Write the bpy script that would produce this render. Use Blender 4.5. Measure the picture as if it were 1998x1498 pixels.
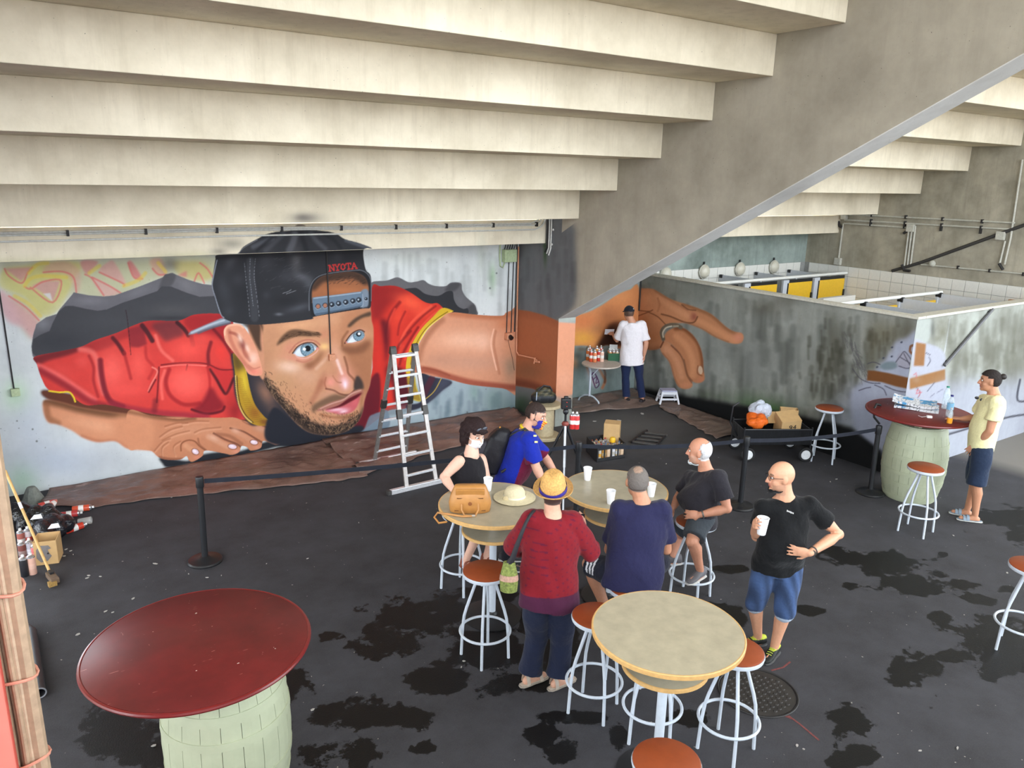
import bpy, bmesh, math, random
import numpy as np
from mathutils import Vector, Matrix, noise as mnoise

scene = bpy.context.scene
for _o in list(bpy.data.objects):
    bpy.data.objects.remove(_o)

# ------------------------------------------------------------------ camera
CAM_H = 3.85
FPX = 1519.04                       # focal length in pixels of the 1998 px wide frame
PITCH, ROLL, YAW = 0.260754682, 0.0217297, -0.59377551
_cy, _sy = math.cos(YAW), math.sin(YAW)
_fw = Vector((-_sy * math.cos(PITCH), _cy * math.cos(PITCH), -math.sin(PITCH)))
_rt = Vector((_cy, _sy, 0))
_up = _rt.cross(_fw)
_c, _s = math.cos(ROLL), math.sin(ROLL)
_rt, _up = _c * _rt + _s * _up, -_s * _rt + _c * _up
cam_d = bpy.data.cameras.new('camera')
cam = bpy.data.objects.new('camera', cam_d)
scene.collection.objects.link(cam)
cam_d.sensor_fit = 'HORIZONTAL'
cam_d.sensor_width = 36.0
cam_d.lens = FPX / 1998.0 * 36.0
cam_d.clip_start = 0.05
cam_d.clip_end = 300
_m = Matrix.Identity(4)
for i in range(3):
    _m[i][0] = _rt[i]; _m[i][1] = _up[i]; _m[i][2] = -_fw[i]
_m[2][3] = CAM_H
cam.matrix_world = _m
scene.camera = cam

# ------------------------------------------------------------------ world, sun, exposure
SKY_STRENGTH = 2.6
SUN_STRENGTH = 2.6
world = bpy.data.worlds.new('sky')
scene.world = world
world.use_nodes = True
_nt = world.node_tree
_bg = _nt.nodes['Background']
_bg.inputs['Color'].default_value = (0.86, 0.93, 1.0, 1)
_bg.inputs['Strength'].default_value = SKY_STRENGTH
sun_d = bpy.data.lights.new('sun', 'SUN')
sun = bpy.data.objects.new('sun', sun_d)
scene.collection.objects.link(sun)
sun_d.energy = SUN_STRENGTH
sun_d.angle = math.radians(0.6)
sun_d.color = (1.0, 0.95, 0.86)
sun.location = (0, 0, 30)
# sun stands high over the back of the grandstand: it reaches only the open plaza outside
sun.rotation_euler = Vector((-0.10, -0.25, -1.0)).to_track_quat('-Z', 'Y').to_euler()
scene.view_settings.view_transform = 'Standard'
scene.view_settings.look = 'None'
scene.view_settings.exposure = 1.36
scene.view_settings.gamma = 1.0
scene.view_settings.use_curve_mapping = False

# ------------------------------------------------------------------ measuring helpers (photo pixel -> place)
def ray(x, y):
    return (x - 999.0) / FPX * _rt - (y - 749.0) / FPX * _up + _fw
def on_z(x, y, z=0.0):
    d = ray(x, y); return Vector((0, 0, CAM_H)) + d * ((z - CAM_H) / d.z)
def on_x(x, y, X):
    d = ray(x, y); return Vector((0, 0, CAM_H)) + d * (X / d.x)
def on_y(x, y, Y):
    d = ray(x, y); return Vector((0, 0, CAM_H)) + d * (Y / d.y)
def proj(P):
    v = Vector(P) - Vector((0, 0, CAM_H)); z = v.dot(_fw)
    return 999 + FPX * v.dot(_rt) / z, 749 - FPX * v.dot(_up) / z
def np_proj(P):
    v = P - np.array([0, 0, CAM_H]); fw = np.array(_fw); z = v @ fw
    return 999 + FPX * (v @ np.array(_rt)) / z, 749 - FPX * (v @ np.array(_up)) / z

# ------------------------------------------------------------------ colour and materials
def lin(c):
    def f(u):
        u = u / 255.0
        return u / 12.92 if u <= 0.04045 else ((u + 0.055) / 1.055) ** 2.4
    return tuple(f(u) for u in c)
_mats = {}
def _new(name):
    m = bpy.data.materials.new(name); m.use_nodes = True
    nt = m.node_tree; b = nt.nodes['Principled BSDF']
    return m, nt, b
def N(nt, typ, **kw):
    n = nt.nodes.new(typ)
    for k, v in kw.items():
        if k.startswith('i_'):
            n.inputs[k[2:].replace('_', ' ')].default_value = v
        else:
            setattr(n, k, v)
    return n
def mix_rgb(nt, fac, a, b, mode='MIX'):
    n = nt.nodes.new('ShaderNodeMix'); n.data_type = 'RGBA'; n.blend_type = mode
    for sock, val in ((0, fac), (6, a), (7, b)):
        if isinstance(val, (int, float)): n.inputs[sock].default_value = val
        elif isinstance(val, tuple): n.inputs[sock].default_value = (*val[:3], 1)
        else: nt.links.new(val, n.inputs[sock])
    return n.outputs[2]
def ramp(nt, src, lo, hi):
    n = nt.nodes.new('ShaderNodeMapRange'); n.inputs[1].default_value = lo; n.inputs[2].default_value = hi
    nt.links.new(src, n.inputs[0]); return n.outputs[0]
def coords(nt, scale=(1, 1, 1), obj=True):
    tc = nt.nodes.new('ShaderNodeTexCoord'); mp = nt.nodes.new('ShaderNodeMapping')
    mp.inputs['Scale'].default_value = scale
    nt.links.new(tc.outputs['Object' if obj else 'Generated'], mp.inputs['Vector'])
    return mp.outputs[0]
def noise_tex(nt, vec, scale, detail=4, rough=0.6):
    n = nt.nodes.new('ShaderNodeTexNoise'); n.inputs['Scale'].default_value = scale
    n.inputs['Detail'].default_value = detail; n.inputs['Roughness'].default_value = rough
    nt.links.new(vec, n.inputs['Vector']); return n.outputs['Fac']
def bump(nt, b, h, strength=0.3, dist=0.01):
    n = nt.nodes.new('ShaderNodeBump'); n.inputs['Strength'].default_value = strength
    n.inputs['Distance'].default_value = dist
    nt.links.new(h, n.inputs['Height']); nt.links.new(n.outputs[0], b.inputs['Normal'])
def plain(name, rgb, rough=0.6, metal=0.0, var=0.12, nscale=30, bstr=0.0, spec=0.5, bscale=None, coat=0.0):
    """one colour with fine mottling"""
    if name in _mats: return _mats[name]
    m, nt, b = _new(name); c = lin(rgb)
    v = coords(nt); f = noise_tex(nt, v, nscale)
    col = mix_rgb(nt, ramp(nt, f, 0.3, 0.7), tuple(x * (1 - var) for x in c), tuple(min(1, x * (1 + var)) for x in c))
    nt.links.new(col, b.inputs['Base Color'])
    b.inputs['Roughness'].default_value = rough; b.inputs['Metallic'].default_value = metal
    b.inputs['Specular IOR Level'].default_value = spec
    b.inputs['Coat Weight'].default_value = coat
    if bstr:
        bump(nt, b, noise_tex(nt, v, bscale or nscale, 3), bstr)
    _mats[name] = m; return m
def concrete(name, rgb, dark, streak=0.5, seed=0.0, rough=0.85, paint=False):
    if name in _mats: return _mats[name]
    m, nt, b = _new(name); c, d = lin(rgb), lin(dark)
    v = coords(nt)
    big = noise_tex(nt, v, 0.9 + seed, 6, 0.65)
    col = mix_rgb(nt, ramp(nt, big, 0.35, 0.72), c, d)
    vs = coords(nt, (5, 5, 0.45)); st = noise_tex(nt, vs, 1.6, 5, 0.7)
    col = mix_rgb(nt, ramp(nt, st, 0.5, 0.78), col, mix_rgb(nt, streak, col, d))
    fine = noise_tex(nt, v, 14, 6, 0.7)
    col = mix_rgb(nt, ramp(nt, fine, 0.62, 0.8), col, mix_rgb(nt, 0.45, col, d))
    pit = noise_tex(nt, v, 55, 1, 0.4)
    col = mix_rgb(nt, ramp(nt, pit, 0.76, 0.80), col, mix_rgb(nt, 0.75, col, (0.05, 0.045, 0.04)))
    if paint:      # paint laid over the concrete: colour and cover come with the surface
        a = nt.nodes.new('ShaderNodeVertexColor'); a.layer_name = 'paint'
        pc = mix_rgb(nt, ramp(nt, fine, 0.35, 0.75), a.outputs[0], mix_rgb(nt, 0.10, a.outputs[0], (0.02, 0.02, 0.02)))
        col = mix_rgb(nt, a.outputs[1], col, pc)
    nt.links.new(col, b.inputs['Base Color']); b.inputs['Roughness'].default_value = rough
    b.inputs['Specular IOR Level'].default_value = 0.25
    bump(nt, b, fine, 0.1 if paint else 0.25, 0.01)
    _mats[name] = m; return m
def painted(name, attr='paint', rough=0.75, grain=0.06):
    """colours come from the paint laid on the surface (a colour attribute), plus concrete grain"""
    if name in _mats: return _mats[name]
    m, nt, b = _new(name)
    a = nt.nodes.new('ShaderNodeVertexColor'); a.layer_name = attr
    v = coords(nt); f = noise_tex(nt, v, 22, 5, 0.7)
    col = mix_rgb(nt, ramp(nt, f, 0.3, 0.7), mix_rgb(nt, grain, a.outputs[0], (0, 0, 0)), a.outputs[0])
    nt.links.new(col, b.inputs['Base Color']); b.inputs['Roughness'].default_value = rough
    b.inputs['Specular IOR Level'].default_value = 0.25
    bump(nt, b, f, 0.08, 0.004)
    _mats[name] = m; return m
def cloth(name, rgb, rough=0.9, fold=0.35, fscale=9, var=0.15, pattern=None, psize=26, sheen=0.1):
    if name in _mats: return _mats[name]
    m, nt, b = _new(name); c = lin(rgb)
    v = coords(nt); f = noise_tex(nt, v, fscale, 3, 0.5)
    col = mix_rgb(nt, ramp(nt, f, 0.3, 0.7), tuple(x * (1 - var) for x in c), tuple(min(1, x * (1 + var)) for x in c))
    if pattern:
        vo = nt.nodes.new('ShaderNodeTexVoronoi'); vo.inputs['Scale'].default_value = psize
        nt.links.new(v, vo.inputs['Vector'])
        col = mix_rgb(nt, ramp(nt, vo.outputs['Distance'], 0.26, 0.2), col, lin(pattern))
    nt.links.new(col, b.inputs['Base Color']); b.inputs['Roughness'].default_value = rough
    b.inputs['Specular IOR Level'].default_value = 0.2
    b.inputs['Sheen Weight'].default_value = sheen
    vs = coords(nt, (1, 1, 0.6)); g = noise_tex(nt, vs, fscale * 1.3, 2, 0.5)
    bump(nt, b, g, fold, 0.03)
    _mats[name] = m; return m
def glassy(name, rgb, alpha=0.35, rough=0.05):
    if name in _mats: return _mats[name]
    m, nt, b = _new(name)
    v = coords(nt); f = noise_tex(nt, v, 40, 2)
    c = lin(rgb)
    nt.links.new(mix_rgb(nt, f, c, tuple(min(1, x * 1.15) for x in c)), b.inputs['Base Color'])
    b.inputs['Alpha'].default_value = alpha; b.inputs['Roughness'].default_value = rough
    b.inputs['Coat Weight'].default_value = 0.5
    _mats[name] = m; return m

# ------------------------------------------------------------------ objects
ROOT = {}
def link(o):
    scene.collection.objects.link(o); return o
def tag(o, label=None, cat=None, group=None, kind=None):
    if label: o['label'] = label
    if cat: o['category'] = cat
    if group: o['group'] = group
    if kind: o['kind'] = kind
    return o
def empty(name, loc=(0, 0, 0), label=None, cat=None, group=None, kind=None):
    o = bpy.data.objects.new(name, None); o.location = loc; o.empty_display_size = 0.1
    link(o); ROOT[o.name] = Vector(loc); tag(o, label, cat, group, kind); return o
def root_loc(o):
    while o is not None:
        if o.name in ROOT: return ROOT[o.name]
        o = o.parent
    return Vector((0, 0, 0))
def place(o, parent=None):
    link(o)
    if parent is not None:
        o.parent = parent
    return o
class MB:
    """collects shapes; build() links them as one mesh object"""
    def __init__(self): self.v = []; self.f = []; self.mi = []; self.cur = 0
    def add(self, vs, fs):
        n = len(self.v); self.v += [tuple(p) for p in vs]
        self.f += [tuple(i + n for i in q) for q in fs]; self.mi += [self.cur] * len(fs); return self
    def box(self, a, b):
        x0, y0, z0 = a; x1, y1, z1 = b
        return self.add([(x0, y0, z0), (x1, y0, z0), (x1, y1, z0), (x0, y1, z0), (x0, y0, z1), (x1, y0, z1), (x1, y1, z1), (x0, y1, z1)],
                        [(0, 3, 2, 1), (4, 5, 6, 7), (0, 1, 5, 4), (1, 2, 6, 5), (2, 3, 7, 6), (3, 0, 4, 7)])
    def obox(self, c, size, R):
        """box with centre c, size, 3x3 orientation R (columns are axes)"""
        c = Vector(c); hx, hy, hz = [s / 2 for s in size]; R = Matrix(R) if not isinstance(R, Matrix) else R
        P = [c + R @ Vector((sx * hx, sy * hy, sz * hz)) for sz in (-1, 1) for sx, sy in ((-1, -1), (1, -1), (1, 1), (-1, 1))]
        return self.add(P, [(0, 3, 2, 1), (4, 5, 6, 7), (0, 1, 5, 4), (1, 2, 6, 5), (2, 3, 7, 6), (3, 0, 4, 7)])
    def ring_loft(self, rings, cap=True):
        n = len(rings[0]); vs = [p for r in rings for p in r]; fs = []
        for i in range(len(rings) - 1):
            for j in range(n):
                k = (j + 1) % n
                fs.append((i * n + j, i * n + k, (i + 1) * n + k, (i + 1) * n + j))
        if cap:
            fs.append(tuple(range(n - 1, -1, -1))); fs.append(tuple(range((len(rings) - 1) * n, len(rings) * n)))
        return self.add(vs, fs)
    def tube(self, pts, r, n=10, cap=True, closed=False):
        pts = [Vector(p) for p in pts]; rs = r if isinstance(r, (list, tuple)) else [r] * len(pts)
        rings = []; prev = None
        for i, p in enumerate(pts):
            if closed: t = pts[(i + 1) % len(pts)] - pts[i - 1]
            else: t = (pts[min(i + 1, len(pts) - 1)] - pts[max(i - 1, 0)])
            t.normalize()
            if prev is None:
                a = Vector((0, 0, 1)) if abs(t.z) < 0.9 else Vector((1, 0, 0))
                u = t.cross(a).normalized()
            else:
                u = (prev - t * prev.dot(t)).normalized()
            prev = u; w = t.cross(u)
            rings.append([p + (u * math.cos(2 * math.pi * j / n) + w * math.sin(2 * math.pi * j / n)) * rs[i] for j in range(n)])
        if closed:
            rings.append(rings[0]); return self.ring_loft(rings, False)
        return self.ring_loft(rings, cap)
    def cyl(self, a, b, r0, r1=None, n=16):
        return self.tube([a, b], [r0, r0 if r1 is None else r1], n)
    def lathe(self, prof, c=(0, 0, 0), n=32, axis=None, cap=True):
        """profile of (radius, height) turned round a vertical axis through c"""
        c = Vector(c); rings = []
        if axis is None: u, w, t = Vector((1, 0, 0)), Vector((0, 1, 0)), Vector((0, 0, 1))
        else:
            t = Vector(axis).normalized(); a = Vector((0, 0, 1)) if abs(t.z) < 0.9 else Vector((1, 0, 0))
            u = t.cross(a).normalized(); w = t.cross(u)
        for r, h in prof:
            rings.append([c + t * h + (u * math.cos(2 * math.pi * j / n) + w * math.sin(2 * math.pi * j / n)) * r for j in range(n)])
        return self.ring_loft(rings, cap)
    def ellipsoid(self, c, rad, R=None, nu=16, nv=10):
        c = Vector(c); R = R or Matrix.Identity(3); vs = []; fs = []
        vs.append(c + R @ Vector((0, 0, rad[2])))
        for i in range(1, nv):
            th = math.pi * i / nv
            for j in range(nu):
                ph = 2 * math.pi * j / nu
                vs.append(c + R @ Vector((rad[0] * math.sin(th) * math.cos(ph), rad[1] * math.sin(th) * math.sin(ph), rad[2] * math.cos(th))))
        vs.append(c + R @ Vector((0, 0, -rad[2])))
        for j in range(nu):
            k = (j + 1) % nu
            fs.append((0, 1 + j, 1 + k))
            for i in range(nv - 2):
                a = 1 + i * nu
                fs.append((a + j, a + nu + j, a + nu + k, a + k))
            a = 1 + (nv - 2) * nu
            fs.append((a + j, len(vs) - 1, a + k))
        return self.add(vs, fs)
    def torus(self, c, R, r, n=40, m=10, axis=(0, 0, 1)):
        c = Vector(c); t = Vector(axis).normalized(); a = Vector((0, 0, 1)) if abs(t.z) < 0.9 else Vector((1, 0, 0))
        u = t.cross(a).normalized(); w = t.cross(u)
        pts = [c + (u * math.cos(2 * math.pi * j / n) + w * math.sin(2 * math.pi * j / n)) * R for j in range(n)]
        return self.tube(pts, r, m, closed=True)
    def prism(self, poly, d):
        """planar polygon (3D points) pushed along vector d"""
        d = Vector(d); n = len(poly); a = [Vector(p) for p in poly]; b = [p + d for p in a]
        return self.add(a + b, [tuple(range(n - 1, -1, -1)), tuple(range(n, 2 * n))] + [(i, (i + 1) % n, n + (i + 1) % n, n + i) for i in range(n)])
    def build(self, name, mat, parent=None, smooth=False, bevel=0.0, label=None, angle=40, cat=None, group=None, kind=None):
        L = root_loc(parent) if parent is not None else Vector((0, 0, 0))
        me = bpy.data.meshes.new(name)
        me.from_pydata([(p[0] - L.x, p[1] - L.y, p[2] - L.z) for p in self.v], [], self.f)
        mats = mat if isinstance(mat, (list, tuple)) else [mat]
        for m_ in mats: me.materials.append(m_)
        if len(mats) > 1:
            for p_, i_ in zip(me.polygons, self.mi): p_.material_index = i_
        bm = bmesh.new(); bm.from_mesh(me); bmesh.ops.recalc_face_normals(bm, faces=bm.faces)
        if bevel:
            es = [e for e in bm.edges if len(e.link_faces) == 2 and e.calc_face_angle(0) > math.radians(35)]
            bmesh.ops.bevel(bm, geom=es, offset=bevel, segments=2, profile=0.6, affect='EDGES', clamp_overlap=True)
        if smooth:
            ca = math.radians(angle)
            for fc in bm.faces: fc.smooth = True
            for e in bm.edges:
                if len(e.link_faces) == 2 and e.calc_face_angle(0) > ca: e.smooth = False
        bm.to_mesh(me); bm.free()
        o = bpy.data.objects.new(name, me); place(o, parent)
        tag(o, label, cat, group, kind); return o
def base_thing(o, base):
    """gives a top-level one-mesh thing its origin at its base"""
    b = Vector(base); o.data.transform(Matrix.Translation(-b)); o.location = b; return o
def copy_tree(o, loc=None, rz=None, label=None, parent=None):
    c = o.copy(); link(c)
    if parent is not None: c.parent = parent
    if loc is not None: c.location = loc
    if rz is not None: c.rotation_euler = (0, 0, rz)
    if label: c['label'] = label
    for ch in list(o.children): copy_tree(ch, parent=c)
    return c
def rotz(a): return Matrix.Rotation(a, 3, 'Z')
def frame(fwd, upv=(0, 0, 1)):
    """columns: x = forward, y = left, z = up"""
    x = Vector(fwd).normalized(); z = Vector(upv); y = z.cross(x).normalized(); z = x.cross(y)
    return Matrix((x, y, z)).transposed()
def grid_mesh(name, fn, nu, nv, mat, parent=None, colors=None, attr='paint'):
    """fn(u, v) arrays -> (nv+1, nu+1, 3) positions; colors (nv+1, nu+1, 3) linear"""
    u, v = np.meshgrid(np.linspace(0, 1, nu + 1), np.linspace(0, 1, nv + 1))
    P = fn(u, v).reshape(-1, 3)
    if parent is not None: P = P - np.array(root_loc(parent))
    idx = np.arange((nu + 1) * (nv + 1)).reshape(nv + 1, nu + 1)
    F = np.stack([idx[:-1, :-1], idx[:-1, 1:], idx[1:, 1:], idx[1:, :-1]], -1).reshape(-1, 4)
    me = bpy.data.meshes.new(name)
    me.vertices.add(len(P)); me.vertices.foreach_set('co', P.astype(np.float32).ravel())
    me.loops.add(F.size); me.loops.foreach_set('vertex_index', F.astype(np.int32).ravel())
    me.polygons.add(len(F)); me.polygons.foreach_set('loop_start', (np.arange(len(F)) * 4).astype(np.int32))
    me.update(calc_edges=True)
    if colors is not None:
        ca = me.color_attributes.new(attr, 'FLOAT_COLOR', 'POINT')
        c4 = np.ones((len(P), 4), np.float32); c4[:, :colors.shape[-1]] = colors.reshape(-1, colors.shape[-1])
        ca.data.foreach_set('color', c4.ravel())
    me.materials.append(mat); me.polygons.foreach_set('use_smooth', np.ones(len(F), bool))
    o = bpy.data.objects.new(name, me); place(o, parent); return o
# ================================================================== the wall painting
# The mural is laid out in the photograph's own measure and then transferred to the walls it is painted on.
SS = 1.25
CX0, CY0, CX1, CY1 = -60, 370, 2040, 1010
CW, CH = int((CX1 - CX0) * SS), int((CY1 - CY0) * SS)
_rng = np.random.RandomState(7)
def vnoise(h, w, cells, seed, octv=4):
    r = np.random.RandomState(seed); out = np.zeros((h, w), np.float32); amp = 1.0; tot = 0
    cy_, cx_ = cells
    for o in range(octv):
        g = r.rand(cy_ + 2, cx_ + 2).astype(np.float32)
        y = np.linspace(0, cy_, h, endpoint=False); x = np.linspace(0, cx_, w, endpoint=False)
        yi = y.astype(int); xi = x.astype(int); fy = (y - yi)[:, None]; fx = (x - xi)[None, :]
        fy = fy * fy * (3 - 2 * fy); fx = fx * fx * (3 - 2 * fx)
        a = g[yi][:, xi]; b = g[yi][:, xi + 1]; c = g[yi + 1][:, xi]; d = g[yi + 1][:, xi + 1]
        out += amp * ((a * (1 - fx) + b * fx) * (1 - fy) + (c * (1 - fx) + d * fx) * fy); tot += amp
        amp *= 0.55; cy_ *= 2; cx_ *= 2
    return out / tot
class Canvas:
    def __init__(self):
        self.rgb = np.zeros((CH, CW, 3), np.float32); self.a = np.zeros((CH, CW), np.float32)
        self.clip = None; self.T = (0, 0, 1)
    def tf(self, pts):
        ox, oy, s = self.T
        return np.array([((ox + x * s - CX0) * SS, (oy + y * s - CY0) * SS) for x, y in pts], float)
    @staticmethod
    def curve(p, closed, n=6):
        m = len(p); out = []
        rng = range(m) if closed else range(m - 1)
        for i in rng:
            p0 = p[(i - 1) % m] if closed or i > 0 else p[i]; p1 = p[i]; p2 = p[(i + 1) % m]
            p3 = p[(i + 2) % m] if closed or i + 2 < m else p[(i + 1) % m]
            for k in range(n):
                t = k / n
                out.append(0.5 * ((2 * p1) + (-p0 + p2) * t + (2 * p0 - 5 * p1 + 4 * p2 - p3) * t * t + (-p0 + 3 * p1 - 3 * p2 + p3) * t ** 3))
        if not closed: out.append(p[-1])
        return np.array(out)
    @staticmethod
    def blurm(m, r):
        for ax in (0, 1):
            for _ in range(2):
                k = max(1, int(round(r)))
                c = np.cumsum(np.pad(m, [(k + 1, k) if a == ax else (0, 0) for a in (0, 1)], mode='edge'), axis=ax)
                m = (np.take(c, range(2 * k + 1, c.shape[ax]), ax) - np.take(c, range(0, c.shape[ax] - 2 * k - 1), ax)) / (2 * k + 1)
        return m
    def box(self, pts, pad):
        x0 = int(max(0, math.floor(pts[:, 0].min() - pad))); x1 = int(min(CW, math.ceil(pts[:, 0].max() + pad)))
        y0 = int(max(0, math.floor(pts[:, 1].min() - pad))); y1 = int(min(CH, math.ceil(pts[:, 1].max() + pad)))
        return x0, y0, x1, y1
    def fillmask(self, pts, x0, y0, x1, y1):
        h, w = y1 - y0, x1 - x0; V = 3
        acc = np.zeros((h * V, w + 1), np.float32)
        ys = y0 + (np.arange(h * V) + 0.5) / V
        n = len(pts)
        for i in range(n):
            xa, ya = pts[i]; xb, yb = pts[(i + 1) % n]
            if ya == yb: continue
            lo, hi = (ya, yb) if ya < yb else (yb, ya)
            rows = np.nonzero((ys >= lo) & (ys < hi))[0]
            if len(rows) == 0: continue
            xs = xa + (ys[rows] - ya) * (xb - xa) / (yb - ya) - x0
            xs = np.clip(xs, 0, w - 1e-3); xi = xs.astype(int); fr = xs - xi; sg = 1.0 if yb > ya else -1.0
            np.add.at(acc, (rows, xi), sg * (1 - fr)); np.add.at(acc, (rows, xi + 1), sg * fr)
        m = np.abs(np.cumsum(acc, 1)[:, :w]); m = np.clip(m, 0, 1)
        return m.reshape(h, V, w).mean(1)
    def put(self, m, x0, y0, x1, y1, col, op):
        if self.clip is not None: m = m * self.clip[y0:y1, x0:x1]
        m = m * op
        c = np.array(col, np.float32) if not isinstance(col, np.ndarray) else col
        R = self.rgb[y0:y1, x0:x1]; A = self.a[y0:y1, x0:x1]
        na = m + A * (1 - m)
        w = np.where(na > 1e-5, m / np.maximum(na, 1e-5), 0)[..., None]
        R[:] = c * w + R * (1 - w); A[:] = na
    def P(self, pts, col, op=1.0, blur=0.0, smooth=True):
        p = self.tf(pts)
        if smooth: p = self.curve(p, True)
        b = blur * self.T[2] * SS; pad = 3 * b + 2; x0, y0, x1, y1 = self.box(p, pad)
        if x1 <= x0 or y1 <= y0: return None
        m = self.fillmask(p, x0, y0, x1, y1)
        if b >= 0.6: m = self.blurm(m, b)
        self.put(m, x0, y0, x1, y1, col, op)
        full = np.zeros((CH, CW), np.float32); full[y0:y1, x0:x1] = m; return full
    def S(self, pts, col, w, op=1.0, blur=0.0, smooth=True):
        p = self.tf(pts)
        if smooth and len(p) > 2: p = self.curve(p, False, 5)
        r = w * self.T[2] * SS / 2; b = max(0.7, blur * self.T[2] * SS); pad = r + b + 2
        x0, y0, x1, y1 = self.box(p, pad)
        if x1 <= x0 or y1 <= y0: return
        yy, xx = np.mgrid[y0:y1, x0:x1]; d2 = np.full(yy.shape, 1e9)
        for (ax, ay), (bx, by) in zip(p[:-1], p[1:]):
            dx, dy = bx - ax, by - ay; L = dx * dx + dy * dy + 1e-9
            t = np.clip(((xx - ax) * dx + (yy - ay) * dy) / L, 0, 1)
            d2 = np.minimum(d2, (xx - ax - t * dx) ** 2 + (yy - ay - t * dy) ** 2)
        d = np.sqrt(d2); m = np.clip((r + b * 0.5 - d) / b, 0, 1); m = m * m * (3 - 2 * m)
        self.put(m.astype(np.float32), x0, y0, x1, y1, col, op)
    def B(self, x, y, rx, ry, col, op=0.8, ang=0.0, hard=1.0):
        p = self.tf([(x, y)]); s = self.T[2] * SS; R = 2.0 * max(rx, ry) * s
        x0, y0, x1, y1 = self.box(p, R)
        if x1 <= x0 or y1 <= y0: return
        yy, xx = np.mgrid[y0:y1, x0:x1]; dx = (xx - p[0, 0]) / s; dy = (yy - p[0, 1]) / s
        c, sn = math.cos(ang), math.sin(ang); u = (dx * c + dy * sn) / rx; v = (-dx * sn + dy * c) / ry
        q = (u * u + v * v) ** hard
        self.put(np.exp(-q).astype(np.float32), x0, y0, x1, y1, col, op)
    def D(self, x, y, r, col, op=1.0, ry=None, ang=0.0):
        self.P([(x + (r * math.cos(t) * math.cos(ang) - (ry or r) * math.sin(t) * math.sin(ang)), y + (r * math.cos(t) * math.sin(ang) + (ry or r) * math.sin(t) * math.cos(ang))) for t in np.linspace(0, 2 * math.pi, 13)[:-1]], col, op)
TF = (420, 600, .16024); TM = (540, 680, .1202); TH = (260, 770, .17017); TC = (390, 420, .18519)
TS = (700, 530, .18028); TL = (50, 500, .22029); TR = (1110, 540, .18018); T6 = (860, 420, .2804)
TB = (0, 780, .25); T4 = (0, 420, .2804); T5 = (350, 420, .2804); TW = (1640, 620, .15357); T7 = (1220, 420, .2804)

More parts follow.
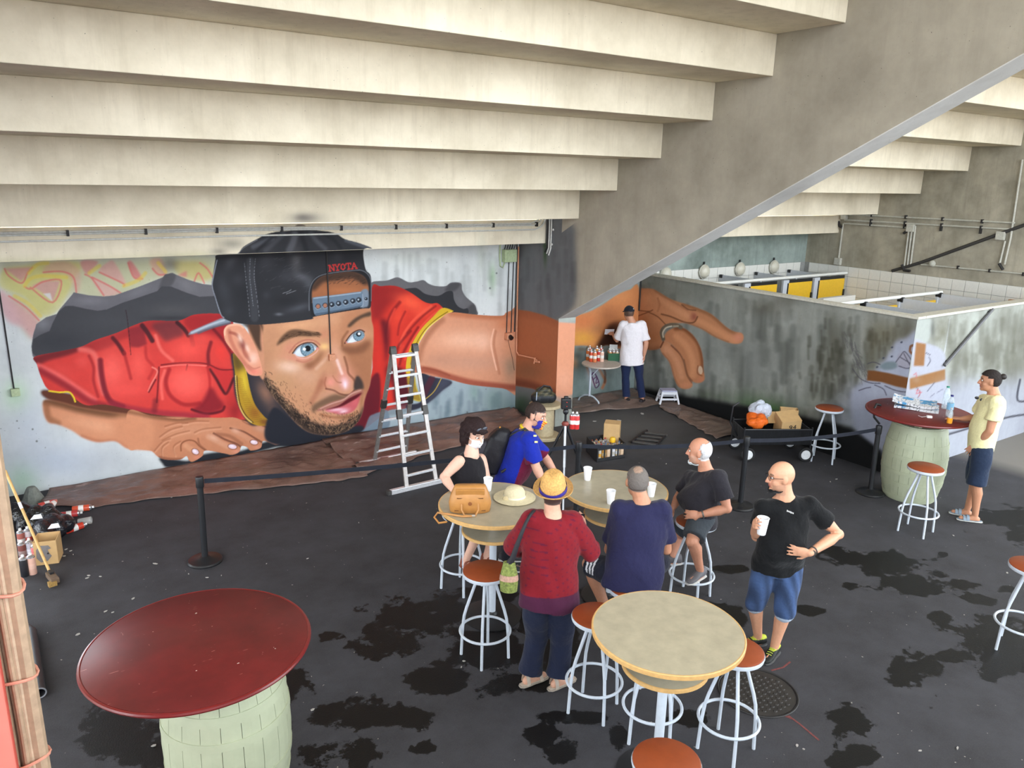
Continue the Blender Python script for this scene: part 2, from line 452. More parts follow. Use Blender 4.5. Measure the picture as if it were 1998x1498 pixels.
def paint_wall(c):
    P, S, B, D = c.P, c.S, c.B, c.D
    # ---- washes and stains on the bare wall
    c.T = (0, 0, 1); r0 = np.random.RandomState(11)
    B(30, 770, 26, 30, (190, 226, 176), .6); B(45, 935, 30, 30, (150, 196, 150), .55); B(120, 900, 80, 40, (196, 206, 222), .7); B(220, 900, 60, 30, (186, 190, 196), .5); B(60, 830, 40, 60, (206, 214, 226), .5)
    B(960, 540, 8, 26, (150, 200, 130), .55); B(940, 500, 10, 40, (206, 214, 196), .4); B(800, 505, 60, 16, (214, 218, 206), .4); B(965, 780, 20, 26, (90, 150, 74), .6); B(925, 765, 10, 18, (100, 170, 80), .5); B(995, 800, 14, 30, (70, 110, 60), .6)
    P([(840, 740), (1010, 748), (1010, 830), (700, 870), (720, 820)], (142, 162, 172), .75, 10)
    for k in range(90):
        x_ = r0.uniform(740, 1005); y_ = r0.uniform(490, 600); v = r0.choice([150, 168, 226]); S([(x_, y_), (x_ + r0.uniform(-2, 2), y_ + r0.uniform(20, 70))], (v, v + 4, v + 2), r0.uniform(3, 12), .25, 8)
    for k in range(40):
        x_ = r0.uniform(840, 1005); y_ = r0.uniform(760, 830); S([(x_, y_), (x_, y_ + 22)], (104, 124, 134), r0.uniform(4, 10), .3, 7)
    for k in range(70):
        x_ = r0.uniform(20, 1000); y_ = r0.uniform(510, 940); D(x_, y_, r0.uniform(.8, 2.2), (92, 94, 92), .7)
    # ---- faded graffiti lettering behind
    c.T = T4
    P([(0, 320), (400, 310), (900, 295), (1500, 280), (1500, 480), (1200, 430), (900, 560), (700, 620), (480, 560), (300, 720), (220, 860), (60, 560), (0, 400)], (200, 198, 150), .75, 30)
    P([(20, 380), (180, 350), (320, 320), (560, 330), (500, 480), (420, 650), (300, 700), (160, 560), (0, 500)], (214, 206, 128), .7, 12)
    P([(30, 370), (220, 360), (190, 400), (150, 460)], (214, 160, 158), .8, 5, False)
    P([(220, 490), (300, 455), (420, 455), (370, 600), (300, 545)], (212, 166, 164), .85, 5, False)
    P([(300, 545), (350, 540), (365, 600)], (224, 224, 222), .9, 3, False)
    P([(300, 395), (350, 330), (480, 325), (560, 400), (540, 540), (480, 430), (420, 395)], (216, 172, 160), .6, 10)
    P([(0, 520), (60, 560), (180, 650), (270, 740), (230, 860), (150, 780), (60, 740), (0, 640)], (222, 170, 172), .75, 14)
    P([(560, 320), (680, 320), (640, 380), (600, 410)], (216, 150, 146), .75, 6)
    P([(690, 390), (760, 320), (800, 330), (880, 480), (830, 460)], (222, 172, 166), .8, 6)
    P([(890, 330), (920, 325), (990, 440), (930, 430)], (220, 140, 138), .85, 5)
    P([(640, 430), (780, 500), (830, 540), (720, 560)], (222, 178, 172), .8, 6)
    P([(1040, 320), (1120, 300), (1160, 400), (1100, 420)], (224, 172, 150), .7, 8)
    P([(1200, 330), (1300, 320), (1420, 330), (1490, 420), (1400, 460), (1260, 430)], (206, 190, 120), .7, 10)
    P([(1230, 420), (1300, 385), (1300, 430)], (216, 140, 136), .8, 5, False)
    B(1180, 340, 60, 50, (110, 104, 104), .6)
    for ln in ([(30, 370), (60, 420), (150, 470), (190, 400), (225, 360)], [(170, 495), (215, 510), (300, 460), (425, 455), (365, 605), (210, 500)], [(300, 395), (430, 390), (510, 430), (530, 540)],
               [(60, 560), (180, 640), (270, 730)], [(590, 410), (640, 440), (720, 555)], [(690, 395), (850, 470), (860, 490)], [(890, 330), (930, 430), (990, 440)], [(640, 430), (760, 490), (840, 540)],
               [(1060, 370), (1100, 410), (1150, 410)], [(1390, 330), (1440, 370), (1480, 430)], [(1350, 460), (1380, 400), (1420, 470)]):
        S(ln, (222, 128, 122), 12, .75, 8)
    for ln in ([(200, 400), (260, 340), (330, 330)], [(170, 490), (210, 440), (300, 420), (460, 430)], [(100, 560), (190, 610), (280, 700)], [(620, 400), (690, 350)], [(860, 490), (960, 450), (1010, 400)], [(1100, 330), (1150, 390)]):
        S(ln, (232, 208, 96), 26, .6, 14)
    # ---- torn hole on the left
    c.T = TL
    hl_ = P([(60, 880), (50, 800), (65, 700), (95, 600), (180, 540), (275, 510), (300, 470), (415, 335), (425, 318), (560, 345), (700, 355), (790, 345), (1000, 270), (1215, 185), (1235, 160), (1300, 145), (1340, 165), (1450, 210), (1570, 245), (1660, 255), (1760, 520), (1400, 600), (1100, 640), (480, 830), (110, 950)], (122, 120, 125), 1, 1.5, False)
    c.clip = hl_
    B(150, 600, 60, 50, (150, 150, 154), .7); B(560, 390, 130, 40, (146, 144, 150), .7); B(1000, 310, 120, 40, (140, 138, 144), .6, -.35); B(1420, 250, 90, 50, (140, 138, 142), .7, .4)
    P([(1180, 290), (1230, 160), (1300, 150), (1330, 180), (1290, 260), (1230, 280)], (96, 95, 98), .8, 8)
    P([(95, 890), (52, 850), (66, 735), (130, 695), (212, 660), (240, 590), (290, 490), (350, 440), (420, 438), (520, 462), (640, 482), (720, 470), (860, 410), (1000, 365), (1165, 308), (1205, 265), (1290, 268), (1420, 320), (1540, 358), (1700, 350), (1780, 540), (1400, 600), (1100, 650), (480, 840), (110, 950)], (84, 84, 88), 1, 2, False)
    B(300, 760, 260, 90, (72, 73, 78), .8); B(1300, 470, 200, 50, (98, 97, 99), .8); B(1300, 545, 200, 18, (66, 66, 70), .7); B(700, 560, 200, 60, (90, 90, 94), .6)
    c.clip = None
    # ---- red shirt, left side
    P([(160, 1180), (440, 1220), (900, 1300), (1700, 1380), (1980, 1400), (1900, 1520), (1000, 1480), (500, 1380), (180, 1260)], (112, 66, 50), 1, 6)
    sh = P([(78, 890), (300, 842), (490, 800), (620, 740), (800, 680), (960, 610), (1100, 570), (1350, 570), (1500, 515), (1720, 510), (1830, 560), (1880, 900), (1880, 1000), (1870, 1150), (1930, 1330), (1985, 1440), (1700, 1432), (1400, 1425), (1150, 1400), (900, 1350), (700, 1312), (540, 1318), (440, 1262), (380, 1203), (210, 1185), (140, 1080), (100, 960)], (222, 76, 70), 1, 2)
    c.clip = sh
    P([(60, 900), (300, 830), (500, 790), (450, 850), (200, 925), (100, 965)], (118, 46, 52), .85, 10)
    P([(490, 800), (800, 680), (1100, 565), (1360, 565), (1300, 620), (900, 720), (760, 800), (600, 850)], (172, 56, 58), .8, 14)
    B(760, 1010, 130, 190, (255, 112, 102), .95); B(1000, 960, 90, 170, (250, 104, 94), .9); B(900, 1180, 170, 70, (244, 96, 88), .8)
    B(500, 930, 60, 60, (244, 100, 92), .7); B(330, 1010, 130, 60, (236, 88, 82), .7, .4)
    S([(110, 965), (300, 1060), (450, 1160), (610, 1270)], (246, 118, 112), 46, .85, 40)
    S([(130, 1010), (300, 1110), (430, 1190), (560, 1280), (700, 1320)], (150, 46, 58), 54, .75, 46)
    S([(480, 820), (590, 850), (640, 960), (650, 1080), (690, 1210)], (248, 128, 118), 46, .8, 40)
    S([(560, 880), (600, 980), (600, 1100), (640, 1240)], (170, 50, 54), 24, .7, 22)
    S([(660, 920), (672, 1050), (705, 1200), (760, 1290), (860, 1330)], (126, 36, 50), 46, .85, 30)
    S([(770, 720), (820, 780), (870, 860)], (98, 40, 48), 34, .9, 20); S([(870, 850), (900, 960), (930, 1080)], (178, 52, 54), 26, .7, 24)
    P([(905, 645), (1040, 610), (1075, 780), (1000, 805), (925, 800)], (152, 54, 62), .85, 8, False)
    S([(1030, 610), (1075, 670), (1120, 745)], (84, 40, 48), 40, .9, 18); S([(1150, 700), (1200, 830), (1300, 920)], (250, 130, 118), 30, .8, 26)
    S([(1060, 800), (1070, 900), (1130, 980), (1090, 1080)], (190, 56, 56), 26, .65, 24)
    P([(1120, 600), (1330, 580), (1400, 690), (1300, 735), (1240, 752), (1180, 690)], (132, 62, 66), .9, 14)
    S([(1340, 585), (1400, 640), (1440, 700)], (70, 38, 44), 34, .9, 18); S([(1460, 690), (1480, 780)], (160, 56, 58), 40, .7, 26)
    P([(1450, 520), (1730, 500), (1860, 560), (1880, 900), (1760, 760), (1640, 690), (1500, 690), (1400, 590)], (168, 46, 52), .8, 18)
    B(1430, 820, 150, 90, (252, 100, 90), .9); B(1560, 740, 60, 60, (240, 92, 84), .7)
    S([(1640, 760), (1615, 860), (1620, 960)], (120, 36, 46), 30, .8, 22)
    B(1730, 850, 60, 90, (238, 76, 68), .9, -.3); S([(1660, 640), (1760, 760), (1840, 900)], (110, 32, 42), 26, .7, 24)
    P([(1620, 960), (1840, 1010), (1850, 1080), (1770, 1210), (1690, 1120)], (206, 60, 60), .9, 8, False)
    S([(1630, 1000), (1690, 1090), (1740, 1180), (1780, 1210), (1840, 1080)], (72, 24, 34), 24, .85, 18)
    S([(1200, 960), (1330, 945), (1450, 940), (1600, 950), (1720, 1000), (1840, 1000)], (140, 40, 46), 14, .9, 6)
    S([(1190, 980), (1330, 962), (1450, 960), (1600, 968)], (255, 150, 140), 10, .8, 6); S([(1430, 960), (1420, 1005)], (130, 36, 42), 14, .8, 5)
    B(1430, 1110, 190, 150, (255, 110, 100), .95, 0, 1.6)
    S([(1270, 1000), (1240, 1110), (1280, 1230), (1400, 1310), (1540, 1300)], (172, 46, 50), 34, .8, 26)
    S([(1610, 980), (1630, 1100), (1620, 1240), (1560, 1320)], (190, 50, 52), 24, .7, 20)
    S([(1180, 980), (1170, 1150), (1160, 1290)], (140, 40, 46), 16, .85, 8); S([(1230, 1010), (1200, 1120), (1210, 1260)], (250, 124, 112), 26, .75, 22)
    S([(1120, 980), (1165, 1020), (1110, 1130), (1085, 1190)], (246, 150, 136), 14, .8, 10); S([(1150, 1090), (1090, 1200)], (120, 34, 42), 14, .8, 10)
    P([(1560, 1290), (1640, 1160), (1700, 1240), (1760, 1330), (1640, 1390), (1480, 1360)], (142, 36, 48), .85, 16)
    S([(1470, 1355), (1600, 1392), (1730, 1370), (1760, 1330)], (92, 24, 36), 22, .8, 16)
    S([(760, 1300), (900, 1345), (1150, 1385), (1400, 1408), (1600, 1420)], (158, 50, 68), 60, .7, 44)
    S([(1150, 1280), (1140, 1360)], (110, 36, 46), 50, .5, 40); B(1850, 1350, 70, 120, (150, 40, 46), .8); B(1820, 1260, 40, 80, (200, 60, 56), .7)
    c.clip = None
    S([(885, 475), (900, 560), (915, 700), (930, 870)], (60, 34, 38), 6, .7, 3)
    S([(205, 1190), (300, 1202), (380, 1200), (420, 1240), (437, 1285)], (238, 210, 60), 15, 1, 5)
    # ---- resting forearm and hand
    c.T = TB
    fa = P([(348, 0), (335, 80), (372, 172), (450, 192), (560, 240), (640, 292), (760, 330), (900, 322), (1000, 382), (1180, 398), (1260, 440), (1500, 300), (1500, 150), (1200, 132), (900, 100), (640, 62), (480, 20)], (224, 158, 122), 1, 5)
    c.clip = fa
    S([(350, 0), (480, 30), (650, 75), (900, 112), (1250, 140)], (112, 76, 52), 60, .85, 60); S([(360, 40), (380, 140), (450, 180)], (150, 100, 70), 50, .6, 40)
    B(760, 200, 230, 50, (240, 178, 142), .8, .2); S([(640, 285), (780, 325), (900, 318), (1000, 375)], (196, 124, 90), 30, .6, 30);
    c.clip = None
    c.T = TH
    P([(300, 720), (500, 740), (640, 750), (800, 680), (1000, 650), (1230, 640), (1500, 540), (1740, 490), (1998, 540), (1998, 640), (1700, 600), (1500, 640), (1200, 720), (900, 770), (640, 800), (400, 840), (330, 790)], (44, 47, 54), 1, 8)
    hd = P([(-60, 190), (200, 240), (500, 275), (700, 262), (1000, 263), (1150, 260), (1250, 292), (1400, 332), (1480, 346), (1540, 330), (1610, 336), (1700, 370), (1800, 378), (1832, 400), (1830, 450), (1800, 490), (1745, 500), (1730, 540), (1650, 575), (1590, 562), (1490, 530), (1460, 610), (1350, 640), (1300, 600), (1240, 590), (1215, 655), (1130, 690), (1040, 672), (830, 640), (795, 700), (690, 766), (640, 756), (610, 705), (540, 742), (400, 746), (300, 722), (230, 660), (190, 640), (60, 625), (-60, 600)], (206, 142, 108), 1, 2)
    c.clip = hd
    P([(-160, 150), (160, 200), (240, 420), (160, 680), (-160, 690)], (222, 157, 121), 1, 46)
    S([(-80, 190), (200, 245), (500, 282), (700, 268)], (132, 88, 62), 46, .7, 46)
    B(700, 400, 300, 70, (216, 158, 126), .7, -.1); B(450, 470, 120, 60, (214, 154, 120), .6)
    for a_ in ([(300, 480), (420, 400), (560, 360)], [(330, 520), (480, 450), (640, 410)], [(240, 640), (330, 540), (420, 500)], [(330, 700), (330, 600), (400, 540)], [(480, 690), (460, 590), (540, 530)], [(560, 330), (700, 300), (860, 300)], [(700, 430), (800, 390), (1000, 370)], [(360, 360), (500, 320), (620, 320)]):
        S(a_, (166, 106, 76), 16, .55, 14); S([(x + 8, y + 20) for x, y in a_], (230, 174, 142), 16, .5, 14)
    S([(545, 640), (550, 560), (620, 520), (700, 530), (760, 590), (835, 640)], (140, 86, 60), 16, .75, 12)
    S([(740, 500), (760, 570), (830, 630)], (150, 96, 70), 20, .6, 16)
    S([(920, 440), (1050, 510), (1180, 560), (1245, 605)], (124, 76, 58), 22, .8, 16); S([(960, 450), (1100, 470), (1240, 560)], (150, 96, 72), 40, .5, 30)
    S([(1110, 380), (1260, 420), (1400, 500), (1495, 555)], (120, 74, 56), 20, .8, 14); S([(1250, 300), (1330, 340), (1420, 340)], (150, 96, 72), 14, .6, 12)
    S([(1480, 350), (1600, 400), (1700, 450), (1745, 500)], (128, 78, 56), 20, .8, 14)
    S([(600, 580), (660, 620), (720, 640)], (226, 168, 132), 60, .7, 40); S([(860, 480), (980, 540), (1080, 590)], (220, 164, 134), 60, .75, 40); B(920, 490, 60, 30, (232, 188, 164), .6, .4)
    S([(1150, 410), (1250, 460), (1360, 530)], (214, 156, 126), 56, .75, 36); B(1170, 410, 50, 28, (230, 184, 160), .6, .3)
    S([(1400, 380), (1520, 430), (1610, 480)], (200, 144, 114), 60, .7, 40); B(1450, 390, 60, 30, (216, 168, 144), .6, .3)
    S([(1600, 360), (1780, 420)], (190, 112, 84), 60, .7, 40); B(740, 720, 60, 30, (230, 150, 126), .7); B(1180, 650, 50, 30, (232, 160, 138), .7); B(1420, 600, 50, 26, (226, 156, 132), .7); B(1640, 545, 50, 24, (224, 150, 128), .7)
    S([(300, 715), (420, 735), (560, 735)], (140, 84, 62), 30, .6, 26)
    for (nx, ny, a_, b_, an) in ((712, 652, 40, 28, .5), (1138, 594, 48, 26, .15), (1385, 545, 42, 24, .2), (1655, 494, 50, 28, .05)):
        D(nx, ny, a_ + 10, (150, 96, 76), .8, b_ + 10, an); D(nx, ny, a_, (236, 212, 222), 1, b_, an); D(nx - 8, ny - 6, a_ * .5, (252, 240, 246), .8, b_ * .4, an)
    c.clip = np.maximum(hd, fa)
    P([(-190, 250), (150, 300), (150, 560), (60, 590), (-190, 540)], (221, 155, 119), .95, 46)
    c.clip = None
    S([(1850, 460), (1920, 465), (1998, 440)], (196, 150, 96), 14, .8, 6)
    # ---- torn hole on the right
    c.T = TS
    P([(120, 210), (145, 112), (300, 95), (400, 62), (450, 68), (540, 112), (630, 105), (700, 90), (760, 130), (840, 155), (940, 155), (1000, 118), (1105, 125), (1120, 200), (1160, 270), (1250, 350), (1275, 410), (1270, 470), (1010, 470), (700, 420), (400, 280)], (116, 114, 117), 1, 2)
    P([(930, 200), (1000, 125), (1100, 130), (1050, 200), (980, 215)], (84, 82, 85), .8, 10); B(1100, 300, 50, 60, (124, 122, 126), .7); P([(1180, 390), (1250, 350), (1275, 465), (1180, 460)], (86, 84, 86), .9, 8)
    P([(480, 195), (600, 175), (650, 190), (720, 240), (830, 262), (890, 250), (950, 215), (1015, 215), (1030, 300), (1070, 370), (1130, 402), (1180, 398), (1172, 465), (1010, 465), (900, 420), (700, 350), (560, 250)], (60, 60, 64), 1, 2)
    # ---- far sleeve, shirt beyond the face
    sl = P([(140, 180), (240, 157), (400, 155), (560, 225), (700, 320), (780, 345), (850, 340), (905, 385), (915, 412), (800, 500), (700, 600), (620, 720), (560, 830), (515, 1000), (525, 1130), (560, 1300), (560, 1420), (500, 1480), (330, 1500), (200, 1600), (-60, 1760), (-60, 1450), (140, 1100), (120, 700)], (216, 64, 50), 1, 2)
    c.clip = sl
    P([(120, 170), (400, 150), (560, 225), (420, 300), (300, 400), (230, 520), (150, 540)], (152, 40, 42), .85, 30)
    B(560, 330, 170, 80, (252, 104, 74), .95, .4); B(430, 470, 70, 110, (240, 84, 62), .8, .3); B(700, 420, 110, 50, (244, 92, 68), .85, -.4)
    S([(440, 330), (350, 450), (300, 600), (280, 760)], (140, 34, 38), 34, .75, 30); S([(500, 430), (440, 560), (420, 680)], (160, 40, 40), 22, .7, 18); S([(390, 400), (330, 540), (310, 700)], (236, 84, 66), 22, .7, 18)
    S([(830, 370), (700, 470), (600, 570), (520, 660)], (150, 40, 38), 22, .75, 18); S([(780, 370), (660, 460), (560, 560), (480, 680), (440, 800)], (246, 104, 80), 26, .75, 22); S([(900, 390), (760, 500), (640, 640), (560, 780), (500, 950)], (236, 92, 70), 22, .8, 16)
    S([(640, 600), (540, 760), (470, 900), (440, 1000)], (140, 32, 36), 26, .75, 20); S([(560, 640), (440, 780), (400, 900)], (120, 28, 34), 26, .6, 22); S([(480, 800), (430, 900), (410, 1050)], (226, 78, 60), 22, .7, 20)
    P([(230, 520), (320, 560), (330, 800), (280, 1000), (240, 760)], (104, 24, 36), .85, 24)
    P([(170, 560), (225, 560), (280, 860), (280, 1200), (250, 1498), (120, 1498), (130, 1200)], (206, 56, 46), .9, 20)
    P([(300, 1020), (520, 1100), (560, 1420), (420, 1450), (350, 1300)], (82, 24, 40), .9, 22); B(340, 1330, 40, 160, (226, 66, 52), .9); B(210, 1000, 40, 260, (220, 62, 50), .7)
    P([(-60, 1498), (60, 1400), (130, 1250), (160, 1498), (100, 1640), (-60, 1760)], (98, 26, 40), .85, 30)
    c.clip = None
    P([(300, 1480), (560, 1430), (560, 1500), (330, 1560)], (104, 116, 126), .5, 14)
    P([(640, 1090), (800, 1135), (1010, 1190), (900, 1290), (780, 1400), (650, 1480), (540, 1500), (520, 1440), (680, 1390)], (58, 58, 72), 1, 6)
    P([(880, 1160), (1010, 1190), (900, 1290), (780, 1400), (700, 1440), (820, 1290)], (84, 88, 104), .7, 16)
    S([(790, 1150), (740, 1250), (700, 1330)], (96, 40, 56), 70, .7, 20); S([(890, 1155), (815, 1290), (720, 1375)], (196, 166, 84), 10, 1, 4)
    P([(520, 1120), (600, 1130), (625, 1250), (672, 1392), (600, 1390), (555, 1360)], (170, 140, 58), 1, 4); S([(605, 1140), (620, 1250), (668, 1392), (570, 1372)], (206, 188, 76), 10, .9, 4)
    P([(905, 393), (1018, 420), (1000, 442), (880, 505), (760, 605), (680, 720), (640, 800), (600, 950), (585, 1125), (520, 1132), (512, 1000), (545, 850), (620, 700), (700, 590), (800, 490)], (220, 184, 56), 1, 2)
    S([(960, 430), (840, 510), (720, 620), (640, 740), (590, 860), (560, 1000)], (120, 90, 34), 9, .8, 4); S([(1000, 430), (860, 515), (740, 615), (665, 735)], (248, 224, 110), 12, .8, 8)
    # ---- upper arm
    ar = P([(1000, 440), (1270, 465), (1540, 476), (1590, 445), (1640, 425), (1760, 420), (1760, 1290), (1560, 1262), (1200, 1222), (960, 1160), (800, 1130), (690, 1100), (600, 1110), (605, 950), (645, 800), (685, 720), (765, 605), (885, 505)], (222, 160, 128), 1, 2)
    c.clip = ar
    S([(1000, 450), (1270, 475), (1540, 485), (1700, 425)], (196, 122, 86), 60, .8, 60); B(1150, 740, 300, 110, (242, 190, 162), .9); B(1340, 760, 90, 100, (246, 196, 170), .7)
    S([(900, 520), (780, 640), (690, 790), (650, 950)], (170, 112, 84), 60, .65, 60); B(1250, 980, 380, 90, (206, 158, 134), .7); B(900, 950, 200, 80, (196, 146, 122), .6)
    S([(640, 1050), (800, 1075), (960, 1130), (1200, 1195), (1450, 1230), (1760, 1260)], (164, 86, 66), 70, .85, 50); S([(700, 1035), (850, 1070), (980, 1120)], (150, 80, 58), 22, .6, 18)
    S([(1460, 620), (1430, 760), (1450, 900), (1490, 1060)], (250, 200, 174), 16, .8, 12); S([(1480, 640), (1460, 780), (1490, 950), (1520, 1100)], (190, 126, 96), 26, .6, 22)
    B(1620, 560, 120, 70, (216, 138, 98), .8); B(1640, 1020, 70, 130, (164, 142, 120), .75); B(1640, 830, 80, 120, (220, 158, 122), .6)
    c.clip = None
    # ---- neck and yellow collar
    c.T = TF
    P([(200, 560), (380, 640), (560, 800), (720, 1050), (880, 1260), (1040, 1430), (1150, 1540), (1000, 1600), (640, 1420), (420, 1420), (250, 1100), (220, 800)], (58, 56, 64), 1, 8)
    B(610, 1040, 90, 170, (164, 122, 100), .85, -.5); B(700, 1240, 90, 60, (104, 84, 78), .7, .6)
    co = P([(215, 560), (300, 640), (365, 745), (390, 830), (425, 1000), (485, 1180), (600, 1330), (690, 1405), (560, 1440), (440, 1408), (360, 1335), (290, 1185), (258, 1000), (240, 800)], (190, 152, 48), 1, 2)
    c.clip = co
    P([(200, 540), (320, 640), (360, 740), (250, 760)], (96, 76, 40), .9, 30); B(350, 900, 50, 160, (230, 202, 70), .8, -.15); B(480, 1280, 90, 90, (160, 104, 46), .8, .7); B(600, 1390, 70, 40, (128, 80, 46), .8)
    for t in np.linspace(0, 1, 24):
        S([(262 + 150 * t * t + 60 * t, 850 + 540 * t), (330 + 160 * t * t + 90 * t, 870 + 500 * t)], (128, 94, 34), 6, .45, 4)
    S([(370, 760), (395, 850), (430, 1000), (490, 1175), (600, 1320), (680, 1395)], (232, 206, 96), 12, .85, 5)
    c.clip = None
    S([(262, 830), (272, 1000), (305, 1180), (372, 1310), (460, 1395)], (70, 50, 36), 10, .9, 5)
    bl = c.curve(np.array([(246, 830), (256, 1000), (288, 1180), (350, 1310), (440, 1395)], float), False, 9)
    for q in bl: D(q[0], q[1], 8, (226, 200, 128), 1)
    c.T = TM
    P([(1480, 560), (1664, 420), (1664, 1040), (1500, 1110), (1400, 1340), (1200, 1420), (1200, 1200)], (112, 30, 44), .95, 16)
    P([(-60, 960), (200, 1120), (400, 1230), (700, 1350), (1000, 1340), (1300, 1250), (1420, 1290), (1330, 1410), (1000, 1480), (600, 1540), (0, 1560), (-200, 1400)], (44, 46, 56), 1, 10)
    P([(1330, 1400), (1420, 1300), (1500, 1110), (1580, 1060), (1664, 1030), (1800, 1010), (1800, 1300)], (122, 138, 152), .9, 8)
    c.T = TF
    # ---- face
    fc = P([(540, 200), (900, 160), (1200, 100), (1500, 40), (1860, -20), (1890, 10), (1902, 150), (1925, 250), (1926, 420), (1915, 600), (1902, 800), (1880, 950), (1842, 1050), (1815, 1150), (1800, 1250), (1750, 1370), (1640, 1480), (1500, 1535), (1350, 1552), (1150, 1520), (1000, 1420), (850, 1250), (720, 1100), (620, 950), (570, 830), (555, 600), (540, 400)], (214, 160, 124), 1, 3)
    c.clip = fc
    P([(1530, 380), (1700, 440), (1930, 380), (1930, 900), (1850, 1100), (1720, 900), (1640, 760), (1590, 620)], (172, 116, 84), .8, 40)
    P([(1560, 80), (1900, -20), (1920, 330), (1800, 250), (1620, 320), (1540, 420), (1500, 330)], (190, 132, 98), .7, 40)
    B(1000, 215, 260, 50, (232, 178, 138), .9, -.12); B(1380, 150, 130, 70, (226, 172, 136), .7); B(680, 330, 110, 110, (206, 152, 118), .7); B(620, 640, 90, 200, (198, 146, 112), .8); B(1440, 330, 70, 130, (206, 146, 112), .7)
    B(900, 730, 150, 80, (246, 210, 190), .95, .15); B(1120, 840, 170, 110, (222, 172, 142), .8); B(820, 900, 160, 130, (206, 160, 122), .8); B(1000, 620, 170, 36, (228, 156, 134), .8, .15)
    B(900, 480, 100, 60, (222, 152, 128), .7, -.7); B(1150, 720, 60, 40, (176, 118, 92), .6)
    P([(1320, 520), (1300, 600), (1230, 690), (1140, 730), (1080, 690), (1200, 640), (1260, 570)], (148, 98, 70), .8, 26)
    S([(1230, 740), (1330, 640), (1400, 560)], (232, 190, 166), 40, .6, 40)
    B(1330, 470, 60, 40, (252, 208, 142), .9); B(1320, 320, 60, 60, (210, 142, 112), .6)
    # nose
    B(1480, 600, 70, 170, (228, 172, 146), .8, -.25); B(1550, 860, 130, 150, (230, 156, 138), .9); B(1440, 780, 60, 130, (206, 150, 116), .7, -.2)
    S([(1480, 640), (1510, 720), (1540, 800)], (252, 220, 212), 34, .85, 34); B(1575, 915, 50, 70, (252, 210, 216), .95, -.2); B(1580, 940, 18, 40, (255, 240, 248), .8)
    B(1400, 905, 62, 62, (242, 164, 146), .95); S([(1345, 850), (1330, 920), (1350, 985)], (176, 106, 84), 18, .7, 16); S([(1430, 830), (1480, 900), (1530, 910)], (186, 122, 96), 18, .6, 16)
    S([(1345, 985), (1440, 1005), (1520, 1048), (1620, 1060), (1690, 1005)], (126, 76, 62), 20, .8, 14); S([(1570, 600), (1605, 720), (1620, 800), (1690, 880), (1700, 960)], (138, 88, 64), 26, .7, 22)
    B(1300, 900, 50, 110, (186, 122, 96), .7, .3); S([(1290, 900), (1230, 1040), (1170, 1150)], (184, 122, 94), 60, .7, 60); B(1360, 1060, 130, 50, (212, 160, 136), .6, -.3)
    P([(1400, 1005), (1500, 1040), (1440, 1020)], (90, 50, 44), .7, 6)
    # moustache, lips
    P([(1180, 1200), (1290, 1125), (1450, 1055), (1560, 1070), (1650, 1055), (1570, 1120), (1400, 1170), (1250, 1235), (1190, 1280)], (118, 92, 74), .8, 14)
    P([(1690, 1005), (1700, 880), (1735, 830), (1790, 895), (1806, 985), (1750, 995)], (68, 58, 56), .9, 12)
    P([(1235, 1252), (1400, 1158), (1560, 1108), (1650, 1040), (1750, 998), (1805, 1010), (1790, 1060), (1700, 1100), (1500, 1200), (1350, 1244)], (182, 122, 108), 1, 5)
    S([(1280, 1225), (1420, 1165), (1560, 1118), (1660, 1045), (1770, 1005)], (222, 176, 160), 16, .75, 12)
    P([(1340, 1246), (1500, 1212), (1640, 1150), (1760, 1050), (1756, 1130), (1690, 1250), (1560, 1302), (1430, 1282)], (212, 108, 114), 1, 4)
    B(1480, 1240, 110, 22, (250, 206, 218), .9, -.1); B(1560, 1262, 60, 22, (255, 226, 236), .85, -.2); B(1700, 1150, 40, 60, (222, 116, 120), .7, .4)
    P([(1340, 1243), (1500, 1192), (1620, 1110), (1780, 1035), (1745, 1085), (1640, 1150), (1520, 1208)], (104, 24, 36), 1, 4)
    S([(1290, 1300), (1440, 1335), (1620, 1325), (1720, 1270)], (170, 110, 78), 30, .7, 26); B(1420, 1380, 170, 40, (222, 164, 130), .7)
    # beard and stubble
    P([(560, 820), (600, 830), (670, 920), (790, 1080), (900, 1190), (1050, 1310), (1200, 1400), (1400, 1440), (1600, 1400), (1740, 1320), (1800, 1200), (1830, 1250), (1760, 1400), (1600, 1520), (1350, 1580), (1150, 1550), (1000, 1440), (850, 1270), (700, 1100), (600, 950)], (66, 54, 48), .9, 20)
    B(1620, 1340, 120, 40, (150, 110, 84), .7); B(1780, 1130, 26, 120, (170, 118, 84), .7, .1)
    r = np.random.RandomState(3)
    jaw = c.curve(np.array([(575, 840), (640, 930), (730, 1050), (850, 1180), (980, 1290), (1130, 1390), (1300, 1440), (1480, 1450), (1640, 1400), (1760, 1290)], float), False, 26)
    for q in jaw:
        for k in range(3):
            x_, y_ = q[0] + r.randn() * 40, q[1] + r.randn() * 40 + 10; a_ = r.uniform(.3, 1.3) if x_ < 1450 else r.uniform(1.2, 2.4); L_ = r.uniform(20, 60)
            S([(x_, y_), (x_ + L_ * .6 * math.cos(a_) + 4, y_ + L_ * .6 * math.sin(a_)), (x_ + L_ * math.cos(a_ + .3), y_ + L_ * math.sin(a_ + .3))], (48, 38, 34) if r.rand() < .7 else (176, 142, 110), 6, .7, 3)
    for k in range(170):
        t = r.rand(); q = jaw[int(t * (len(jaw) - 1))]; x_, y_ = q[0] + r.uniform(20, 220) * (1 - .4 * t), q[1] - r.uniform(10, 170)
        if y_ < 800 + .1 * x_: continue
        a_ = r.uniform(.6, 1.6); L_ = r.uniform(12, 30); S([(x_, y_), (x_ + L_ * math.cos(a_), y_ + L_ * math.sin(a_))], (104, 74, 56), 5, .6, 3)
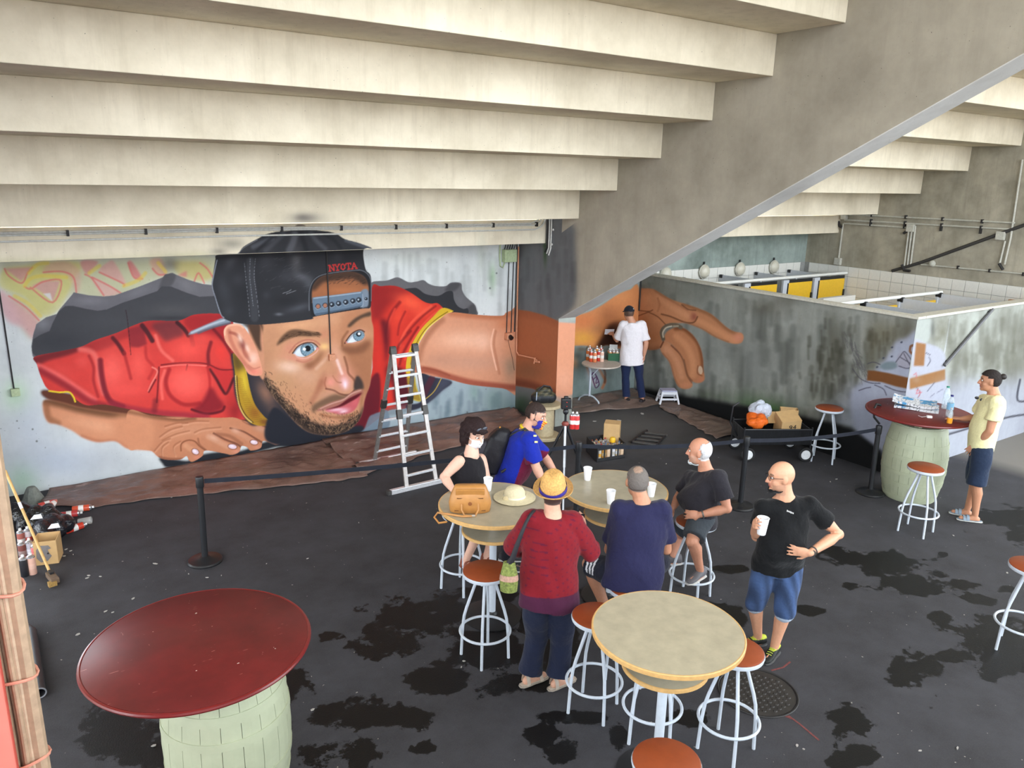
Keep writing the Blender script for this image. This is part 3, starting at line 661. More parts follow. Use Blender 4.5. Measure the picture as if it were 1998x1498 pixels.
    # eyes
    for (al, ic, ir, pc, pr, hl) in (([(948, 548), (1000, 480), (1080, 440), (1160, 430), (1215, 460), (1242, 490), (1200, 530), (1130, 580), (1060, 600), (990, 585)], (1122, 512), 84, (1126, 498), 36, (1085, 505)),
                                      ([(1592, 420), (1640, 350), (1700, 300), (1760, 280), (1802, 298), (1818, 340), (1782, 390), (1710, 415), (1640, 428)], (1752, 338), 74, (1746, 322), 32, (1752, 318))):
        e = P(al, (216, 224, 232), 1, 2); c.clip = np.minimum(e, fc)
        B(al[0][0] + 60, al[0][1] - 10, 60, 40, (240, 244, 250), .8); D(ic[0], ic[1], ir, (84, 104, 118), 1); D(ic[0], ic[1], ir * .88, (134, 162, 178), 1)
        for k in range(26):
            a_ = k * .2417; S([(ic[0] + ir * .4 * math.cos(a_), ic[1] + ir * .4 * math.sin(a_)), (ic[0] + ir * .85 * math.cos(a_), ic[1] + ir * .85 * math.sin(a_))], (172, 196, 208) if k % 2 else (104, 128, 144), 6, .6, 4)
        D(pc[0], pc[1], pr, (26, 30, 38), 1); D(hl[0], hl[1], pr * .55, (250, 252, 255), 1)
        S([(x, y + 10) for x, y in al[:6]], (130, 140, 150), 22, .5, 16); c.clip = fc
    S([(940, 552), (1000, 474), (1080, 432), (1165, 422), (1222, 452), (1255, 492)], (92, 56, 48), 15, .9, 6)
    S([(900, 545), (985, 445), (1100, 392), (1210, 405), (1270, 450)], (190, 118, 100), 20, .7, 16); S([(985, 460), (1090, 412), (1190, 412)], (234, 176, 150), 16, .6, 12)
    S([(965, 565), (1010, 606), (1110, 612), (1220, 548), (1250, 505)], (236, 182, 168), 14, .85, 7); S([(990, 640), (1080, 660), (1180, 620)], (196, 126, 106), 20, .6, 18); D(1246, 498, 18, (232, 152, 140), .9)
    S([(1575, 432), (1636, 340), (1700, 288), (1768, 268), (1812, 292)], (88, 54, 46), 15, .9, 6); S([(1560, 390), (1630, 305), (1730, 245), (1840, 280)], (206, 148, 120), 20, .7, 14)
    S([(1600, 432), (1700, 428), (1790, 400), (1826, 350)], (214, 158, 140), 12, .8, 6); P([(1545, 470), (1700, 478), (1850, 410), (1885, 450), (1800, 545), (1640, 565), (1540, 520)], (132, 88, 64), .7, 22); D(1594, 420, 12, (220, 140, 126), .8)
    S([(1545, 460), (1550, 380), (1610, 290)], (140, 92, 66), 30, .6, 26)
    # brows and hair
    P([(745, 460), (790, 375), (880, 292), (970, 264), (1100, 280), (1270, 312), (1285, 340), (1150, 350), (1000, 350), (880, 388), (790, 440)], (112, 84, 64), .92, 10)
    P([(1612, 220), (1690, 140), (1790, 84), (1895, 50), (1895, 98), (1800, 122), (1720, 170), (1640, 236)], (84, 68, 56), .9, 9)
    for k in range(60):
        t = r.rand(); x_ = 770 + 480 * t; y_ = 400 - 110 * math.sin(min(1, t * 1.5) * 1.57) + 30 * t + r.uniform(-25, 30); S([(x_, y_), (x_ + 34, y_ - 16 + 26 * t)], (70, 50, 38), 5, .6, 3)
    P([(360, 190), (570, 200), (552, 400), (560, 520), (520, 490), (470, 380), (430, 290)], (84, 62, 50), .95, 12)
    c.clip = None
    P([(330, 195), (470, 200), (545, 210), (545, 400), (555, 530), (510, 480), (450, 350), (400, 260)], (80, 60, 48), .9, 12)
    P([(400, 230), (560, 230), (600, 820), (540, 830), (480, 600)], (214, 156, 124), 1, 6)
    P([(390, 195), (470, 200), (548, 210), (548, 400), (558, 530), (512, 480), (450, 350)], (80, 60, 48), .9, 12)
    # ear
    er = P([(104, 330), (110, 260), (160, 208), (260, 195), (335, 222), (420, 340), (500, 500), (548, 650), (576, 800), (500, 832), (400, 800), (330, 680), (220, 540), (130, 420)], (236, 168, 138), 1, 2)
    c.clip = er
    S([(165, 280), (190, 400), (270, 560), (370, 690), (460, 770)], (206, 126, 104), 46, .8, 36); S([(180, 300), (260, 330), (330, 420), (350, 540), (420, 640)], (178, 100, 84), 36, .8, 26)
    B(330, 450, 40, 60, (150, 84, 76), .85, -.5); B(300, 370, 26, 60, (255, 222, 204), .9, -.4); B(390, 500, 26, 60, (255, 220, 202), .9, -.3); B(460, 610, 60, 70, (254, 212, 194), .9); B(370, 560, 30, 60, (196, 120, 100), .7, -.4)
    S([(112, 330), (118, 262), (165, 218), (280, 206), (340, 240)], (252, 200, 172), 24, .8, 16); B(480, 780, 80, 40, (244, 150, 132), .8); S([(400, 700), (470, 740), (540, 720)], (206, 130, 108), 16, .6, 12)
    c.clip = None
    # ---- the cap
    c.T = T5
    P([(60, 832), (78, 806), (180, 762), (290, 716), (345, 716), (362, 745), (230, 780), (100, 826)], (146, 156, 168), 1, 2, False); S([(85, 815), (200, 765), (310, 728)], (196, 204, 214), 14, .9, 10); S([(130, 818), (240, 776), (350, 748)], (104, 110, 122), 14, .8, 10)
    c.T = TC
    cp = P([(162, 470), (175, 420), (300, 405), (400, 400), (460, 330), (600, 250), (720, 192), (880, 166), (1150, 155), (1350, 170), (1450, 200), (1530, 250), (1680, 292), (1815, 348), (1725, 366), (1745, 560), (1795, 625), (1808, 720), (1806, 900), (1790, 975), (1700, 985), (1230, 1062), (1195, 1088), (1100, 1105), (850, 1135), (620, 1152), (430, 1142), (290, 1104), (215, 1042), (160, 870), (124, 740), (140, 620)], (60, 60, 64), 1, 2)
    c.clip = cp
    B(330, 470, 60, 120, (92, 92, 98), .7, .5); B(700, 470, 90, 100, (84, 84, 90), .7, .4); B(1010, 480, 60, 140, (104, 102, 104), .8); B(1080, 650, 100, 50, (112, 112, 118), .7, .3); B(900, 640, 80, 60, (82, 82, 88), .6); B(1150, 720, 60, 60, (104, 106, 112), .6, -.6)
    B(1040, 970, 140, 40, (96, 98, 106), .75, -.25); B(830, 1040, 40, 16, (140, 142, 150), .7); B(700, 840, 40, 40, (80, 80, 86), .6); B(400, 680, 60, 60, (78, 78, 84), .6); B(250, 780, 70, 160, (82, 84, 90), .6, -.3); B(300, 1010, 60, 60, (84, 86, 92), .5)
    B(500, 820, 130, 130, (50, 50, 54), .5); B(900, 900, 130, 60, (48, 48, 52), .6); B(1550, 450, 120, 60, (50, 50, 54), .7); B(1450, 430, 50, 60, (78, 78, 84), .6)
    S([(560, 330), (640, 290), (760, 240)], (108, 110, 118), 50, .6, 40); S([(690, 370), (800, 270), (880, 190)], (92, 92, 98), 50, .6, 40); S([(940, 370), (980, 280), (1000, 190)], (118, 118, 124), 70, .6, 50); S([(1320, 350), (1230, 270), (1170, 190)], (100, 100, 106), 50, .6, 40)
    S([(600, 370), (700, 280), (800, 200)], (42, 42, 46), 30, .6, 24); S([(1120, 360), (1090, 270), (1060, 180)], (42, 42, 46), 50, .6, 40); S([(1480, 340), (1400, 250), (1300, 190)], (44, 44, 48), 40, .6, 30); S([(1540, 260), (1680, 310), (1800, 350)], (112, 114, 124), 40, .6, 30)
    P([(160, 430), (420, 405), (700, 400), (1100, 388), (1740, 372), (1740, 398), (1100, 420), (160, 460)], (44, 44, 47), .5, 12)
    S([(530, 480), (535, 640), (560, 860), (575, 1080)], (84, 85, 90), 80, .7, 30)
    for ln in ([(468, 500), (480, 640), (505, 860), (525, 1075)], [(528, 455), (524, 640), (540, 800), (560, 960)], [(582, 455), (570, 640), (590, 800), (625, 1075)]):
        q = c.curve(np.array(ln, float), False, 12)
        for k in range(0, len(q) - 1, 2): S([q[k], q[k + 1]], (170, 172, 180), 6, .7, 3)
    S([(178, 470), (145, 620), (127, 740), (162, 870), (218, 1040), (250, 1075)], (168, 174, 186), 11, .9, 5)
    S([(400, 402), (465, 335), (605, 255)], (150, 152, 160), 8, .7, 5); S([(1728, 380), (1740, 480), (1745, 560)], (120, 122, 130), 8, .7, 6)
    for k in range(40):
        x_, y_ = r.uniform(600, 1140), r.uniform(440, 820); S([(x_, y_), (x_ + r.uniform(20, 70), y_ - r.uniform(8, 30))], (118, 118, 124), 4, .35, 3)
    for ln in ([(870, 820), (930, 800), (960, 780)], [(910, 826), (1010, 790)]): S(ln, (170, 170, 176), 6, .8, 3)
    # opening, strap
    P([(1168, 1000), (1160, 850), (1160, 760), (1200, 672), (1280, 622), (1420, 595), (1600, 575), (1710, 580), (1775, 640), (1806, 720), (1800, 900), (1700, 980), (1230, 1062)], (44, 44, 48), .9, 4)
    op = P([(1184, 900), (1182, 790), (1215, 706), (1290, 645), (1420, 618), (1600, 598), (1720, 640), (1768, 720), (1774, 810), (1700, 860), (1230, 920)], (172, 114, 80), 1, 4)
    c.clip = op; S([(1190, 740), (1280, 660), (1420, 635), (1600, 612), (1740, 680)], (72, 56, 48), 100, .85, 60); B(1500, 790, 200, 40, (200, 130, 88), .7)
    for k in range(60):
        x_, y_ = r.uniform(1330, 1720), r.uniform(640, 730); S([(x_, y_), (x_ + 24, y_ - 10)], (66, 50, 44), 5, .6, 3)
    c.clip = None
    S([(1150, 1000), (1148, 850), (1160, 760), (1200, 680), (1280, 628), (1420, 600), (1600, 580), (1700, 578), (1770, 622), (1800, 700), (1802, 900)], (134, 138, 146), 9, .8, 5)
    P([(1700, 800), (1772, 790), (1776, 940), (1740, 968), (1700, 960)], (138, 150, 164), 1, 3); P([(1186, 880), (1212, 862), (1450, 834), (1690, 804), (1712, 830), (1716, 940), (1690, 966), (1450, 1012), (1250, 1052), (1215, 1050), (1196, 1000)], (120, 138, 156), 1, 2)
    S([(1200, 872), (1450, 842), (1690, 812)], (180, 194, 208), 12, .85, 8); S([(1220, 1040), (1450, 1002), (1690, 955)], (78, 92, 110), 16, .7, 12); S([(1712, 830), (1716, 940), (1690, 966)], (190, 200, 212), 6, .8, 4)
    for k, (hx, hy) in enumerate(((1245, 960), (1320, 950), (1390, 941), (1462, 930), (1537, 916), (1612, 903), (1675, 892), (1750, 880))):
        R_ = 30 if k < 7 else 18
        D(hx, hy, R_, (70, 80, 94), 1); D(hx, hy, R_ * .72, (44, 48, 56) if k > 1 else (182, 128, 104), 1)
        if k > 1: D(hx - 5, hy - 5, R_ * .36, (182, 194, 206), 1)
        S([(hx - R_, hy + 8), (hx - 8, hy + R_), (hx + R_ * .8, hy + 16)], (200, 210, 220), 6, .7, 4)
    # lettering on the cap
    def letter(strokes, ox, oy):
        ca, sa = math.cos(-.10), math.sin(-.10)
        for st in strokes:
            S([(ox + x * ca - y * sa, oy + x * sa + y * ca) for x, y in st], (200, 66, 64), 13, 1, 4, False)
    LT = {'N': [[(0, 62), (0, 0), (44, 62), (44, 0)], [(-10, 62), (10, 62)], [(-12, 0), (6, 0)], [(34, 0), (54, 0)]], 'Y': [[(0, 0), (22, 30), (44, 0)], [(22, 30), (22, 62)], [(-8, 0), (10, 0)], [(34, 0), (52, 0)], [(10, 62), (34, 62)]],
          'O': [[(22, 0), (4, 14), (2, 46), (22, 62), (42, 46), (40, 14), (22, 0)]], 'T': [[(-4, 14), (-4, 0), (48, 0), (48, 14)], [(22, 0), (22, 62)], [(10, 62), (34, 62)]], 'A': [[(-2, 62), (22, 0), (46, 62)], [(8, 40), (36, 40)], [(-10, 62), (8, 62)], [(36, 62), (54, 62)]]}
    for k, ch in enumerate('NYOTA'): letter(LT[ch], 1362 + 59 * k, 524 - 6 * k)
    D(1060, 128, 62, (126, 112, 104), .9, 34); B(1010, 140, 30, 20, (80, 72, 70), .7); S([(960, 150), (1060, 160), (1150, 150)], (50, 48, 50), 22, .9, 10)
    B(1130, 30, 190, 60, (150, 144, 136), .75); B(1080, 20, 90, 40, (120, 114, 110), .7); B(880, 130, 90, 30, (120, 114, 108), .6)
    B(330, 300, 150, 60, (120, 118, 112), .6); B(200, 380, 90, 40, (110, 108, 104), .6)

def paint_forearm(c):
    """the forearm where it crosses the sloping wall's side and its foot"""
    P, S, B = c.P, c.S, c.B; c.T = T6
    P([(380, -40), (880, -40), (940, 100), (950, 560), (930, 640), (800, 760), (800, 1400), (380, 1400)], (122, 125, 129), .92, 16, False)
    for k in range(60):
        rr_ = np.random.RandomState(k); x_ = rr_.uniform(520, 930); y_ = rr_.uniform(60, 560); v_ = int(rr_.choice([100, 112, 140])); S([(x_, y_), (x_, y_ + rr_.uniform(60, 200))], (v_, v_, v_ + 2), rr_.uniform(10, 40), .25, 24)
    B(725, 260, 12, 90, (70, 100, 60), .7); B(730, 210, 30, 12, (70, 96, 62), .5); B(560, 1320, 60, 70, (58, 84, 52), .8); B(700, 1330, 120, 60, (52, 58, 54), .8)
    fo = P([(430, 690), (470, 670), (525, 655), (620, 668), (720, 695), (830, 742), (830, 1290), (720, 1240), (640, 1205), (515, 1184), (430, 1180)], (196, 122, 84), 1, 3, False)  # same skin as the wrist, darkened: part of the side's shade is painted in
    c.clip = fo; S([(500, 660), (620, 675), (720, 700), (830, 745)], (178, 108, 74), 70, .6, 50); B(600, 1080, 120, 80, (150, 106, 76), .75); S([(500, 1160), (640, 1190), (830, 1270)], (116, 62, 44), 60, .7, 50)
    c.clip = None
def paint_foot(c):
    P, B = c.P, c.B; c.T = T6
    P([(800, 742), (945, 752), (935, 1240), (860, 1262), (795, 1262)], (226, 162, 130), 1, 4, False); B(860, 1150, 60, 80, (236, 176, 148), .6); B(840, 1262, 60, 30, (212, 160, 138), .7)
def paint_palm(c):
    """the unfinished heel of the hand on the back wall beside the toilets"""
    P, S, B, D = c.P, c.S, c.B, c.D; c.T = TR
    P([(-80, 250), (200, 120), (760, -60), (760, 160), (560, 190), (300, 340), (60, 420), (-80, 430)], (176, 186, 184), .9, 10)
    hb = P([(-80, 440), (60, 420), (200, 385), (350, 312), (480, 222), (580, 168), (660, 140), (760, 125), (760, 800), (560, 780), (420, 740), (300, 775), (180, 745), (-80, 720)], (228, 156, 104), 1, 6)
    c.clip = hb
    B(150, 660, 150, 90, (236, 176, 84), .9); B(150, 480, 150, 80, (228, 142, 92), .8); B(600, 220, 100, 70, (236, 166, 112), .8); B(420, 400, 120, 90, (206, 138, 96), .7); B(300, 560, 80, 60, (196, 140, 96), .6)
    P([(300, 760), (380, 620), (430, 530), (520, 500), (640, 560), (700, 720), (420, 760)], (62, 34, 22), .95, 24); B(560, 520, 90, 60, (128, 80, 50), .7)
    c.clip = None
    B(90, 850, 60, 60, (80, 70, 58), .7); B(140, 780, 80, 30, (110, 84, 50), .7); B(60, 930, 40, 60, (206, 150, 90), .6)
    S([(190, 960), (230, 1080), (280, 1160)], (206, 136, 86), 26, .8, 20); S([(300, 960), (360, 1060), (390, 1120), (360, 1200)], (204, 132, 80), 30, .8, 20); S([(350, 930), (390, 1040), (385, 1140)], (120, 76, 50), 24, .7, 16)
    P([(190, 1000), (260, 960), (340, 1020), (350, 1120), (290, 1190), (220, 1140)], (188, 194, 202), .8, 16)
    S([(245, 1060), (265, 1035), (300, 1080), (325, 1160), (290, 1200), (270, 1150), (250, 1080)], (88, 44, 92), 12, .9, 5); S([(260, 1110), (300, 1080), (290, 1150), (320, 1130)], (98, 48, 96), 9, .9, 4)
def paint_side(c):
    """fingers and stains on the toilet block's side wall"""
    P, S, B, D = c.P, c.S, c.B, c.D; r = np.random.RandomState(5)
    c.T = (0, 0, 1)
    for k in range(330):
        x_ = r.uniform(1250, 1800); t = (x_ - 1250) / 540; yt = 536 + 84 * t; yb = 765 + 160 * t
        y_ = r.uniform(yt + 10, yb - 30); L_ = r.uniform(15, 70); v = r.choice([62, 74, 90, 118, 134, 146])
        S([(x_, y_), (x_ + r.uniform(-3, 1), y_ + L_)], (v, v + 2, v - 3), r.uniform(5, 16), r.uniform(.2, .5), 9)
    for (x_, y_, a_, b_, v, o_) in ((1500, 600, 40, 16, (96, 92, 80), .6), (1530, 585, 30, 10, (88, 84, 72), .5), (1625, 660, 14, 50, (70, 68, 54), .75), (1612, 720, 20, 40, (74, 72, 58), .7), (1640, 700, 14, 60, (60, 58, 46), .6), (1620, 770, 40, 20, (70, 72, 60), .6), (1730, 650, 40, 30, (104, 98, 78), .7), (1700, 690, 14, 60, (92, 88, 70), .6), (1770, 650, 14, 40, (80, 76, 62), .7), (1590, 690, 50, 60, (126, 128, 122), .5), (1380, 640, 40, 60, (128, 130, 126), .5), (1470, 700, 50, 50, (124, 126, 122), .5), (1330, 580, 40, 20, (124, 124, 116), .5), (1590, 780, 30, 10, (140, 142, 132), .5)):
        B(x_, y_, a_, b_, v, o_)
    for k in range(70):
        x_, y_ = 1625 + r.randn() * 32, 715 + r.randn() * 42; S([(x_, y_), (x_ + r.uniform(-3, 3), y_ + r.uniform(8, 34))], (58, 57, 45), r.uniform(3, 9), r.uniform(.2, .5), 6)
    for k in range(40):
        x_, y_ = 1725 + r.randn() * 30, 655 + r.randn() * 18; S([(x_, y_), (x_, y_ + r.uniform(8, 34))], (74, 70, 54), r.uniform(4, 10), r.uniform(.2, .45), 6)
    # fresh pale ground near the corner, a half drawn figure on it
    P([(1695, 735), (1735, 690), (1745, 668), (1765, 660), (1800, 665), (1800, 935), (1700, 900), (1672, 850), (1660, 770)], (158, 162, 178), .9, 5)
    P([(1660, 740), (1700, 800), (1690, 870), (1800, 940), (1620, 900), (1600, 830)], (140, 144, 158), .5, 16)
    c.T = TW
    for k in range(60):
        t = r.rand(); x_ = 60 + 260 * t + r.randn() * 30; y_ = 200 + 520 * t + r.randn() * 40; S([(x_, y_), (x_ + r.uniform(10, 60), y_ + r.uniform(40, 120))], (84, 82, 86), r.uniform(5, 14), .5, 6)
    for (x_, y_) in ((775, 310), (655, 375), (545, 510), (465, 625), (650, 490)): D(x_, y_, 16, (66, 70, 84), .9, 12, -.5)
    P([(500, 610), (600, 555), (720, 570), (700, 640), (560, 660)], (110, 124, 128), .85, 8); P([(720, 500), (800, 430), (930, 560), (900, 640), (730, 620)], (150, 146, 156), .7, 8)
    for ln in ([(700, 560), (760, 480), (820, 430), (940, 600)], [(760, 500), (860, 560), (930, 610)], [(800, 450), (880, 600)], [(740, 610), (850, 640), (920, 600)], [(340, 580), (420, 560), (500, 590)], [(150, 640), (240, 760), (360, 820), (500, 830)], [(430, 850), (540, 900), (580, 980)], [(230, 920), (320, 890), (380, 880)], [(560, 860), (700, 920), (830, 940)]):
        S(ln, (70, 68, 80), 12, .8, 6)
    S([(880, 420), (890, 360), (940, 345), (985, 360), (985, 470), (930, 470), (885, 430)], (122, 82, 56), 32, .95, 10)
    P([(345, 665), (430, 670), (600, 700), (900, 770), (880, 905), (700, 870), (520, 815), (335, 795)], (116, 76, 42), 1, 4, False)
    # ---- fingers
    c.T = TR
    f1 = P([(700, 140), (800, 124), (900, 130), (980, 170), (1100, 240), (1250, 290), (1400, 340), (1550, 410), (1700, 540), (1790, 592), (1870, 608), (1892, 655), (1870, 710), (1800, 726), (1700, 702), (1560, 640), (1450, 572), (1300, 512), (1200, 500), (1050, 520), (1000, 600), (1010, 690), (990, 770), (900, 792), (830, 782), (700, 760)], (182, 128, 92), 1, 4)
    c.clip = f1
    S([(1250, 290), (1400, 345), (1550, 415), (1700, 545), (1790, 600)], (136, 92, 62), 50, .7, 44); S([(1300, 420), (1500, 520), (1700, 640), (1800, 690)], (204, 146, 108), 60, .7, 50); B(1830, 655, 60, 50, (206, 140, 116), .8); S([(1300, 510), (1450, 570), (1600, 660), (1720, 705)], (140, 96, 66), 24, .7, 22)
    B(900, 650, 120, 80, (176, 118, 80), .7); B(800, 470, 120, 60, (164, 108, 72), .7); P([(730, 760), (900, 770), (1000, 740), (1000, 800), (700, 810)], (136, 86, 56), .7, 24); B(960, 470, 90, 40, (192, 138, 100), .7)
    f2 = P([(720, 170), (820, 140), (930, 140), (1010, 192), (1130, 258), (1280, 350), (1370, 386), (1388, 440), (1345, 486), (1250, 482), (1100, 422), (1000, 400), (880, 372), (720, 352)], (190, 134, 98), .95, 8)
    c.clip = np.minimum(f1, f2); B(850, 230, 90, 60, (204, 148, 110), .8); S([(960, 220), (1120, 330), (1280, 420)], (206, 150, 114), 60, .7, 50); S([(930, 140), (1010, 195), (1130, 262), (1280, 352)], (146, 98, 68), 26, .6, 24); B(1355, 430, 40, 50, (150, 88, 72), .85); S([(960, 230), (980, 300), (960, 370)], (164, 110, 76), 22, .6, 20)
    c.clip = f1; S([(1390, 430), (1350, 490), (1250, 488), (1100, 428), (1000, 402)], (112, 72, 48), 16, .8, 12); S([(1220, 300), (1290, 350), (1370, 360)], (110, 72, 50), 14, .7, 10)
    for ln in ([(720, 356), (860, 372), (905, 356)], [(720, 432), (850, 382)], [(1050, 520), (960, 430), (860, 380)]): S(ln, (108, 68, 44), 12, .7, 8)
    c.clip = None
    f3 = P([(1030, 690), (1055, 600), (1150, 550), (1250, 560), (1350, 640), (1420, 760), (1450, 880), (1456, 1000), (1468, 1110), (1400, 1150), (1320, 1122), (1270, 1050), (1240, 900), (1150, 770), (1080, 712)], (182, 126, 90), 1, 4)
    c.clip = f3; S([(1160, 545), (1260, 560), (1400, 700), (1452, 880), (1455, 1000)], (116, 70, 40), 60, .85, 50); S([(1160, 640), (1280, 760), (1340, 920), (1340, 1060)], (206, 148, 110), 70, .75, 56); B(1430, 1120, 40, 30, (196, 126, 96), .8); D(1425, 1010, 24, (200, 172, 148), 1, 46, -.1); S([(1395, 960), (1390, 1040), (1440, 1070)], (130, 84, 60), 12, .7, 8); S([(1240, 900), (1275, 1055), (1325, 1125)], (110, 68, 44), 24, .7, 18)
    c.clip = None
    f4 = P([(985, 760), (1000, 705), (1060, 700), (1110, 735), (1190, 810), (1240, 905), (1275, 1060), (1332, 1140), (1332, 1190), (1270, 1216), (1190, 1192), (1140, 1100), (1090, 930), (1010, 830)], (188, 132, 96), 1, 4)
    c.clip = f4; B(1050, 780, 50, 50, (210, 156, 122), .8); S([(1090, 800), (1170, 920), (1220, 1080)], (206, 150, 116), 60, .75, 46); S([(1110, 740), (1200, 830), (1245, 920), (1280, 1060), (1330, 1140)], (112, 68, 46), 20, .8, 14); S([(1010, 830), (1090, 935), (1140, 1100), (1190, 1190)], (146, 98, 68), 24, .6, 20); B(1270, 1170, 60, 30, (206, 142, 108), .8)
    c.clip = None
    S([(1020, 670), (1003, 600), (1030, 548), (1090, 520), (1160, 520), (1210, 545)], (112, 100, 84), 42, 1, 6); S([(1020, 650), (1016, 600), (1050, 550), (1110, 532)], (206, 200, 182), 16, .9, 10); S([(1130, 532), (1180, 530)], (176, 168, 148), 16, .8, 8); S([(1020, 700), (990, 760)], (104, 64, 44), 16, .8, 10)
    # green wash and the black skirting
    c.T = (0, 0, 1)
    B(1480, 795, 60, 24, (52, 92, 40), .6, .15); B(1500, 800, 26, 12, (60, 116, 44), .6, .15); B(1380, 775, 30, 14, (70, 84, 60), .4)
    P([(1225, 757), (1262, 757), (1400, 782), (1585, 815), (1660, 834), (1720, 880), (1740, 1000), (1225, 1000)], (16, 17, 18), 1, 3, False)
def paint_front(c):
    P, S, B, D = c.P, c.S, c.B, c.D; c.T = TW
    P([(850, 30), (1160, 20), (1110, 300), (960, 310)], (206, 212, 206), .9, 10); B(1170, 150, 30, 130, (120, 122, 116), .8); B(1290, 180, 50, 70, (140, 138, 118), .7); B(1230, 260, 60, 40, (150, 148, 130), .6)
    S([(1390, 0), (1350, 250), (1320, 440)], (226, 230, 234), 14, .9, 5)
    P([(930, 290), (1090, 320), (1250, 380), (1330, 480), (1330, 640), (1330, 1010), (840, 1010), (900, 620)], (206, 208, 222), .9, 12)
    P([(960, 310), (1085, 330), (1060, 610), (930, 610)], (176, 128, 84), 1, 4, False); P([(880, 770), (1330, 650), (1332, 790), (880, 908)], (178, 130, 82), 1, 4, False); B(960, 780, 60, 50, (190, 160, 140), .5)
    for ln in ([(1120, 500), (1140, 540), (1100, 610)], [(1080, 440), (1140, 470)], [(960, 880), (1010, 950), (980, 1010)], [(1190, 960), (1140, 1000)], [(1220, 950), (1300, 900)], [(1190, 820), (1100, 930)]): S(ln, (90, 88, 104), 10, .8, 6)
    for ln in ([(930, 720), (960, 700), (960, 760)], [(950, 910), (1010, 930), (990, 1000)], [(990, 900), (960, 960), (1030, 940)]): S(ln, (226, 120, 130), 10, .8, 6)
    c.T = (0, 0, 1); r = np.random.RandomState(8)
    for k in range(190):
        x_ = r.uniform(1850, 2060); y_ = r.uniform(600, 740); S([(x_, y_), (x_ - 2, y_ + r.uniform(15, 60))], (132, 132, 118) if k % 3 else (210, 214, 206), r.uniform(4, 11), r.uniform(.2, .5), 8)
    for (x_, y_, a_, b_) in ((1960, 630, 24, 30), (1990, 660, 20, 40), (1930, 690, 14, 40), (1865, 740, 14, 22), (1985, 720, 20, 30), (1880, 700, 12, 20)): B(x_, y_, a_, b_, (128, 126, 112), .6)
    P([(1820, 760), (1960, 740), (2100, 740), (2100, 900), (1780, 930)], (200, 204, 222), .7, 16)
    for ln in ([(1838, 850), (1880, 838), (1960, 815), (2000, 808)], [(1990, 740), (1985, 780), (2010, 780)]): S(ln, (70, 70, 84), 4, .8, 2)

def surface_colors(P3, paints, gain):
    """paint colour (linear) and cover for the points of a wall"""
    x, y = np_proj(P3.reshape(-1, 3)); shp = P3.shape[:-1]
    fx = np.clip((x - CX0) * SS - 0.5, 0, CW - 1.01); fy = np.clip((y - CY0) * SS - 0.5, 0, CH - 1.01)
    inside = (x > CX0) & (x < CX1) & (y > CY0) & (y < CY1)
    xi = fx.astype(int); yi = fy.astype(int); ax = (fx - xi)[:, None]; ay = (fy - yi)[:, None]
    c = paints
    q = np.concatenate([c.rgb * c.a[..., None], c.a[..., None]], -1)
    s = (q[yi, xi] * (1 - ax) + q[yi, xi + 1] * ax) * (1 - ay) + (q[yi + 1, xi] * (1 - ax) + q[yi + 1, xi + 1] * ax) * ay
    a = np.where(inside, s[:, 3], 0)[:, None]
    u = np.where(a > 1e-3, s[:, :3] / np.maximum(a, 1e-3), 170.0) / 255.0
    u = np.clip(u, 0, 1) ** 1.12
    l = np.where(u <= 0.04045, u / 12.92, ((u + 0.055) / 1.055) ** 2.4)
    return np.concatenate([np.clip(l * gain, 0, 0.9), a], -1).reshape(*shp, 4)
# ================================================================== the building
WY = 10.555                      # mural wall
XS0, XS1 = 7.20, 7.53            # middle sloping wall
XL0, XL1 = -0.47, -0.14          # left sloping wall
XR0, XR1 = 14.69, 15.02          # right sloping wall
YE = 9.42                        # foot of the sloping walls
XW, YF = 9.92, 5.35              # toilet block: side wall plane, front wall plane
ZW = 2.17                        # toilet block wall height
STEP_RGB, STEP_DARK = (240, 229, 206), (202, 190, 166)
STR_RGB, STR_DARK = (176, 168, 152), (146, 138, 124)
M_step = concrete('cream_concrete', STEP_RGB, STEP_DARK, 0.6)
M_string = concrete('grey_concrete', STR_RGB, STR_DARK, 0.35, 0.3)
M_wall = concrete('pale_wall_concrete', (190, 196, 196), (150, 156, 152), 0.5, 0.2)
M_dirty = concrete('stained_concrete', (170, 172, 164), (92, 92, 82), 0.85, 0.5)
M_teal = concrete('teal_concrete', (162, 174, 167), (112, 122, 115), 0.6, 0.4)
M_rwall = concrete('olive_concrete', (182, 174, 156), (132, 127, 112), 0.6, 0.6)

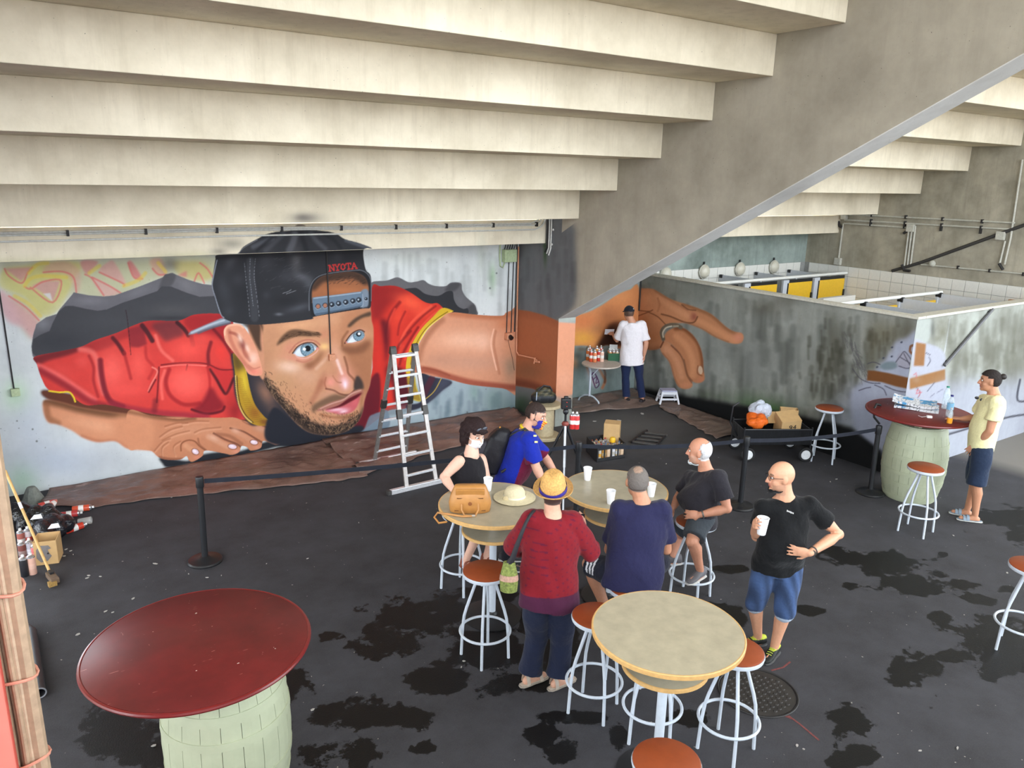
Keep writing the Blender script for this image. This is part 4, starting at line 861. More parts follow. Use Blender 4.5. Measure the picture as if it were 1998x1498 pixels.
# ---- floor
def floor_fn(u, v):
    X = -2.5 + u * 20.0; Y = -3.0 + v * (WY + 3.0)
    return np.stack([X, Y, np.zeros_like(X)], -1)
def floor_fields():
    nu, nv = 340, 230
    u, v = np.meshgrid(np.linspace(0, 1, nu + 1), np.linspace(0, 1, nv + 1))
    P = floor_fn(u, v); wet = np.full(u.shape, -1.0); pale = np.zeros(u.shape)
    # wet patches: (px, py, half width px, half height px) traced on the asphalt
    blobs = [(1670, 1090, 60, 14), (1730, 1100, 70, 22), (1790, 1140, 75, 24), (1840, 1200, 26, 14), (1870, 1140, 40, 12), (1620, 1070, 30, 10),
             (1580, 1190, 28, 9), (1655, 1142, 18, 9), (1950, 1240, 90, 34), (1990, 1290, 60, 30), (1790, 1305, 56, 34), (1860, 1280, 40, 12),
             (1825, 1355, 10, 6), (1815, 1378, 14, 7), (1660, 1400, 44, 26), (1690, 1470, 34, 24), (1640, 1490, 30, 14), (1640, 1420, 18, 22),
             (1960, 1010, 60, 22), (1990, 1040, 40, 18), (1840, 1082, 9, 5), (1920, 1170, 40, 8), (1960, 1150, 20, 8),
             (800, 1200, 80, 36), (760, 1250, 60, 28), (880, 1190, 70, 30), (960, 1260, 90, 40), (1080, 1220, 70, 60), (1000, 1330, 80, 20), (870, 1330, 80, 26),
             (700, 1400, 60, 30), (560, 1330, 60, 30), (780, 1400, 60, 26), (700, 1460, 50, 34), (620, 1470, 50, 26), (1120, 1400, 70, 14), (1210, 1440, 20, 26),
             (1060, 1430, 40, 16), (1100, 1470, 30, 22), (1340, 1400, 40, 18), (940, 1160, 60, 20), (1180, 1170, 40, 20), (650, 1240, 30, 8), (830, 1460, 30, 10),
             (1420, 1110, 36, 9), (1430, 1210, 22, 26), (1400, 1180, 30, 10), (1340, 1230, 30, 12), (640, 1390, 40, 20), (520, 1420, 40, 30), (250, 1420, 90, 50), (300, 1480, 60, 30)]
    for bx_, by_, a_, b_ in blobs:
        c0 = on_z(bx_, by_); e1 = on_z(bx_ + a_, by_); e2 = on_z(bx_, by_ - b_)
        A = np.array([[e1.x - c0.x, e2.x - c0.x], [e1.y - c0.y, e2.y - c0.y]]); iA = np.linalg.inv(A)
        q = np.stack([P[..., 0] - c0.x, P[..., 1] - c0.y], -1) @ iA.T
        d = 1.0 - np.sqrt((q ** 2).sum(-1)); wet = np.maximum(wet, np.clip(d, -1, 0.6))
    pale = np.clip((P[..., 0] - 11.4) / 0.5, 0, 1) * np.clip((P[..., 1] - 3.9 + (P[..., 0] - 13) * 0.1) / 0.3, 0, 1)
    pale = np.maximum(pale, 0.38 * np.exp(-((P[..., 0] - 8.2) / 1.1) ** 2 - ((P[..., 1] - 8.9) / 0.9) ** 2))
    col = np.stack([wet * 0.5 + 0.5, pale, np.zeros_like(pale)], -1)
    return nu, nv, col
def asphalt():
    m, nt, b = _new('wet_asphalt')
    a = nt.nodes.new('ShaderNodeVertexColor'); a.layer_name = 'paint'
    sp = nt.nodes.new('ShaderNodeSeparateColor'); nt.links.new(a.outputs[0], sp.inputs[0])
    v = coords(nt); fine = noise_tex(nt, v, 90, 3, 0.7); mid = noise_tex(nt, v, 2.2, 5, 0.65); big = noise_tex(nt, v, 0.5, 3)
    col = mix_rgb(nt, ramp(nt, mid, 0.3, 0.75), lin((67, 67, 72)), lin((49, 48, 51)))
    col = mix_rgb(nt, ramp(nt, fine, 0.45, 0.75), col, mix_rgb(nt, 0.5, col, lin((72, 71, 71))))
    edge = noise_tex(nt, v, 2.6, 9, 0.7)
    ad = nt.nodes.new('ShaderNodeMath'); ad.operation = 'MULTIPLY_ADD'; ad.inputs[1].default_value = 2.2; 
    nt.links.new(edge, ad.inputs[0]); nt.links.new(sp.outputs[0], ad.inputs[2])
    wetm = ramp(nt, ad.outputs[0], 1.60, 1.65)
    col = mix_rgb(nt, sp.outputs[1], col, lin((128, 124, 118)))
    # dusting of pale specks of litter trodden into the asphalt
    spk = noise_tex(nt, v, 26, 2, 0.4)
    col = mix_rgb(nt, ramp(nt, spk, 0.755, 0.77), col, lin((150, 146, 138)))
    col = mix_rgb(nt, wetm, col, lin((13, 13, 14)))
    nt.links.new(col, b.inputs['Base Color'])
    rr = nt.nodes.new('ShaderNodeMapRange'); rr.inputs[3].default_value = 0.82; rr.inputs[4].default_value = 0.5
    nt.links.new(wetm, rr.inputs[0]); nt.links.new(rr.outputs[0], b.inputs['Roughness'])
    b.inputs['Specular IOR Level'].default_value = 0.3
    bump(nt, b, fine, 0.35, 0.006)
    return m
_nu, _nv, _fc = floor_fields()
floor = grid_mesh('floor', floor_fn, _nu, _nv, asphalt(), None, _fc)
tag(floor, 'dark asphalt floor with wet stains under the grandstand', kind='structure')
_mb = MB()
for (x0, y0, x1, y1) in ((-45, -60, 60, -3.0), (-45, -3.0, -2.5, 30), (17.5, -3.0, 60, 30), (-2.5, WY, 17.5, 30)):
    _mb.add([(x0, y0, 0), (x1, y0, 0), (x1, y1, 0), (x0, y1, 0)], [(0, 1, 2, 3)])
tag(_mb.build('floor_plaza', concrete('plaza_paving', (150, 142, 130), (130, 122, 110), 0.3, 0.1)), 'pale sunlit paving of the plaza outside', kind='structure')

# unseen terrace block, added behind the camera to shade the foreground
tag(MB().box((-14.0, -7.0, 0), (5.0, -0.75, 2.35)).build('floor_shade_block', concrete('shade_block_dark', (92, 90, 88), (74, 72, 70), 0.3, 0.1), bevel=0.02), 'unseen raised block behind the viewer, added to shade the foreground', kind='structure')
# ---- the underside of the grandstand
ceiling = empty('ceiling', (0, 9.83, 2.86), 'stepped underside of a concrete grandstand', None, None, 'structure')
STEPS = {}
for bay, (x0, x1) in enumerate(((XL1, XS0), (XS1, XR0), (-8.0, XL0), (XR1, 22.5))):
    for k in range(10):
        y0 = 9.83 - 0.8 * k; zb = 2.86 + 0.415 * k
        mb = MB().box((x0, y0, zb), (x1, y0 + (0.72 if k == 0 else 0.93), zb + (0.355 if k == 0 else 0.4145)))
        STEPS[bay, k] = mb.build('concrete_step', M_step, ceiling, bevel=0.008)
# the stand goes on rising out of view, lengthened to shade the foreground
MB().prism([(-8.0, 2.5, 6.95), (-8.0, -8.0, 12.4), (-8.0, -8.0, 12.8), (-8.0, 2.5, 7.35)], (30.5, 0, 0)).build('upper_stand', M_step, ceiling)
# ---- sloping walls carrying the steps
SL = 0.415 / 0.8
def sloping_wall(name, x0, x1, label, solid=False, mat=None):
    zt = lambda y: 1.75 + SL * (YE - y)
    if solid:
        poly = [(x0, WY + 0.2, 0), (x0, 4.0, 0), (x0, 4.0, zt(4.0)), (x0, -2.2, zt(-2.2)), (x0, -2.2, zt(-2.2) + 2.4), (x0, WY + 0.2, 3.7)]
    else:
        poly = [(x0, WY + 0.2, 0), (x0, YE, 0), (x0, YE, 1.75), (x0, -2.2, zt(-2.2)), (x0, -2.2, zt(-2.2) + 2.4), (x0, WY + 0.2, 3.7)]
    return tag(MB().prism(poly, (x1 - x0, 0, 0)).build(name, mat or M_string), label, kind='structure')
wall_middle = sloping_wall('wall_middle', XS0, XS1, 'grey concrete sloping wall in the middle, its foot painted with the forearm')
wall_left = sloping_wall('wall_left', XL0, XL1, 'concrete sloping wall at the left edge', mat=concrete('lilac_concrete', (190, 190, 200), (150, 150, 160), 0.4, 0.25))
wall_right = sloping_wall('wall_right', XR0, XR1, 'stained concrete wall behind the toilets with pipes', solid=True, mat=M_rwall)
M_edge = concrete('pale_edge', (214, 213, 210), (186, 184, 180), 0.3, 0.1)  # thin pale strip along the undersides, lighter than the wall sides
for w_, x0, x1 in ((wall_middle, XS0, XS1), (wall_left, XL0, XL1)):
    MB().prism([(x0 - 0.002, YE, 1.744), (x0 - 0.002, -2.2, 1.744 + SL * (YE + 2.2)), (x0 - 0.002, -2.2, 1.756 + SL * (YE + 2.2)), (x0 - 0.002, YE, 1.756)], (x1 - x0 + 0.004, 0, 0)).build('pale_edge_strip', M_edge, w_, label='pale grey underside')
# ---- back wall
wall_back = tag(MB().box((XL1, WY, 0), (XR0, WY + 0.2, 3.25)).build('wall_back', M_teal), 'back wall painted with a mural of a man in a cap and red shirt reaching out', kind='structure')
# ---- toilet block walls
wall_toilet_side = tag(MB().box((XW, YF, 0), (XW + 0.12, WY, ZW)).build('wall_toilet_side', M_dirty), 'stained grey side wall of the toilet block with the painted fingers', kind='structure')
wall_toilet_front = tag(MB().box((XW + 0.12, YF, 0), (XR0 + 0.4, YF + 0.12, ZW)).build('wall_toilet_front', M_dirty), 'pale stained front wall of the toilet block', kind='structure')
M_cap = plain('wall_cap', (196, 192, 178), 0.7)
tag(MB().box((XW - 0.03, YF - 0.03, ZW), (XW + 0.15, WY, ZW + 0.035)).build('trim_1', M_cap, bevel=0.006), 'pale coping along the toilet side wall', kind='structure')
tag(MB().box((XW + 0.16, YF - 0.03, ZW), (XR0 - 0.6, YF + 0.15, ZW + 0.035)).build('trim_2', M_cap, bevel=0.006), 'pale coping along the toilet front wall', kind='structure')

# ---- the painting, laid on the walls it covers
def layer(*fns):
    c = Canvas()
    for f in fns: f(c)
    return c
def paint_on(name, parent, fn, nu, nv, cv, gain, mat, label=None):
    u, v = np.meshgrid(np.linspace(0, 1, nu + 1), np.linspace(0, 1, nv + 1))
    P3 = fn(u, v)
    o = grid_mesh(name, fn, nu, nv, mat, parent, surface_colors(P3, cv, gain))
    if label: o['label'] = label
    return o
def plane_y(x0, x1, z0, z1, Y): return lambda u, v: np.stack([x0 + u * (x1 - x0), np.full_like(u, Y), z0 + v * (z1 - z0)], -1)
def plane_x(y0, y1, z0, z1, X): return lambda u, v: np.stack([np.full_like(u, X), y0 + u * (y1 - y0), z0 + v * (z1 - z0)], -1)
MW = concrete('painted_wall', (220, 223, 222), (188, 192, 192), 0.5, 0.2, paint=True)
MST = concrete('painted_step', STEP_RGB, STEP_DARK, 0.6, paint=True)
MSW = concrete('painted_slope', STR_RGB, STR_DARK, 0.35, 0.3, paint=True)
MD = concrete('painted_side', (156, 158, 151), (118, 119, 111), 0.5, 0.5, paint=True)
MFR = concrete('painted_front', (166, 170, 163), (124, 124, 113), 0.7, 0.5, paint=True)
G_WALL, G_STEP, G_SLOPE, G_SIDE, G_FRONT = 0.92, 0.90, 0.80, 1.2, 0.62  # slope gain kept low, so some of that side's shade lies in its colour
cw = layer(paint_wall)
paint_on('mural_painting', wall_back, plane_y(XL1, XS0, 0, 2.9, WY - 0.003), 1000, 410, cw, G_WALL, MW, 'painted man in a black cap and red shirt crawling out of a hole')
paint_on('painted_cap_top', STEPS[0, 0], plane_y(XL1, XS0, 2.865, 3.21, 9.83 - 0.003), 760, 40, cw, G_STEP, MST, 'painted top of the black cap')
paint_on('paint_overspray', STEPS[0, 1], plane_y(2.2, 5.0, 3.28, 3.68, 9.03 - 0.003), 200, 32, cw, G_STEP, MST)
cf = layer(paint_forearm)
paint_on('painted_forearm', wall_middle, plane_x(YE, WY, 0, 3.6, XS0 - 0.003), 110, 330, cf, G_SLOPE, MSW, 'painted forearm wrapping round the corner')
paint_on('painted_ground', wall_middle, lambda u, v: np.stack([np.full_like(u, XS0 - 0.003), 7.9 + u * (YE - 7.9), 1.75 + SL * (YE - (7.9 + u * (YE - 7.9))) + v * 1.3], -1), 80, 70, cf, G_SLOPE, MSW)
paint_on('painted_wrist', wall_middle, plane_y(XS0 - 0.003, XS1, 0, 1.75, YE - 0.003), 40, 170, layer(paint_foot), G_WALL, MFR, 'salmon painted wrist')
paint_on('painted_palm', wall_back, plane_y(XS1, XW, 0, 2.9, WY - 0.003), 240, 240, layer(paint_palm), G_WALL, concrete('painted_back', (150, 166, 164), (116, 130, 126), 0.6, 0.4, paint=True), 'painted orange palm, still unfinished')
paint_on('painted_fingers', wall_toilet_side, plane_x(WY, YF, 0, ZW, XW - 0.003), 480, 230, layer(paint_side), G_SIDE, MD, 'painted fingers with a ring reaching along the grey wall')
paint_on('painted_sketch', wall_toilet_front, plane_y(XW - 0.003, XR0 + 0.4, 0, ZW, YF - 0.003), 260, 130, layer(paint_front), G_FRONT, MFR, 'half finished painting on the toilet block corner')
# ================================================================== conduits, boxes, toilets
M_cond = plain('grey_conduit', (206, 206, 200), 0.5)
M_condd = plain('dark_cable', (40, 38, 38), 0.6)
M_greenc = plain('paint_misted_plastic', (176, 190, 150), 0.6)
M_skinc = plain('salmon_painted_metal', (206, 142, 108), 0.7)
M_box = plain('pale_plastic_box', (190, 188, 176), 0.6)
# conduits along the lowest step
runs = [(3.165, 'upper'), (3.14, 'middle'), (3.075, 'lower')]
cr = empty('conduit_run', (0.0, 9.80, 3.1), 'three thin pale conduits running along the lowest concrete step', 'conduit')
for i, (z, nm) in enumerate(runs):
    x1 = 7.02 + 0.04 * i
    pts = [(XL1 + 0.02, 9.805, z), (2.4, 9.805, z + 0.006), (4.9, 9.805, z - 0.002), (x1 - 0.12, 9.805, z), (x1, 9.80, z + 0.05), (x1 + 0.05, 9.79, z + 0.13), (x1 + 0.06, 9.79, 3.24)]
    MB().tube(pts, 0.011 if i else 0.014, 8).build('conduit', M_cond, cr, True)
for k in range(9):
    x = 0.75 + 0.78 * k
    MB().box((x, 9.775, 3.12), (x + 0.025, 9.829, 3.185)).build('clip', M_condd, cr)
# conduits down the side of the sloping wall
cr = empty('conduit_run', (XS0 - 0.02, 9.9, 2.6), 'grey conduits turning down the sloping wall beside the concrete step', 'conduit')
for i in range(3):
    y = 9.76 - 0.05 * i
    MB().tube([(XS0 - 0.02, y, 3.24), (XS0 - 0.02, y, 2.80), (XS0 - 0.02, y + 0.05, 2.73 - 0.02 * i)], 0.011, 8).build('conduit', M_cond if i else M_condd, cr, True)
for q_ in ((9.60, 3.08), (9.62, 2.86)): MB().ellipsoid((XS0 - 0.03, q_[0], q_[1]), (0.012, 0.018, 0.018)).build('stud', M_cond, cr, True)
# junction box with cables on the mural wall
jb = on_y(990, 498, WY)
o = empty('junction_box', (jb.x, WY, jb.z), 'pale green misted junction box at the top right of the mural', 'junction box')
MB().box((jb.x - 0.115, WY - 0.11, jb.z - 0.10), (jb.x + 0.115, WY - 0.004, jb.z + 0.10)).build('body', M_greenc, o, bevel=0.01)
MB().box((jb.x - 0.085, WY - 0.125, jb.z - 0.08), (jb.x + 0.10, WY - 0.11, jb.z + 0.055)).build('cover', M_greenc, o, bevel=0.005)
for k in range(5):
    MB().tube([(jb.x - 0.09 + 0.045 * k, WY - 0.05, jb.z + 0.10), (jb.x - 0.07 + 0.045 * k, WY - 0.05, jb.z + 0.16), (jb.x - 0.06 + 0.045 * k, WY - 0.04, jb.z + 0.24)], 0.009, 6).build('cable', M_condd, o, True)
MB().tube([(jb.x - 0.16, WY - 0.03, jb.z + 0.24), (jb.x - 0.165, WY - 0.03, jb.z), (jb.x - 0.15, WY - 0.03, jb.z - 0.16), (jb.x - 0.10, WY - 0.03, jb.z - 0.19), (jb.x - 0.07, WY - 0.03, jb.z - 0.11)], 0.012, 8).build('cable', M_greenc, o, True)
# cables dropping to the socket by the elbow
so = on_y(990, 655, WY)
o = empty('wall_socket', (so.x, WY, so.z), 'salmon painted socket box with dark cables above it', 'socket')
MB().box((so.x - 0.06, WY - 0.09, so.z - 0.05), (so.x + 0.06, WY - 0.004, so.z + 0.06)).build('body', M_skinc, o, bevel=0.008)
MB().cyl((so.x, WY - 0.13, so.z - 0.02), (so.x, WY - 0.08, so.z), 0.038).build('plug', plain('black_plastic', (24, 24, 26), 0.4), o, True)
for dx in (-0.03, 0.06):
    MB().tube([(so.x + dx, WY - 0.018, so.z + 0.05), (so.x + dx + 0.02, WY - 0.018, jb.z - 0.10)], 0.008, 6).build('cable', M_condd, o, True)
MB().tube([(so.x + 0.13, WY - 0.018, so.z + 0.06), (so.x + 0.14, WY - 0.018, jb.z + 0.22)], 0.011, 6).build('cable', M_condd, o, True)
MB().tube([(so.x, WY - 0.02, so.z - 0.06), (so.x + 0.10, WY - 0.02, so.z - 0.4), (so.x + 0.14, WY - 0.02, so.z - 0.6)], 0.003, 6).build('thin_wire', M_condd, o, True)
# pipe with tap on the sloping wall
a = on_x(1003, 640, XS0); 
o = empty('water_pipe', (XS0 - 0.02, WY - 0.05, 1.0), 'thin pipe and tap painted over by the forearm', 'pipe')
tp = on_x(1050, 703, XS0)
MB().tube([(XS0 - 0.025, WY - 0.03, 2.75), (XS0 - 0.025, WY - 0.03, 1.35), (XS0 - 0.025, WY - 0.04, 1.02), (XS0 - 0.025, WY - 0.10, 0.97), (XS0 - 0.025, tp.y + 0.1, tp.z + 0.02), (XS0 - 0.025, tp.y, tp.z)], 0.013, 8).build('pipe', M_skinc, o, True)
MB().cyl((XS0 - 0.05, tp.y + 0.03, tp.z - 0.02), (XS0 - 0.05, tp.y - 0.10, tp.z + 0.0), 0.016).cyl((XS0 - 0.06, tp.y + 0.03, tp.z - 0.05), (XS0 - 0.06, tp.y, tp.z + 0.05), 0.01).build('tap', M_skinc, o, True)
# sockets hanging from thin cables on the mural
for (px0, py0, px1, py1, lb, mt) in ((2, 520, 27, 758, 'small green misted socket box at the left end of the mural', M_greenc), (636, 490, 643, 690, 'small skin-coloured socket box on the painted nose', M_skinc)):
    b_ = on_y(px1 + 3, py1 + 6, WY); t_ = on_y(px0, py0, WY)
    o = empty('wall_socket', (b_.x, WY, b_.z), lb, 'socket')
    MB().box((b_.x - 0.045, WY - 0.06, b_.z - 0.045), (b_.x + 0.045, WY - 0.004, b_.z + 0.045)).build('body', mt, o, bevel=0.008)
    MB().tube([(b_.x - 0.01, WY - 0.015, b_.z + 0.04), (b_.x - 0.01, WY - 0.015, 2.84)], 0.009, 6).build('cable', M_condd, o, True)
c_ = on_y(1239, 580, WY)
tag(base_thing(MB().tube([(XW - 0.02, WY - 0.03, 2.1), (XW - 0.02, WY - 0.03, 1.5)], 0.012, 6).build('cable', M_condd, None, True), (XW - 0.02, WY - 0.03, 1.5)), 'short black cable in the corner above the painted palm', 'cable')

# ---- tiled walls inside the toilets
M_tile = plain('white_tile', (232, 230, 222), 0.25, var=0.03, spec=0.5)
M_grout = plain('grey_grout', (150, 150, 146), 0.9)
def tiles(parent, axis, a0, a1, z1, rows, pos, sgn, tw=0.235, th=0.2):
    # one shared tile mesh, each tile its own object
    src = None; n = int((a1 - a0) / tw)
    for r_ in range(rows):
        for k in range(n):
            ca = a0 + (k + 0.5) * tw; cz = z1 - (r_ + 0.5) * th
            if src is None:
                if axis == 'y': mb = MB().box((-0.006, -tw / 2 + 0.003, -th / 2 + 0.003), (0.006, tw / 2 - 0.003, th / 2 - 0.003))
                else: mb = MB().box((-tw / 2 + 0.003, -0.006, -th / 2 + 0.003), (tw / 2 - 0.003, 0.006, th / 2 - 0.003))
                L = root_loc(parent); t = mb.build('tile', M_tile, parent, bevel=0.002); src = t
            else:
                t = src.copy(); link(t)
            t.location = (pos + sgn * 0.010, ca, cz) if axis == 'y' else (ca, pos + sgn * 0.010, cz)
tiles(wall_right, 'y', 5.5, 10.5, 2.20, 4, XR0, -1)
MB().box((XR0 - 0.003, YF + 0.12, 1.38), (XR0 - 0.0005, WY, 2.20)).build('tile_bed', M_grout, wall_right)
tiles(wall_back, 'x', XW + 0.14, 14.66, 2.20, 2, WY, -1)
MB().box((XW + 0.13, WY - 0.003, 1.78), (XR0, WY - 0.0005, 2.20)).build('tile_bed', M_grout, wall_back)
# ---- toilet cubicles
M_part = plain('grey_laminate', (204, 208, 214), 0.45, var=0.04)
M_door = plain('yellow_laminate', (238, 190, 44), 0.4, var=0.05)
M_rail = plain('white_rail', (232, 232, 226), 0.35, var=0.03)
M_blk = plain('black_fitting', (26, 26, 28), 0.45)
Y1, Y2, ZR = 9.52, 7.0, 2.05
row = 'toilet cubicle partitions'
def partition(x, y0, y1, label):
    o = empty('partition', (x, (y0 + y1) / 2, 0.12), label, 'partition', row)
    MB().box((x - 0.014, y0, 0.12), (x + 0.014, y1, 2.06)).build('panel', M_part, o)
    MB().box((x - 0.03, y0 + 0.02 if y0 < 8 else y1 - 0.09, 2.0), (x + 0.03, y0 + 0.09 if y0 < 8 else y1 - 0.02, 2.065)).build('clamp', M_blk, o, bevel=0.01)
    return o
for i, x in enumerate((10.95, 12.0, 13.05, 14.1)):
    partition(x, Y1, WY - 0.02, ('leftmost', 'second', 'third', 'rightmost')[i] + ' grey partition of the far toilet row, by the tiled back wall')
for i, x in enumerate((11.33, 12.36, 13.53)):
    o = partition(x, YF + 0.14, Y2, ('left', 'middle', 'right')[i] + ' grey partition of the near toilet row behind the front wall')
    MB().box((x - 0.05, Y2 - 0.02, 0.12), (x + 0.05, Y2 + 0.02, 2.0)).build('post', M_part, o)
    MB().cyl((x + 0.005, Y2 - 0.06, 2.03), (x + 0.005, Y2 + 0.03, 2.03), 0.045).build('clamp', M_blk, o, True)
for (y, x0, x1, lb) in ((Y1, 10.2, 14.66, 'long white head rail over the far toilet doors'), (Y2, 10.2, 13.62, 'white head rail over the near toilet doors')):
    tag(base_thing(MB().tube([(x0, y, ZR + 0.025), (x1, y, ZR + 0.025)], 0.03, 10).build('head_rail', M_rail, None, True), (x0, y, ZR)), lb, 'rail')
for i, (x0, x1) in enumerate(((10.62, 11.36), (11.69, 12.46), (12.80, 13.53), (13.76, 14.60))):
    o = empty('toilet_door', (x0, Y1, 0.15), ('first', 'second', 'third', 'fourth')[i] + ' yellow door of the far toilet row, counted from the mural', 'door', 'far yellow toilet doors')
    MB().box((x0, Y1 - 0.02, 0.15), (x1, Y1 + 0.01, 1.97)).build('leaf', M_door, o, bevel=0.004)
    MB().box((x1 - 0.03, Y1 - 0.045, 1.55), (x1 + 0.01, Y1 - 0.02, 1.75)).build('hinge', M_blk, o, bevel=0.006)
    MB().box((x0 - 0.17, Y1 - 0.03, 0.12), (x0 - 0.004, Y1 + 0.012, 2.03)).build('jamb', M_part, o)
    MB().box((x0 - 0.05, Y1 - 0.034, 0.12), (x0 - 0.012, Y1 - 0.03, 1.97)).box((x0, Y1 - 0.012, 1.97), (x1, Y1 + 0.002, 2.03)).build('shadow_gap', M_blk, o)
for i, (x0, x1) in enumerate(((11.42, 12.28), (12.45, 13.45))):
    o = empty('toilet_door', (x0, Y2, 0.15), ('left', 'right')[i] + ' yellow door of the near toilet row, seen from inside', 'door', 'near yellow toilet doors')
    MB().box((x0, Y2 - 0.015, 0.15), (x1, Y2 + 0.015, 1.95)).build('leaf', M_door, o, bevel=0.004)
    MB().box((x1 - 0.05, Y2 - 0.035, 1.0), (x1 - 0.02, Y2 - 0.015, 1.12)).build('latch', M_blk, o, bevel=0.004)
tag(MB().box((12.05, 8.2, 0), (13.0, 8.3, 1.9)).build('wall_screen', M_tile), 'low white screen wall between the two toilet rows', kind='structure')
# round wall lamps above the cubicles
M_glob = plain('frosted_lamp', (214, 208, 190), 0.3, var=0.04)
for i, x in enumerate((10.5, 11.53, 12.56, 13.61)):
    o = empty('bulkhead_lamp', (x, WY - 0.02, 2.14), ('first', 'second', 'third', 'fourth')[i] + ' round frosted bulkhead lamp above the far toilets from the mural', 'lamp', 'round toilet lamps')
    MB().lathe([(0.13, 0.0), (0.13, 0.04), (0.115, 0.07), (0.07, 0.10), (0.0, 0.11)], (x, WY - 0.02, 2.14), 24, (0, -1, 0)).build('globe', M_glob, o, True)
    MB().torus((x, WY - 0.05, 2.14), 0.132, 0.012, 28, 8, (0, 1, 0)).build('rim', M_box, o, True)
    MB().cyl((x, WY - 0.03, 2.27), (x, WY - 0.03, 2.33), 0.016).build('gland', M_blk, o, True)
# ---- pipes and boxes on the right wall
XP = XR0 - 0.03
o = empty('pipe_run', (XP, 8.2, 3.1), 'long pale conduits high on the right wall under the steps', 'pipe')
for (z0, z1, y0, y1) in ((3.24, 3.26, 9.72, 6.5), (3.13, 3.15, 9.72, 6.5), (3.06, 3.06, 9.72, 8.4)):
    MB().tube([(XP, y0, z0), (XP, y1, z1)], 0.016, 8).build('conduit', M_box, o, True)
    for k in range(4): MB().box((XP - 0.02, y0 - 0.6 - 0.7 * k, z0 - 0.02), (XP + 0.03, y0 - 0.57 - 0.7 * k, z0 + 0.05)).build('clip', M_condd, o)
MB().box((XP - 0.06, 9.66, 3.14), (XP + 0.02, 9.78, 3.24)).build('joint_box', M_box, o, bevel=0.006)
def drop(label, items, boxes=(), elbows=()):
    o = empty('pipe_run', (XP, items[0][0][1], items[0][-1][2]), label, 'pipe')
    for it in items: MB().tube(it, 0.017, 8).build('conduit', M_box, o, True)
    for b_ in boxes: MB().box((XP - 0.05, b_[0] - 0.07, b_[1] - 0.07), (XP + 0.02, b_[0] + 0.07, b_[1] + 0.07)).build('box', M_box, o, bevel=0.006)
    for e in elbows: MB().tube(e, 0.026, 8).build('elbow', M_condd, o, True)
drop('single conduit dropping to a small box near the back corner', [[(XP, 9.74, 3.06), (XP, 9.74, 2.33)]], [(9.74, 2.29)], [[(XP - 0.02, 9.84, 3.10), (XP - 0.02, 9.80, 3.0), (XP - 0.02, 9.74, 2.98)]])
drop('three conduits side by side dropping to the slanting black pipe', [[(XP, 8.34 - 0.06 * k, 3.10), (XP, 8.32 - 0.06 * k, 2.34)] for k in range(3)], [(8.30, 3.06)], [[(XP - 0.02, 8.36, 3.0), (XP - 0.02, 8.42, 2.95)], [(XP - 0.02, 8.36, 2.36), (XP - 0.02, 8.30, 2.26), (XP - 0.02, 8.18, 2.26)]])
drop('pale conduits with a square box at the far right of the wall', [[(XP, 6.56, 4.3), (XP, 6.52, 3.0), (XP, 6.54, 2.55)], [(XP, 6.60, 2.95), (XP, 6.62, 2.55)]], [(6.68, 3.03)], [[(XP - 0.02, 6.62, 2.56), (XP - 0.02, 6.54, 2.46)]])
o = empty('waste_pipe', (XP, 8.5, 2.24), 'black pipe slanting up across the right wall', 'pipe')
MB().tube([(XP, 8.55, 2.22), (XP, 8.0, 2.44), (XP, 6.5, 3.16), (XP, 4.6, 4.05)], 0.03, 10).build('pipe', plain('black_pipe', (58, 56, 54), 0.6), o, True)
MB().ellipsoid((XP - 0.02, 7.78, 2.44), (0.05, 0.06, 0.06)).build('round_fitting', M_box, o, True)
o = empty('conduit_run', (XP, 7.0, 2.4), 'thin conduit just above the tiles on the right wall', 'conduit')
MB().tube([(XP, 8.0, 2.40), (XP, 5.9, 2.43)], 0.014, 8).build('conduit', M_box, o, True)
for k in range(3): MB().box((XP - 0.02, 7.3 - 0.55 * k, 2.39), (XP + 0.02, 7.33 - 0.55 * k, 2.45)).build('clip', M_condd, o)
# lit lamp at the right edge
lp = on_x(1990, 592, XR0)
o = empty('wall_lamp', (XR0 - 0.01, lp.y, lp.z), 'small lit box lamp glowing orange on the tiles at the right edge', 'lamp')
MB().box((XR0 - 0.09, lp.y - 0.16, lp.z - 0.06), (XR0 - 0.018, lp.y + 0.16, lp.z + 0.06)).build('housing', plain('lamp_housing', (196, 160, 130), 0.5), o, bevel=0.01)
_m, _nt2, _b = _new('lamp_glow'); _b.inputs['Base Color'].default_value = (1, .6, .3, 1); _b.inputs['Emission Color'].default_value = (1, .42, .12, 1); _b.inputs['Emission Strength'].default_value = 0.5
MB().box((XR0 - 0.10, lp.y - 0.13, lp.z - 0.035), (XR0 - 0.088, lp.y + 0.06, lp.z + 0.035)).build('lamp_tube', _m, o)

a_, b_ = on_y(1937, 603, YF - 0.03), on_y(1843, 713, YF - 0.03)
o = empty('wall_handrail', b_, 'dark metal handrail slanting across the toilet front wall', 'handrail')
MB().tube([a_, b_], 0.022, 8).build('bar', plain('grey_bar_metal', (84, 84, 86), 0.5), o, True)
for q in (a_.lerp(b_, 0.06), a_.lerp(b_, 0.94)): MB().cyl(q, q + Vector((0, 0.028, 0)), 0.02).build('bracket', M_condd, o, True)
# ================================================================== furniture and things
M_seat = plain('brown_seat', (142, 66, 32), 0.45, var=0.1, nscale=14)
M_leg = plain('pale_blue_grey_metal', (202, 210, 220), 0.4, var=0.04)
M_ttop = plain('speckled_laminate', (172, 163, 140), 0.3, var=0.12, nscale=9)
M_tedge = plain('beech_edge', (206, 164, 104), 0.5)
